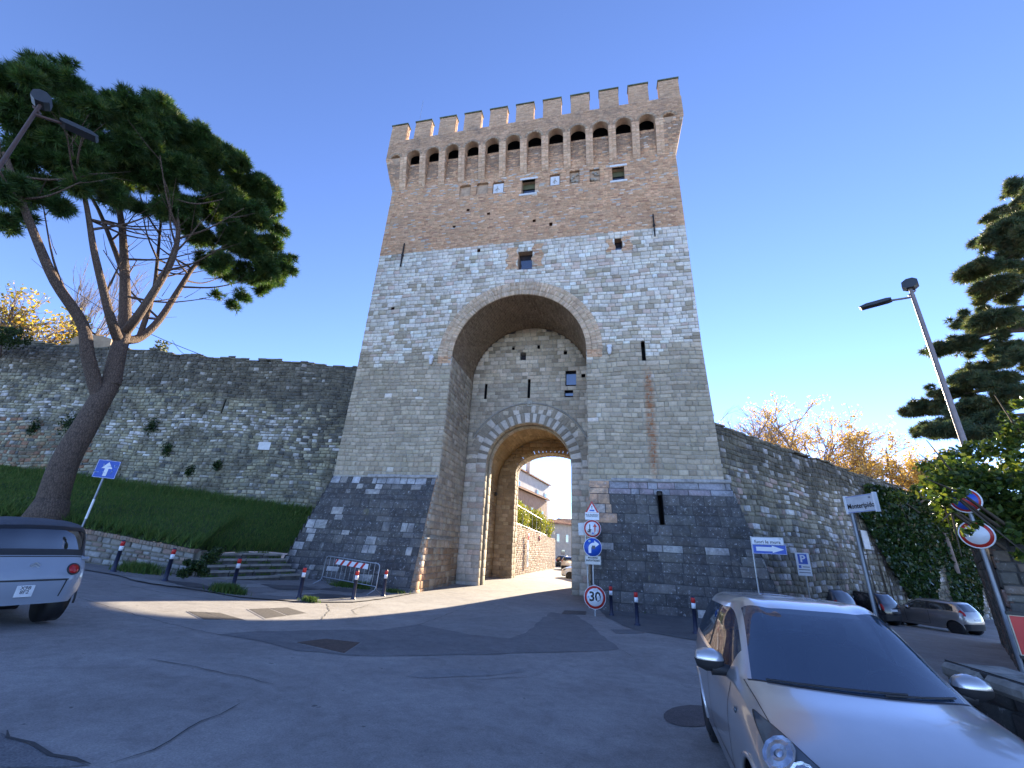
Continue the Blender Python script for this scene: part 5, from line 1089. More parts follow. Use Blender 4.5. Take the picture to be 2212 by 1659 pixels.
def car_paint(name,col,metal=.55,rough=.32):
    if name in MATS: return MATS[name]
    m,t,b=base_mat(name,rough,metal,.5); v=N(t,'ShaderNodeTexCoord').outputs['Object']
    c=mixc(t,ramp(t,noise(t,3,4,.6,v),[(.35,(0,0,0)),(.75,(.35,.35,.35))]),col,tuple(x*.75 for x in col)); fl=noise(t,900,1,.5,v); c=mixc(t,.18,c,ramp(t,fl,[(.3,(.7,.7,.7)),(.7,(1.3,1.3,1.3))]),'MULTIPLY')
    t.links.new(c,b.inputs['Base Color']); b.inputs['Coat Weight'].default_value=.9; b.inputs['Coat Roughness'].default_value=.06
    MATS[name]=m; return m
m,t,b=base_mat('car_glass',.03,0,.6); b.inputs['Base Color'].default_value=(.012,.016,.022,1); b.inputs['IOR'].default_value=2.0; M_CGLASS=m
def seeglass(name,alpha=.35):
    m,t,b=base_mat(name,.02,0,.6); b.inputs['Base Color'].default_value=(.03,.06,.11,1); b.inputs['IOR'].default_value=2.5  # blue base colour stands in for sky reflected in the glass
    tr=N(t,'ShaderNodeBsdfTransparent'); tr.inputs[0].default_value=(.55,.68,.72,1); mx=N(t,'ShaderNodeMixShader',_Fac=alpha); t.links.new(b.outputs[0],mx.inputs[1]); t.links.new(tr.outputs[0],mx.inputs[2]); t.links.new(mx.outputs[0],t.nodes['Material Output'].inputs[0]); return m
M_WSGLASS=seeglass('windscreen_glass',.4)
M_RUBBER=plain('tyre_rubber',(.018,.018,.019),.85,0,.2,20,.3); M_RIM=plain('wheel_silver',(.45,.46,.47),.35,.8); M_TRIM=plain('black_plastic_trim',(.02,.02,.022),.55); M_CHROME=plain('chrome',(.75,.76,.78),.08,1.,.02); M_TAIL=plain('tail_light_red',(.42,.012,.012),.12,0,.15,12); M_LAMPGL=plain('headlight_glass',(.10,.115,.13),.05,.35); M_REFL=plain('faceted_reflector',(.50,.53,.58),.22,.95,.3,25,.25); M_PLATE=plain('number_plate',(.72,.73,.74),.4); M_SEAT=plain('seat_fabric',(.035,.036,.04),.9)
def wheel(parent,x,y,z,r,w=.18,side=1,detail=True):
    o=empty('wheel',(x,y,z)); o.parent=parent
    T=Matrix.Rotation(R(90)*side,4,'X')   # local z -> outward
    MB().lathe([(r*.62,-w/2),(r*.9,-w/2),(r,-w*.38),(r,w*.38),(r*.9,w/2),(r*.64,w/2)],28,0,T).build('tyre',M_RUBBER,o)
    rm=MB().lathe([(r*.66,-w/2),(r*.66,w*.46),(r*.60,w*.40),(r*.56,.0)],28,0,T).lathe([(0,-.02),(r*.57,-.02),(r*.57,-.01),(0,-.01)],20,1,T)
    for k in range(5):
        for dk in (-.09,.09): rm.box(r*.1,r*.6,-r*.05,r*.05,w*.2,w*.36,0,T@Matrix.Rotation(2*math.pi*k/5+dk,4,'Z'))
    rm.lathe([(0,w*.2),(r*.17,w*.2),(r*.15,w*.4),(0,w*.42)],14,0,T).build('rim',[M_RIM,M_BLACK],o); return o
def shell_faces(sh,sel,off=0.):
    D=sh.D if not off else sh.D+sh.N*off; nu,nv=D.shape[:2]; idx=np.arange(nu*nv).reshape(nu,nv); F=np.stack([idx[:-1,:-1],idx[1:,:-1],idx[1:,1:],idx[:-1,1:]],-1).reshape(-1,4)
    cu=(np.repeat(np.arange(nu-1),nv-1)+.5)/sh.sub; cv=(np.tile(np.arange(nv-1),nu-1)+.5)/sh.sub; cv=np.minimum(cv,2*(sh.nv//2)-cv)
    c=D.reshape(-1,3)[F].mean(1); k=sel(cu,cv,c); F=F[k]; used=np.unique(F); mp=np.zeros(nu*nv,int); mp[used]=np.arange(len(used)); return D.reshape(-1,3)[used],mp[F]
def build_car(name,loc,rz,label,paint,scale=(1,1,1),sub=7,cage=UP,axles=(1.19,-1.22),wr=.285,group=None,fore=False,fiesta=False,tilt=(0,0),cat='car'):
    sx,sy,sz=scale; sh=Shell(cage,sub,(4,),(3,),scale); o=empty(name,loc,rz,label,cat,group); o.rotation_euler=(tilt[0],tilt[1],rz)
    ax=[(a*sx,wr) for a in axles]; Ra=wr*1.19
    def is_ws(u,v): return (u>4.035)&(u<4.965)&(v>4.07)
    def is_rw(u,v): return (u>8.06)&(u<8.93)&(v>4.12)
    def is_sg(u,v): return (u>4.34)&(u<7.62)&(v>3.09)&(v<3.87)&~((u>5.93)&(u<6.07))
    glassy=lambda u,v:is_ws(u,v)|is_rw(u,v)|is_sg(u,v)
    def is_arch(c): return ((np.hypot(c[:,0]-ax[0][0],c[:,2]-ax[0][1])<Ra)|(np.hypot(c[:,0]-ax[1][0],c[:,2]-ax[1][1])<Ra))&(abs(c[:,1])>.6*sy)
    def is_trim(u,v): return (((u>3.93)&(u<4.035)&(v>3.95)))|((u>5.93)&(u<6.07)&(v>3.09)&(v<3.87))|((u>10.25))|((u<.28))
    V,F=shell_faces(sh,lambda u,v,c:~glassy(u,v)&~is_arch(c)&~is_trim(u,v)); obj('body',newmesh('body',V,F,paint,smooth=True),o)
    for nm,q in (('cowl_panel',lambda u,v,c:(u>3.9)&(u<4.1)),('pillar_trim',lambda u,v,c:(u>5.9)&(u<6.1)&(c[:,1]>0)),('pillar_trim',lambda u,v,c:(u>5.9)&(u<6.1)&(c[:,1]<0)),('front_valance',lambda u,v,c:u<1),('rear_valance',lambda u,v,c:u>10)):
        V,F=shell_faces(sh,lambda u,v,c:is_trim(u,v)&~is_arch(c)&q(u,v,c)); obj(nm,newmesh(nm,V,F,M_TRIM,smooth=True),o)
    V,F=shell_faces(sh,lambda u,v,c:is_ws(u,v)); obj('windscreen',newmesh('windscreen',V,F,M_WSGLASS if fore else M_CGLASS,smooth=True),o)
    V,F=shell_faces(sh,lambda u,v,c:is_rw(u,v)); obj('rear_window',newmesh('rear_window',V,F,M_WSGLASS if fore else M_CGLASS,smooth=True),o)
    for s in (1,-1):
        V,F=shell_faces(sh,lambda u,v,c:is_sg(u,v)&(c[:,1]*s>0)); obj('side_window',newmesh('side_window',V,F,M_WSGLASS if fore else M_CGLASS,smooth=True),o)
        for xa,za in ax:
            n=18; pts=[]
            for t in np.linspace(-.12,math.pi+.12,n):
                x,z=xa+Ra*math.cos(t),za+Ra*math.sin(t); D=sh.D.reshape(-1,3); k=np.argmin((D[:,0]-x)**2+(D[:,2]-z)**2+ (D[:,1]*s<0)*9+(abs(D[:,1])<.5*sy)*9); pts.append((x,D[k,1]-.004*s,z))
            MB().tube(pts,.02,6).build('wheel_arch',paint,o)
            MB().lathe([(Ra,-.14),(Ra,.14),(0,.14)],20,0,Matrix.Translation((xa,s*(.62*sy),za))@Matrix.Rotation(R(90)*s,4,'X')).build('wheel_housing',M_BLACK,o)
            wheel(o,xa,s*(.80*sy-.1),za,wr,.17,-s)
        # door seams, handle, mirror
        vs=(lambda v: v if s>0 else 12-v)
        for (u0,v0,u1,v1) in ((4.15,.6,4.1,2.9),(6.0,.6,6.0,2.95),(4.12,.55,6.0,.55)):
            if abs(u0-u1)<.2: q=[(u0,vs(v0)),(u0+.022,vs(v0)),(u1+.022,vs(v1)),(u1,vs(v1))]
            else: q=[(u0,vs(v0)),(u1,vs(v1)),(u1,vs(v1+.05)),(u0,vs(v0+.05))]
            P,F=sh.patch(q,.0015,8,8); obj('door_seam',newmesh('door_seam',P,F,M_TRIM,smooth=True),o)
        P,F=sh.patch([(5.72,vs(2.5)),(5.92,vs(2.5)),(5.92,vs(2.64)),(5.72,vs(2.64))],.018,5,4,.01); obj('door_handle',newmesh('door_handle',P,F,paint,smooth=True),o)
        mp=sh.at(np.array([4.42]),np.array([vs(3.08)]))[0]; mb=MB(); T=Matrix.Translation((mp[0]+.0,mp[1]+s*.13,mp[2]+.06))@Matrix.Scale(1,4)
        mb.lathe([(0,-.1),(.06,-.085),(.095,-.03),(.1,.03),(.07,.085),(0,.1)],14,0,T@Matrix.Rotation(R(90),4,'X')@Matrix.Diagonal((.75,.85,1.15,1))); mi_=mb.build('mirror',paint,o); lo=MB(); lo.lathe([(0,-.104),(.063,-.088),(.099,-.03),(.104,.03),(.073,.088),(0,.104)],14,0,T@Matrix.Rotation(R(90),4,'X')@Matrix.Diagonal((.75,.85,1.15,1))); zc_=mp[2]+.065; keep=[i for i,f in enumerate(lo.F) if sum(lo.V[q][2] for q in f)/len(f)<zc_]; lo.F=[lo.F[i] for i in keep]; lo.M=[0]*len(keep); lo.S=[True]*len(keep); lo.build('mirror_base',M_TRIM,mi_)
        MB().tube([(mp[0],mp[1]-s*.03,mp[2]-.01),(mp[0],mp[1]+s*.12,mp[2]+.0)],[.04,.055],8).build('mirror_foot',M_TRIM,mi_)
        MB().lathe([(0,0),(.075,0),(.075,.01),(0,.01)],14,0,T@Matrix.Translation((-.078,0,0))@Matrix.Rotation(R(-90),4,'Y')@Matrix.Diagonal((.9,1.2,1,1))).build('mirror_glass',M_CHROME,mi_)
        # lamps
        if fore:
            out=[(2.5,3.85),(2.78,3.5),(2.98,3.18),(2.62,2.92),(2.2,2.8),(1.8,2.85),(1.52,3.2),(1.42,3.7),(1.42,4.25),(1.55,4.6),(1.78,4.5),(2.1,4.2)]
        else: out=[(2.35,4.0),(2.5,3.5),(2.3,3.15),(1.9,3.05),(1.6,3.3),(1.5,3.9),(1.62,4.35),(1.95,4.3)]
        out=[(u,vs(v)) for u,v in out]; K=[]
        for i in range(len(out)):
            p0,p1,p2,p3=[np.array(out[(i+k)%len(out)]) for k in (-1,0,1,2)]
            for t in np.linspace(0,1,5)[:-1]: K.append(tuple(.5*((2*p1)+(-p0+p2)*t+(2*p0-5*p1+4*p2-p3)*t*t+(-p0+3*p1-3*p2+p3)*t**3)))
        cen=np.mean(K,0); V,F=sh.poly(K,.006); hl=obj('headlight',newmesh('headlight',V,F,M_BLACK,smooth=True),o)
        V,F=sh.poly([tuple(cen+(np.array(k)-cen)*.93) for k in K],.009); obj('lens',newmesh('lens',V,F,M_LAMPGL,smooth=True),hl)
        if fore:
            for (u,v,r) in ((2.08,3.3,.1),(1.74,3.85,.07)):
                p=sh.at(np.array([u]),np.array([vs(v)]),.012)[0]; n_=sh.at(np.array([u]),np.array([vs(v)]),1.)[0]-sh.at(np.array([u]),np.array([vs(v)]),.0)[0]; q=Vector(n_).to_track_quat('Z','Y').to_matrix().to_4x4()
                MB().lathe([(r,.0),(r*.8,-.006),(r*.5,.003),(r*.25,-.004),(0,.004)],11,0,Matrix.Translation(p)@q,False,False).build('reflector',M_REFL,hl)
            p=sh.at(np.array([1.62]),np.array([vs(4.3)]),.012)[0]; MB().lathe([(0,-.01),(.025,0),(.03,.008),(0,.012)],10,0,Matrix.Translation(p)).build('indicator',plain('amber_lens',(.6,.2,.03),.15),hl)
        tl=[(8.25,3.1),(8.5,3.6),(8.95,3.95),(9.25,3.9),(9.35,3.4),(9.2,3.0)] if fiesta else [(8.8,3.0),(9.0,3.75),(9.5,3.9),(9.75,3.5),(9.7,2.9),(9.2,2.7)]
        V,F=sh.poly([(u,vs(v)) for u,v in tl],.008); obj('tail_light',newmesh('tail_light',V,F,M_TAIL,smooth=True),o)
    # hood seam, plates, badge, wipers
    for s in (1,-1):
        vs=(lambda v: v if s>0 else 12-v); P,F=sh.patch([(2.55,vs(3.62)),(2.55,vs(3.665)),(3.98,vs(3.80)),(3.98,vs(3.76))],.0015,4,30); obj('bonnet_seam',newmesh('bonnet_seam',P,F,M_TRIM,smooth=True),o)
    P,F=sh.patch([(9.62,5.15),(9.86,5.15),(9.86,6.85),(9.62,6.85)],.006,5,9); obj('number_plate',newmesh('number_plate',P,F,M_PLATE),o)
    P,F=sh.patch([(.75,5.2),(.95,5.2),(.95,6.8),(.75,6.8)],.006,5,9); obj('number_plate',newmesh('number_plate',P,F,M_PLATE),o)
    P,F=sh.patch([(.3,4.7),(.62,4.7),(.62,7.3),(.3,7.3)],.004,5,12); obj('grille',newmesh('grille',P,F,M_TRIM),o)
    p=sh.at(np.array([1.72]),np.array([6.]),.004)[0]; n_=sh.at(np.array([1.72]),np.array([6.]),1.)[0]-p; q=Vector(n_).to_track_quat('Z','Y').to_matrix().to_4x4()
    bd=MB().lathe([(.062,0),(.07,.006),(.066,.012),(.055,.008)],20,0,Matrix.Translation(p)@q,True,False).build('badge',M_CHROME,o); MB().lathe([(0,.003),(.056,.003),(.056,.006),(0,.006)],20,0,Matrix.Translation(p)@q).build('badge_field',M_BLACK,bd)
    # cabin
    fl=MB().box(-1.5*sx,1.0*sx,-.7*sy,.7*sy,.2,.3).box(.55*sx,.92*sx,-.66*sy,.66*sy,.3,.86*sz,bev=.05).build('dashboard',M_SEAT,o)
    if fore:
        for s in (1,-1):
            se=MB().box(-.35,.2,s*.34-.25,s*.34+.25,.3,.55,bev=.06).box(-.5,-.33,s*.34-.24,s*.34+.24,.5,1.08,bev=.06,T=Matrix.Translation((0,0,0))).box(-.5,-.38,s*.34-.13,s*.34+.13,1.1,1.3,bev=.05).build('front_seat',M_SEAT,o)
        MB().box(-1.25,-1.0,-.62,.62,.4,1.05,bev=.06).build('rear_seat',M_SEAT,o)
        sw_=MB().tube([(.5+.07*math.cos(t)*.4,.34+.18*math.sin(t),.92+.17*math.cos(t)) for t in np.linspace(0,2*math.pi,25)],.014,8,cap=False).box(.5,.53,.18,.5,.9,.94).build('steering_wheel',M_TRIM,o)
        p=sh.at(np.array([4.86]),np.array([6.]),-.03)[0]; mir=MB().box(p[0]-.06,p[0]-.03,-.12,.12,p[2]-.11,p[2]-.04,bev=.012).tube([(p[0],0,p[2]),(p[0]-.04,0,p[2]-.06)],.015,6).build('interior_mirror',M_TRIM,o); MB().box(p[0]-.028,p[0]+.02,-.05,.05,p[2]-.06,p[2]+.0,bev=.01).build('sensor_box',M_TRIM,mir)
        for (a,b) in (((4.0,7.6),(4.03,5.3)),((4.0,5.7),(4.03,4.3))):
            P=[sh.at(np.array([a[0]+(b[0]-a[0])*t]),np.array([a[1]+(b[1]-a[1])*t]),.012)[0] for t in np.linspace(0,1,10)]; MB().tube(P,.007,6).build('wiper',M_TRIM,o)
        P,F=sh.patch([(4.965,4.8),(5.2,4.8),(5.2,7.2),(4.965,7.2)],-.03,4,6); obj('head_lining',newmesh('head_lining',P,F,plain('grey_lining',(.35,.36,.37),.9)),o)
        p=sh.at(np.array([5.4]),np.array([6.]),.0)[0]; MB().tube([(-1.25,0,1.42),(-1.42,0,1.62)],.006,5).build('roof_aerial',M_TRIM,o)
        for s in (1,-1):
            vs=(lambda v: v if s>0 else 12-v); p=sh.at(np.array([3.55]),np.array([vs(2.35)]),.004)[0]; MB().lathe([(0,-.012),(.022,-.004),(.022,.004),(0,.012)],8,0,Matrix.Translation(p)@Matrix.Rotation(R(90),4,'X')).build('side_repeater',M_LAMPGL,o)
    return o
zc=gzs(1.6,-15.4)
build_car('parked_car',(1.75,-15.2,gzs(1.75,-15.2)),R(-93.5),'silver three door hatchback facing the viewer in the right foreground',car_paint('silver_paint',(.60,.58,.57),.75,.28),sub=14,fore=True)
def put(px,py,D): p=atd(px,py,D); return p
# cars parked along the right wall
p=put(2015,1350,34.); build_car('parked_car',(p[0],p[1],gzs(p[0],p[1])+.0),R(122),'silver beige hatchback with high red tail lights parked before the ivy wall',car_paint('beige_silver_paint',(.36,.33,.31),.7,.33),(1.115,1.05,1.0),9,group='cars parked along the right wall',fiesta=True,wr=.30)
p=put(1858,1335,32.5); build_car('parked_car',(p[0],p[1],gzs(p[0],p[1])),R(122),'black small car with chrome handle strip parked between the grey car and the silver one',car_paint('black_paint_car',(.012,.012,.016),.3,.25),(1.02,1.0,1.03),7,group='cars parked along the right wall')
p=put(1760,1325,30.5); build_car('parked_car',(p[0],p[1],gzs(p[0],p[1])),R(122),'dark grey car mostly hidden behind the foreground roof, nearest the tower foot',car_paint('dark_grey_paint',(.09,.095,.10),.6,.3),(1.1,1.05,1.0),7,group='cars parked along the right wall')
# cars in the street beyond the arch
build_car('parked_car',(-1.75,19.8,gzs(-1.75,19.8)),R(187),'white car nosing out beyond the right jamb of the arch',car_paint('white_car_paint',(.62,.62,.60),.0,.3),(1.15,1.07,1.0),7,group='cars in the street beyond the gate')
build_car('parked_car',(-6.0,45.5,-.22),R(88),'dark car seen from behind far down the street beyond the arch',car_paint('black_paint_car',(.012,.012,.016),.3,.25),(1.12,1.08,1.02),6,group='cars in the street beyond the gate')
build_car('parked_car',(-4.4,37.5,-.2),R(85),'pale car with red tail lights behind the white car in the street',car_paint('silver_paint',(.40,.385,.37),.75,.3),(1.12,1.08,1.02),6,group='cars in the street beyond the gate',fiesta=True)
# ---- small boxy electric car at the left
AM=[[(1.0,.62,.24),(1.05,.60,.24),(1.1,.56,.24),(1.14,.5,.24),(1.18,.42,.24),(1.2,.25,.24),(1.2,0,.24)],
[(.98,.66,.3),(1.04,.66,.42),(1.1,.64,.5),(1.14,.58,.55),(1.18,.47,.58),(1.2,.25,.6),(1.2,0,.6)],
[(.9,.67,.3),(.95,.685,.5),(1.0,.68,.7),(1.04,.63,.82),(1.08,.5,.88),(1.1,.27,.9),(1.1,0,.9)],
[(.7,.67,.28),(.75,.69,.5),(.8,.685,.72),(.86,.64,.88),(.95,.53,.93),(1.02,.28,.95),(1.03,0,.95)],
[(.5,.67,.28),(.52,.69,.5),(.55,.69,.75),(.6,.66,.92),(.8,.56,.97),(.95,.29,.99),(.97,0,1.0)],
[(.2,.67,.26),(.2,.695,.5),(.2,.695,.78),(.2,.67,.97),(.45,.54,1.4),(.55,.28,1.44),(.57,0,1.45)],
[(-.1,.67,.26),(-.1,.695,.5),(-.1,.695,.78),(-.1,.67,.97),(-.1,.56,1.44),(-.05,.30,1.51),(-.05,0,1.52)],
[(-.45,.67,.26),(-.45,.695,.5),(-.45,.695,.78),(-.45,.67,.96),(-.5,.56,1.42),(-.5,.3,1.5),(-.5,0,1.51)],
[(-.72,.67,.28),(-.75,.69,.5),(-.78,.685,.78),(-.80,.655,.95),(-.86,.555,1.34),(-.93,.30,1.40),(-.94,0,1.41)],
[(-.9,.665,.28),(-.95,.685,.5),(-.98,.675,.78),(-1.0,.635,.93),(-1.03,.55,.97),(-1.08,.29,.98),(-1.09,0,.98)],
[(-.97,.66,.28),(-1.04,.675,.45),(-1.08,.66,.60),(-1.12,.60,.64),(-1.17,.48,.64),(-1.2,.26,.64),(-1.205,0,.64)],
[(-1.0,.62,.28),(-1.04,.61,.28),(-1.08,.58,.28),(-1.12,.52,.28),(-1.15,.43,.28),(-1.17,.25,.28),(-1.175,0,.28)]]
AMX,AMY=-9.85,-14.3
am=empty('microcar',(AMX,AMY,gzs(AMX,AMY)),R(168),'small boxy pale grey two seat electric car with dark roof and round red tail lights','car')
sh=Shell(AM,14,(4,),(3,),(1.02,1.02,1.0)); M_AMI=car_paint('pale_grey_plastic',(.27,.30,.35),.0,.42); M_AROOF=plain('dark_grey_roof_plastic',(.075,.08,.095),.75,0,.15,40,.3)
aw=lambda u,v:(u>8.08)&(u<8.90)&(v>4.02)
asg=lambda u,v:(u>4.5)&(u<7.75)&(v>3.1)&(v<3.85)&~((u<4.9)&(v>3.5)); aws=lambda u,v:(u>4.05)&(u<4.95)&(v>4.07)
aroof=lambda u,v:((u>=4.95)&(u<=8.08)&(v>3.85))|((u>7.75)&(u<8.08)&(v>3.1))|((u>=8.08)&(u<8.97)&(v>3.0)&~aw(u,v))
aarch=lambda c:((np.hypot(c[:,0]-.76,c[:,2]-.27)<.31)|(np.hypot(c[:,0]+.76,c[:,2]-.27)<.31))&(abs(c[:,1])>.5)
for nm,sel,mt in (('body',lambda u,v,c:~aw(u,v)&~asg(u,v)&~aws(u,v)&~aroof(u,v)&~aarch(c),M_AMI),('roof',lambda u,v,c:aroof(u,v),M_AROOF),('rear_window',lambda u,v,c:aw(u,v),M_CGLASS),('windscreen',lambda u,v,c:aws(u,v),M_WSGLASS),('side_window',lambda u,v,c:asg(u,v)&(c[:,1]>0),M_WSGLASS),('side_window',lambda u,v,c:asg(u,v)&(c[:,1]<0),M_WSGLASS)):
    V,F=shell_faces(sh,sel); obj(nm,newmesh(nm,V,F,mt,smooth=True),am)
P,F=sh.patch([(7.98,3.98),(8.16,3.98),(8.16,8.02),(7.98,8.02)],.004,4,24); obj('window_surround',newmesh('window_surround',P,F,M_BLACK,smooth=True),am)
P,F=sh.patch([(8.80,3.9),(9.02,3.9),(9.02,8.1),(8.80,8.1)],.004,4,24); obj('window_surround',newmesh('window_surround',P,F,M_BLACK,smooth=True),am)
for s in (1,-1):
    vs=(lambda v: v if s>0 else 12-v)
    P,F=sh.patch([(8.0,vs(3.95)),(8.98,vs(3.95)),(8.98,vs(4.12)),(8.0,vs(4.12))],.005,12,4); obj('window_surround',newmesh('window_surround',P,F,M_BLACK,smooth=True),am)
    p=sh.at(np.array([9.62]),np.array([vs(4.15)]),.004)[0]; n_=sh.at(np.array([9.62]),np.array([vs(4.15)]),1.)[0]-p; q=Vector(n_).to_track_quat('Z','Y').to_matrix().to_4x4()
    tl=MB().lathe([(.088,-.012),(.095,.0),(.085,.012),(.075,.01)],24,0,Matrix.Translation(p)@q,True,False).build('tail_light',M_TRIM,am); MB().lathe([(.078,-.005),(.07,.012),(.04,.02),(0,.022)],24,0,Matrix.Translation(p)@q).build('lens',M_TAIL,tl)
    for xa in (.76,-.76):
        MB().lathe([(.31,-.12),(.31,.12),(0,.12)],20,0,Matrix.Translation((xa,s*.52,.27))@Matrix.Rotation(R(90)*s,4,'X')).build('wheel_housing',M_BLACK,am); wheel(am,xa,s*.60,.27,.27,.15,-s)
        MB().tube([(xa+.31*math.cos(t),s*.69,.27+.31*math.sin(t)) for t in np.linspace(-.1,math.pi+.1,16)],.016,6).build('wheel_arch',M_TRIM,am)
    p=sh.at(np.array([8.98]),np.array([vs(3.35)]),.006)[0]; MB().box(-.06,.06,-.05,.05,-.02,.03,bev=.012,T=Matrix.Translation((p[0],p[1],p[2]-.03))).build('latch',M_AMI,am)
P,F=sh.patch([(10.03,4.15),(10.10,4.15),(10.10,7.85),(10.03,7.85)],.003,3,24); obj('bumper_seam',newmesh('bumper_seam',P,F,M_TRIM,smooth=True),am)
for va in (4.25,7.75):
    P,F=sh.patch([(10.06,va-.05),(10.06,va+.05),(10.75,va+.05),(10.75,va-.05)],.003,3,10); obj('bumper_seam',newmesh('bumper_seam',P,F,M_TRIM,smooth=True),am)
P,F=sh.patch([(9.05,3.9),(9.09,3.9),(9.09,8.1),(9.05,8.1)],.002,3,24); obj('tail_seam',newmesh('tail_seam',P,F,M_TRIM,smooth=True),am)
MB().box(-.012,.0,-.1,.1,-.08,.08,bev=.003,T=Matrix.Translation((-1.225,.02,.47))).build('number_plate',M_PLATE,am)
o=obj('plate_lettering',text_mesh('X98\n8F2',.07,M_GREYTXT,.001),am,(-1.239,.02,.485),(R(90),0,R(-90)))
for dz in (0,.038):                                    # two stacked chevrons
    MB().prism([(-.055,-.02+dz),(0,.02+dz),(.055,-.02+dz),(.055,-.002+dz),(0,.04+dz),(-.055,-.002+dz)],0,.008,lambda a,b,d:(-1.178-d,a,.80+b)).build('chevron_emblem',M_RIM,am)
MB().box(-.55,-.3,-.55,.55,.45,1.05,bev=.05).box(-.3,.3,-.55,.55,.3,.5).box(.5,.7,-.55,.55,.4,.85,bev=.05).build('seat',M_SEAT,am)
# ---------------------------------------------------------------- trees and ivy
m,t,b=base_mat('pine_bark',.95,0,.2); v=N(t,'ShaderNodeTexCoord').outputs['Object']
mp_=N(t,'ShaderNodeMapping'); mp_.inputs['Scale'].default_value=(3,3,1.1); t.links.new(v,mp_.inputs[0])
vo=N(t,'ShaderNodeTexVoronoi',feature='DISTANCE_TO_EDGE',_Scale=5.5); t.links.new(mp_.outputs[0],vo.inputs['Vector'])
c=mixc(t,ramp(t,vo.outputs[0],[(.0,(0,0,0)),(.12,(1,1,1))]),(.06,.045,.038),(.15,.11,.085)); c=mixc(t,.5,c,ramp(t,noise(t,7,4,.6,v),[(.3,(.6,.6,.6)),(.7,(1.3,1.25,1.2))]),'MULTIPLY')
t.links.new(c,b.inputs['Base Color']); bump(t,b,vo.outputs[0],.9,.06); M_BARK=m
M_TWIG=plain('bare_twig',(.22,.17,.14),.9,0,.2,2); M_NEEDLE=foliage_mat('pine_needle',.4,.5)
def limb(mb,pts,r0,r1,n=9):
    P=[np.array(p,float) for p in pts]; Q=[]; m_=4
    for i in range(len(P)-1):
        p0=P[i-1] if i else 2*P[0]-P[1]; p3=P[i+2] if i+2<len(P) else 2*P[-1]-P[-2]; p1,p2=P[i],P[i+1]
        for k in range(m_): tt=k/m_; Q.append(.5*((2*p1)+(-p0+p2)*tt+(2*p0-5*p1+4*p2-p3)*tt*tt+(-p0+3*p1-3*p2+p3)*tt**3))
    Q.append(P[-1]); mb.tube(Q,list(np.linspace(r0,r1,len(Q))),n,sm=True); return Q
PD=24.
def A(x,y,dd=0.): return atd(x,y,PD+dd)
base=A(108,1096); 
pine=empty('stone_pine',tuple(base),0,'large umbrella pine with a leaning forked trunk on the grass bank','tree')
b0=np.array(base)
def loc(p): return tuple(np.array(p)-b0)
mb=MB(); dn=base-np.array([0,0,.5])
limb(mb,[loc(dn),loc(base),loc(A(140,1000)),loc(A(185,920)),loc(A(222,855)),loc(A(245,815,.1))],.50,.33,14); mb.lathe([(.72,-.7),(.58,-.15),(.48,.3)],14,0)
mb.build('trunk',M_BARK,pine)
mb=MB(); rgp=random.Random(11); ends=[]
def L_(pts,r0,r1): 
    q=limb(mb,[loc(A(*p)) for p in pts],r0,r1); ends.append((q,r0,r1)); return q
L_([(215,862),(190,770,-.3),(178,700,-.6),(120,610,-1),(80,520,-1.3),(45,430,-1.5),(10,330,-1.5)],.26,.08)
L_([(240,830),(255,760),(268,715,.2),(270,640,.4),(268,560,.6),(262,480,.8),(245,390,1)],.33,.09)
L_([(258,740,.1),(240,690,-.6),(222,620,-1),(203,540,-1.4),(188,450,-1.6),(165,350,-1.6)],.20,.06)
L_([(268,720,.2),(300,680,-.8),(345,610,-1.4),(372,560,-1.8),(385,500,-2),(375,430,-2.2)],.2,.06)
L_([(272,735,.2),(305,728,.6),(345,690,1),(390,620,1.5),(425,570,2),(480,540,2.4),(540,500,2.6)],.2,.05)
L_([(300,730,.6),(330,640,1.6),(340,560,2.6),(350,450,3)],.12,.05)
L_([(270,600,.5),(240,520,2),(200,430,3),(120,330,3.2)],.12,.05)
sub=[]
for q,r0,r1 in list(ends):
    for k in range(7):
        i=rgp.randint(len(q)//3,len(q)-1); p=np.array(q[i]); d_=np.array([rgp.uniform(-1,1),rgp.uniform(-1,1),rgp.uniform(.1,.7)]); d_/=np.linalg.norm(d_); ln=rgp.uniform(1.5,3.6)
        mid=p+d_*ln*.5+np.array([0,0,-.1]); e=p+d_*ln+np.array([0,0,.35]); limb(mb,[p,mid,e],.055,.016,6); sub.append(e)
        for _ in range(3):
            f=rgp.uniform(.3,1); s=p+(e-p)*f; d2=d_+np.array([rgp.uniform(-.8,.8),rgp.uniform(-.8,.8),rgp.uniform(-.2,.5)]); mb.tube([s,s+d2*.5,s+d2*1.0+np.array([0,0,.1])],[.016,.011,.006],5)
mb.build('limbs',M_BARK,pine)
blob_px=[(10,185,55),(60,165,45),(110,170,45),(160,200,50),(35,250,60),(105,255,60),(170,275,60),(225,250,45),(285,245,45),(340,240,38),(225,330,60),(290,320,60),(350,300,55),(400,285,45),(440,320,50),(330,385,55),(395,365,55),(455,385,50),(500,345,38),(535,395,45),(575,420,38),(500,440,50),(555,470,45),(595,455,28),(445,450,45),(390,440,40),(540,530,40),(585,530,30),(605,580,30),(628,585,14),(560,590,28),(500,510,40),(30,350,50),(55,420,38),(10,420,40),(130,360,45),(180,400,40),(80,330,50),(240,420,40),(300,440,30),(500,660,18),(470,640,16),(440,560,25),(150,140,14),(580,620,18),(60,470,30),(130,440,32),(470,565,34),(520,585,28),(430,515,34),(545,605,22),(575,570,32),(10,480,35),(410,480,34),(350,455,32),(490,600,20),(20,400,45),(90,400,36),(130,310,45),(190,340,45),(270,380,45),(330,330,45),(420,330,45),(200,230,35),(300,285,40),(560,545,30),(600,500,24),(70,130,22),(250,215,20),(600,605,24),(560,625,22),(525,640,18),(615,560,22),(575,600,26)]
blobs=[];rgb=random.Random(5)
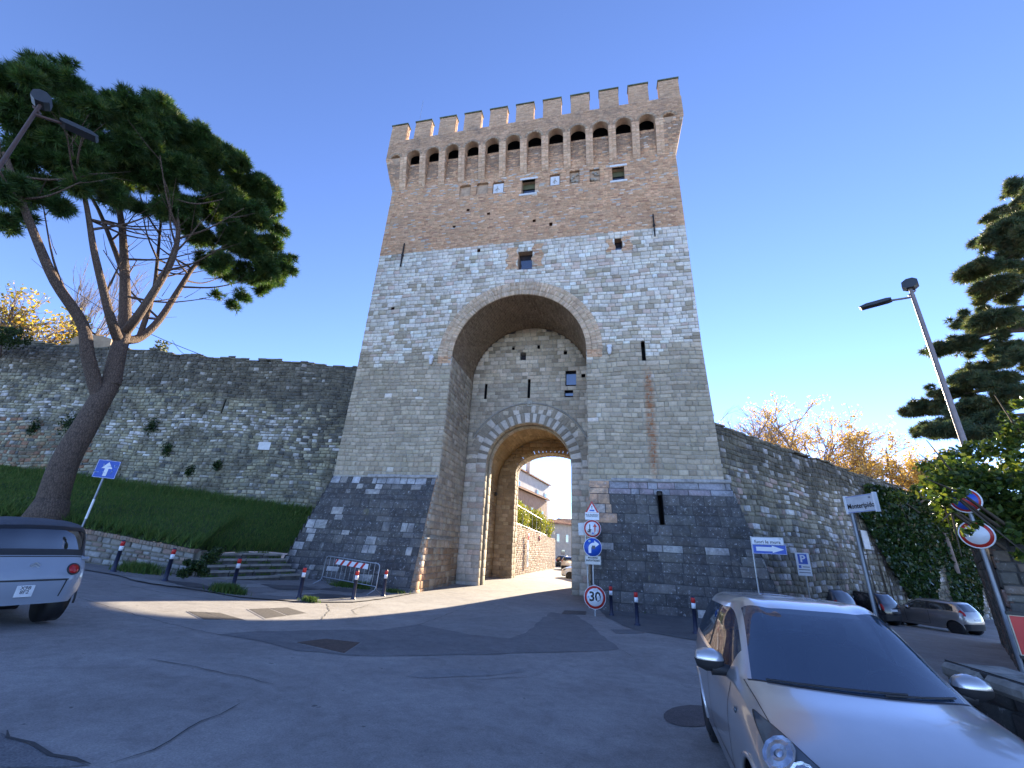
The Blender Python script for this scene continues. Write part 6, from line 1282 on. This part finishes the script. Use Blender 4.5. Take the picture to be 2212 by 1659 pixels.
for (x,y,r) in blob_px:
    for dd in ((-1.6,1.4) if r>30 else (0,)):
        d_=dd+rgb.uniform(-1,1)+ (1.5 if x>400 else 0); p=A(x,y,d_); p2=A(x+r,y,d_); rr=np.linalg.norm(p2-p); 
        for _ in range(6):
            v_=np.array([rgb.gauss(0,1),rgb.gauss(0,1),rgb.gauss(0,1)]); v_=v_/np.linalg.norm(v_)*rr*rgb.uniform(.25,.75); q_=rr*rgb.uniform(.3,.55); blobs.append((*(p+v_*np.array([1,1,.85])),q_,q_,q_*.75))
def needle_tufts(name,blobs,n,parent,cols,seed,ln=.2,k=16,w=.012,inner=.5,upw=.5,mat=None):
    rg=np.random.default_rng(seed); B=np.array(blobs); vol=np.cbrt(B[:,3]*B[:,4]*B[:,5])**2; cnt=rg.choice(len(B),n,p=vol/vol.sum())
    d=rg.normal(size=(n,3)); d/=np.linalg.norm(d,axis=1)[:,None]; r=inner+(1-inner)*np.sqrt(rg.random((n,1))); P=B[cnt,:3]+d*r*B[cnt,3:6]
    ax=d+np.array([0,0,upw]); ax/=np.linalg.norm(ax,axis=1)[:,None]
    nd=rg.normal(size=(n,k,3)); nd/=np.linalg.norm(nd,axis=2)[:,:,None]; nd=nd*.8+ax[:,None,:]*.75; nd/=np.linalg.norm(nd,axis=2)[:,:,None]
    sd=np.cross(nd,rg.normal(size=(n,k,3))); sd/=np.maximum(np.linalg.norm(sd,axis=2),1e-6)[:,:,None]; L=ln*rg.uniform(.7,1.3,(n,k,1))
    b=P[:,None,:]+nd*L*.08; V=np.stack([b-sd*w,b+sd*w,b+nd*L],2).reshape(-1,3); F=np.arange(len(V)).reshape(-1,3)
    c=np.array(cols)[rg.integers(0,len(cols),n)]*rg.uniform(.6,1.35,(n,1)); C=np.repeat(c,3*k,axis=0)
    o=bpy.data.objects.new(name,newmesh(name,V,F,mat or M_NEEDLE,None,C)); COL.objects.link(o); o.parent=parent; o.location=-np.array(parent.location); return o
needle_tufts('crown',blobs,30000,pine,[(.045,.10,.03),(.06,.12,.035),(.035,.08,.025),(.09,.13,.035)],3,.30,18,.019,.25)
# cedar on the right
CD=26.; cb=atd(2560,1150,CD+2); cz=gzs(cb[0],cb[1])
ced=empty('cedar_tree',(cb[0],cb[1],cz),0,'tall dark cedar with layered drooping branches behind the street lamp','tree')
mb=MB(); top=np.array([cb[0],cb[1],cz+19.]); c0=np.array([cb[0],cb[1],cz]); mb.tube([(0,0,-.3),(0,0,8),(0,0,16),tuple(top-c0)],[.5,.4,.26,.08],12); mb.build('trunk',M_BARK,ced)
plates=[(2205,440,45),(2170,470,40),(2195,520,60),(2145,520,35),(2160,570,55),(2200,600,60),(2120,585,30),(2150,640,50),(2205,680,60),(2090,690,38),(2060,745,42),(2030,745,18),(2115,740,55),(2175,760,60),(2110,800,40),(2150,840,60),(2200,850,50),(2060,840,45),(2020,875,35),(1985,872,20),(2080,885,45),(2010,920,32),(2050,930,40),(2110,930,50),(2170,920,50),(2210,930,45),(2190,400,30),(1990,925,18),(2205,770,50)]
mb=MB(); blobs=[]; rgc=random.Random(9)
for x,y,r in plates:
    dd=rgc.uniform(-1.5,1.5); p=atd(x,y,CD+dd); rr=np.linalg.norm(atd(x+r,y,CD+dd)-p)
    st_=np.array([cb[0],cb[1],p[2]+rgc.uniform(-.2,1.0)]); limb(mb,[st_-c0,(st_+p)/2-c0+np.array([0,0,.3]),p-c0],.11,.03,6)
    ax_=(p-st_); ax_[2]=0; ax_/=max(np.linalg.norm(ax_),.1); pr_=np.array([-ax_[1],ax_[0],0])
    for k in range(22):
        a_,b_=rgc.uniform(-1.2,1.2),rgc.gauss(0,.5); w_=rgc.uniform(.08,.24)
        blobs.append((*(p+ax_*a_*rr+pr_*b_*rr+np.array([0,0,rgc.gauss(0,.30)-.10*abs(b_)-.15*max(0,a_)])*rr),rr*w_*1.3,rr*w_*1.3,rr*w_*.55))
    for k in range(3): e=p+np.array([rgc.uniform(-1,1)*rr,rgc.uniform(-1,1)*rr,rgc.uniform(-.3,.1)*rr]); mb.tube([p-c0,e-c0],[.03,.01],5)
ey=[400,470,560,640,700,745,790,840,875,925,955]; ex=[2200,2130,2112,2100,2080,2030,2085,2035,1975,1985,2010]
for k in range(30):
    y=rgc.uniform(405,955); x0=np.interp(y,ey,ex); x=x0-8+abs(rgc.gauss(0,1))*85 if rgc.random()<.75 else rgc.uniform(x0,2300)
    if x>2330: continue
    dd=rgc.uniform(-2.2,2.5); p=atd(x,y,CD+dd); rr=rgc.uniform(.25,.6); blobs.append((*p,rr*1.3,rr*1.3,rr*.32))
mb.build('limbs',M_BARK,ced)
needle_tufts('crown',blobs,34000,ced,[(.075,.12,.07),(.09,.135,.075),(.06,.10,.06),(.13,.15,.075),(.15,.14,.07)],8,.2,10,.016,.0,.25)
# autumn trees behind the right wall
def deciduous(name,base,H,spread,label,nleaf,cols,seed,leafsize=.2,levels=4,group=None,trunkfrac=.3,leaf_from=.35,up=.55,r0=.16,fan=5):
    rg=random.Random(seed); o=empty(name,tuple(base),0,label,'tree',group); mb=MB(); tips=[]
    tr=MB(); th=H*trunkfrac; tr.tube([(0,0,-.5),(rg.uniform(-.1,.1),0,th*.5),(0,0,th)],[r0*1.2,r0,r0*.8],9); tr.build('trunk',M_TWIG,o)
    def grow(p,d,ln,r,lv):
        q=p+d*ln; mid=p+d*ln*.5+np.array([rg.uniform(-.06,.06),rg.uniform(-.06,.06),rg.uniform(0,.05)])*ln; mb.tube([tuple(p),tuple(mid),tuple(q)],[r,r*.8,r*.55],5 if lv<levels-1 else 4,cap=False); tips.append((q,lv)); tips.append((mid,lv))
        if lv<levels:
            for k in range(rg.randint(3,fan)):
                n=d+np.array([rg.gauss(0,spread),rg.gauss(0,spread),rg.gauss(up*.3,.22)]); n/=np.linalg.norm(n); s=p+d*ln*rg.uniform(.35,1); grow(s,n,ln*rg.uniform(.55,.78),r*.52,lv+1)
    for k in range(fan+1):
        a=6.28*k/(fan+1)+rg.uniform(-.3,.3); d=np.array([math.cos(a)*spread,math.sin(a)*spread,rg.uniform(.8,1.2)]); d/=np.linalg.norm(d); grow(np.array([0,0,th*rg.uniform(.8,1)]),d,H*.30*rg.uniform(.85,1.15),r0*.55,1)
    kz=H/max(p[2] for p,l in tips); mb.V=[(a*kz,b_*kz,c_*kz) for a,b_,c_ in mb.V]; tips=[(p*kz,l) for p,l in tips]
    mb.build('branches',M_TWIG,o)
    if nleaf:
        g=np.random.default_rng(seed); T=np.array([p for p,l in tips if l>=levels-1]); P=T[g.integers(0,len(T),nleaf)]; keep=(P[:,2]<H*(1-leaf_from*.0)); P=P+g.normal(0,.16,(nleaf,3))
        c=np.array(cols)[g.integers(0,len(cols),nleaf)]*g.uniform(.7,1.3,(nleaf,1)); V,F,C=scatter([(-.5,0,0),(0,-.32,.1),(.5,0,0),(0,.32,.1)],[(0,1,2),(0,2,3)],P,rand_rots(nleaf,g),leafsize*g.uniform(.6,1.3,nleaf),c); obj('crown',newmesh('crown',V,F,M_LEAF,None,C),o)
    return o
YEL=[(.58,.38,.10),(.62,.44,.14),(.50,.30,.08),(.62,.48,.22)]
for i,(px,py,D,H,nl,lb) in enumerate([(1600,895,44.,9.5,0,'leafless grey branched tree just right of the tower top of the wall'),(1712,885,46.,12.,7000,'golden autumn tree with sparse yellow leaves, tallest above the right wall'),(1810,950,46.,9.5,4500,'thin autumn tree with orange leaves next to the tall golden one'),(1915,985,48.,9.,7000,'broad yellow autumn tree between the thin tree and the cedar'),(1990,985,50.,9.,4500,'pale half bare autumn tree behind the ivy and the lamp pole')]):
    tpx=atd(px,py,D); deciduous('autumn_tree' if nl else 'bare_tree',(tpx[0],tpx[1],tpx[2]-H*.97),H*1.06,.68,lb,nl,YEL,60+i,.18,4,'trees behind the right town wall')
# behind the left wall
tb=atd(262,560,52.); deciduous('bare_poplar',(tb[0],tb[1],tb[2]-17),17,.24,'tall leafless poplar with upright pale branches behind the pine trunk',0,YEL,71,levels=4,up=1.6,fan=5)
tb=atd(70,655,44.); deciduous('autumn_tree',(tb[0],tb[1],tb[2]-9),9.5,.6,'yellow leaved tree rising above the left town wall',2000,[(.5,.40,.06),(.42,.36,.07),(.55,.33,.05)],72,.25,4)
def cypress(px,py,D,H,rad,label,seed,cols):
    p=atd(px,py,D); o=empty('cypress',(p[0],p[1],p[2]-H),0,label,'tree'); MB().tube([(0,0,0),(0,0,H*.6)],[.15,.06],7).build('trunk',M_TWIG,o)
    bl=[(p[0],p[1],p[2]-H+H*f,rad*(1-.75*abs(f-.4)),rad*(1-.75*abs(f-.4)),H*.09) for f in np.linspace(.1,.97,12)]; leaf_cloud('crown',bl,2500,.22,cols,seed,M_LEAF,o); return o
cypress(352,742,42.,6.,.9,'small dark green cypress at the end of the left town wall top',3,[(.06,.09,.03),(.09,.11,.04),(.14,.13,.05)])
cypress(180,690,44.,7.,1.1,'olive green conifer behind the wall left of the pine trunk',4,[(.10,.10,.03),(.14,.12,.04),(.08,.09,.03)])
hd=empty('hedge',tuple(atd(10,712,40.)),0,'clipped dark green hedge top above the far left of the town wall','hedge'); p=atd(8,722,40.); leaf_cloud('foliage',[(p[0]-2+k,p[1],p[2]-.2,1.,.8,.7) for k in range(4)],1500,.2,[(.03,.055,.02),(.04,.07,.02)],6,M_LEAF,hd); mb=MB(); hl=np.array(hd.location); mb.tube([tuple(np.array([p[0]-.5,p[1],p[2]-3])-hl),tuple(np.array([p[0]-.5,p[1],p[2]-.3])-hl)],.1,6).build('stem',M_TWIG,hd)
# stone parapet lump and wires behind the left wall
p=atd(218,748,40.); MB().prism([(-1.6,-2),(1.6,-2),(1.2,.3),(.2,.55),(-1.2,.2)],-.8,.8,lambda a,b,d:(a,d,b)).build('ruined_wall_stub',plain('ochre_rubble',(.40,.30,.20),.95,0,.3,2,.6),None,tuple(p),(0,0,.3),label='ochre ruined wall stub standing behind the town wall near the pine',cat='wall stub')
for k,(a,b) in enumerate((((110,592,40),(470,780,26)),((372,735,42),(455,778,27)))):
    P0,P1=atd(*a),atd(*b); MB().tube([tuple(P0+(P1-P0)*s-np.array([0,0,.5*math.sin(s*math.pi)])) for s in np.linspace(0,1,12)],.018,5).build('overhead_wire',M_BLACK,label=['thin overhead wire crossing behind the pine limbs','thin overhead wire running down to the left town wall'][k],cat='wire')
# ---- ivy
def ivy_points(n,seed,poly,p0,fr,lean,z0,thick,hole=None):
    """random points on the wall plane whose picture position lies in the outline"""
    rg=np.random.default_rng(seed); P=np.array(poly,float); out=[]
    def inside(x,y):
        c=False; j=len(P)-1
        for i in range(len(P)):
            if (P[i,1]>y)!=(P[j,1]>y) and x<(P[j,0]-P[i,0])*(y-P[i,1])/(P[j,1]-P[i,1])+P[i,0]: c=not c
            j=i
        return c
    while len(out)<n:
        x,y=rg.uniform(P[:,0].min(),P[:,0].max()),rg.uniform(P[:,1].min(),P[:,1].max())
        if inside(x,y): out.append(wall_hit(x,y,p0,fr,lean,z0,thick*rg.random()))
    return np.array(out)
def ivy(name,P,size,cols,seed,parent,mat=None,face=None):
    rg=np.random.default_rng(seed); n=len(P); c=np.array(cols)[rg.integers(0,len(cols),n)]*rg.uniform(.6,1.35,(n,1))
    V,F,C=scatter([(0,-.5,0),(.45,0,-.06),(0,.5,.05),(-.45,0,-.06)],[(0,1,2),(0,2,3)],P-np.array(parent.location),rand_rots(n,rg),size*rg.uniform(.6,1.3,n),c); return obj(name,newmesh(name,V,F,mat or M_IVY,None,C),parent)
IVC=[(.022,.05,.016),(.03,.065,.02),(.018,.04,.014),(.05,.08,.022)]
iv=empty('ivy',(19,15,0),0,'dark ivy sheet hanging down the right town wall above the silver beige car','ivy')
P=ivy_points(11000,1,[(1868,1045),(1940,1055),(2060,1100),(2120,1240),(2125,1370),(2085,1360),(2058,1290),(2040,1210),(2030,1230),(2025,1295),(1965,1290),(1925,1225),(1900,1180),(1870,1130),(1850,1100),(1872,1090)],pR,frR,.06,8.,.45)
ivy('foliage',P,.30,IVC,2,iv); mbv=MB(); rgi=random.Random(2)
for k in range(14):
    u=14+rgi.uniform(0,8); pts=[Pr(np.array([u+rgi.uniform(-.3,.3)+.15*j]),np.array([-.5+j*1.3]),np.array([.06]))[0]-np.array(iv.location) for j in range(6)]; mbv.tube([tuple(q) for q in pts],.02,5)
mbv.build('stem',plain('ivy_stem',(.08,.06,.04),.9),iv,kind='stuff')
# near retaining wall on the right with its ivy mass
NW0,NW1=(15.8,3.6),(6.15,-11.2)
nw=wall_seg('dark_stone_wall',NW0,NW1,-1.6,3.4,3.3,1.6,lambda u,v,rg: pick(rg,[(.5,(.075,.07,.062)),(.3,(.11,.10,.085)),(.2,(.18,.11,.085))]),(.16,.3),(.25,.6),15,'dark old stone retaining wall under the overhanging ivy at the right','wall',[M_RUBBLE],M_MORTD,200)
nw2=wall_seg('dark_stone_wall',NW1,(10.6,-13.6),-.3,3.3,3.3,.7,lambda u,v,rg: pick(rg,[(.5,(.095,.09,.08)),(.3,(.14,.13,.11)),(.2,(.19,.15,.12))]),(.09,.2),(.12,.42),16,'end return of the dark stone wall behind the striped board','wall',[M_RUBBLE],M_MORTD,60)
im=empty('ivy',(8.5,-8,3.3),0,'thick overhanging ivy mass with sunlit yellow green top over the dark stone wall','ivy')
rgm=random.Random(31); bl=[]
for (x,y,r,D) in [(2010,1010,35,17),(2060,990,45,15.5),(2110,975,50,14),(2165,965,55,12.5),(2200,930,50,12.5),(2060,1040,45,14.5),(2120,1030,60,13),(2180,1030,65,12),(2080,1085,50,13),(2140,1085,55,12),(2195,1090,50,11.5),(2010,1045,30,17),(1985,1060,25,19),(1940,1075,25,22),(2040,1120,30,13.5),(2090,1130,30,12.5),(2150,1130,30,12),(2205,1140,35,11.5),(2205,1000,60,11.5),(2175,900,22,13),(2210,870,30,13),(2175,1150,26,10.2),(2205,1165,30,9.6),(2130,1120,26,10.6),(2100,1105,24,11),(2070,1110,22,11.3),(2045,1095,20,12),(2205,1200,24,9.6),(2090,1150,14,9.4),(2075,1065,16,9.6),(2055,1105,12,9.6),(2108,1135,9,9.55),(2050,1062,18,9.5),(2038,1085,15,9.5),(2085,1062,15,9.5),(2062,1070,12,9.4),(2095,1140,10,9.4),(2050,1080,14,9.35),(2072,1072,12,9.35),(2088,1148,9,9.35),(2118,1130,10,9.35)]:
    p=atd(x,y,D); rr=np.linalg.norm(atd(x+r,y,D)-p); bl.append((*p,rr,rr,rr*.75))
for t_ in np.linspace(0,1,9):
    for dz_ in (0,-.5): bl.append((6.0+4.4*t_,-11.35-2.4*t_,3.35+dz_*(.6+.4*math.sin(t_*9)),.55,.4,.45))
for t_ in np.linspace(0,1,14): bl.append((6.1+9.4*t_,-11.1+14.4*t_,3.5+.1*math.sin(t_*20),.5,.6,.5))
M_IVYM=foliage_mat('ivy_leaf_thin',.5,.3)
leaf_cloud('foliage',bl,34000,.115,[(.06,.10,.02),(.09,.14,.028),(.04,.075,.02),(.17,.20,.04)],17,M_IVYM,im,inner=.45)
mb=MB()
for k in range(16):
    b_=random.Random(k).choice(bl); p=np.array(b_[:3])-np.array(im.location); mb.tube([tuple(p+np.array([.8,.4,-.5])),tuple(p),tuple(p+np.array([rgm.uniform(-.9,.3),rgm.uniform(-.6,.4),rgm.uniform(-.9,.9)]))],[.03,.02,.006],5)
mb.build('stem',plain('ivy_stem',(.08,.06,.04),.9),im,kind='stuff')
# low mossy parapet beside the foreground car
pw=wall_seg('mossy_parapet',(3.5,-13.9),(3.75,-19.5),-.2,1.1,1.2,.5,lambda u,v,rg: pick(rg,[(.5,(.07,.068,.06)),(.3,(.10,.10,.085)),(.2,(.13,.125,.11))]),(.16,.28),(.22,.5),18,'low dark mossy stone parapet beside the foreground car','wall',[M_RUBBLE],M_MORTD,80)
M_MOSS=plain('mossy_cap',(.27,.255,.215),.95,0,.45,5,.7); u=0.; rr=random.Random(19)
while u<5.3:
    w=rr.uniform(.35,.6); MB().box(-.3,.3,.01,w-.01,-.06,.07+rr.uniform(-.01,.02),bev=.04).build('cap_stone',M_MOSS,pw,(.25+u*.045,-u-w,1.1+.2+u*.018),(0,0,R(1.5))); u+=w
# plants on the steps and low wall, and in the left wall joints
sh1=empty('shrub',tuple(onG(425,1248)),0,'dark leafy plants growing over the end of the retaining wall beside the steps','shrub')
bl=[]
for (x,y,r,D) in [(455,1205,20,16.6),(425,1222,20,16.2),(400,1238,18,16.),(470,1190,14,17.),(405,1215,12,16.3),(440,1235,15,16.)]:
    p=atd(x,y,D); rr_=np.linalg.norm(atd(x+r,y,D)-p); bl.append((*p,rr_,rr_,rr_*.7))
leaf_cloud('foliage',bl,5000,.075,IVC+[(.06,.09,.03)],23,M_IVY,sh1,inner=.3); mb=MB()
for k in range(5): mb.tube([(.1*k-.2,.05*k,0),(.1*k-.3,.1,.5)],.012,4)
mb.build('stem',M_TWIG,sh1,kind='stuff')
for i,(px,py,r,lb) in enumerate([(327,922,18,'green tuft of leaves growing in the white stone band of the left wall'),(362,970,14,'small dark plant growing from the left wall below the white band'),(145,915,24,'dark ivy patch on the left wall just behind the leaning pine trunk'),(72,925,16,'narrow dark ivy patch on the left wall left of the pine'),(470,1005,10,'tiny plant in the left wall left of the marble plaque'),(410,1018,10,'tiny plant low on the left wall above the grass')]):
    p=wall_hit(px,py,pL,frL,.03,12.,.12); p2=wall_hit(px+r,py,pL,frL,.03,12.,.12); rr_=np.linalg.norm(p2-p); o=empty('wall_plant',tuple(p),0,lb,'plant'); leaf_cloud('foliage',[(p[0],p[1],p[2],rr_,.25,rr_*1.3)],420,.12,IVC,80+i,M_IVY,o,inner=.1); MB().tube([(0,.25,0),(0,0,.05)],.015,4).build('stem',M_TWIG,o)
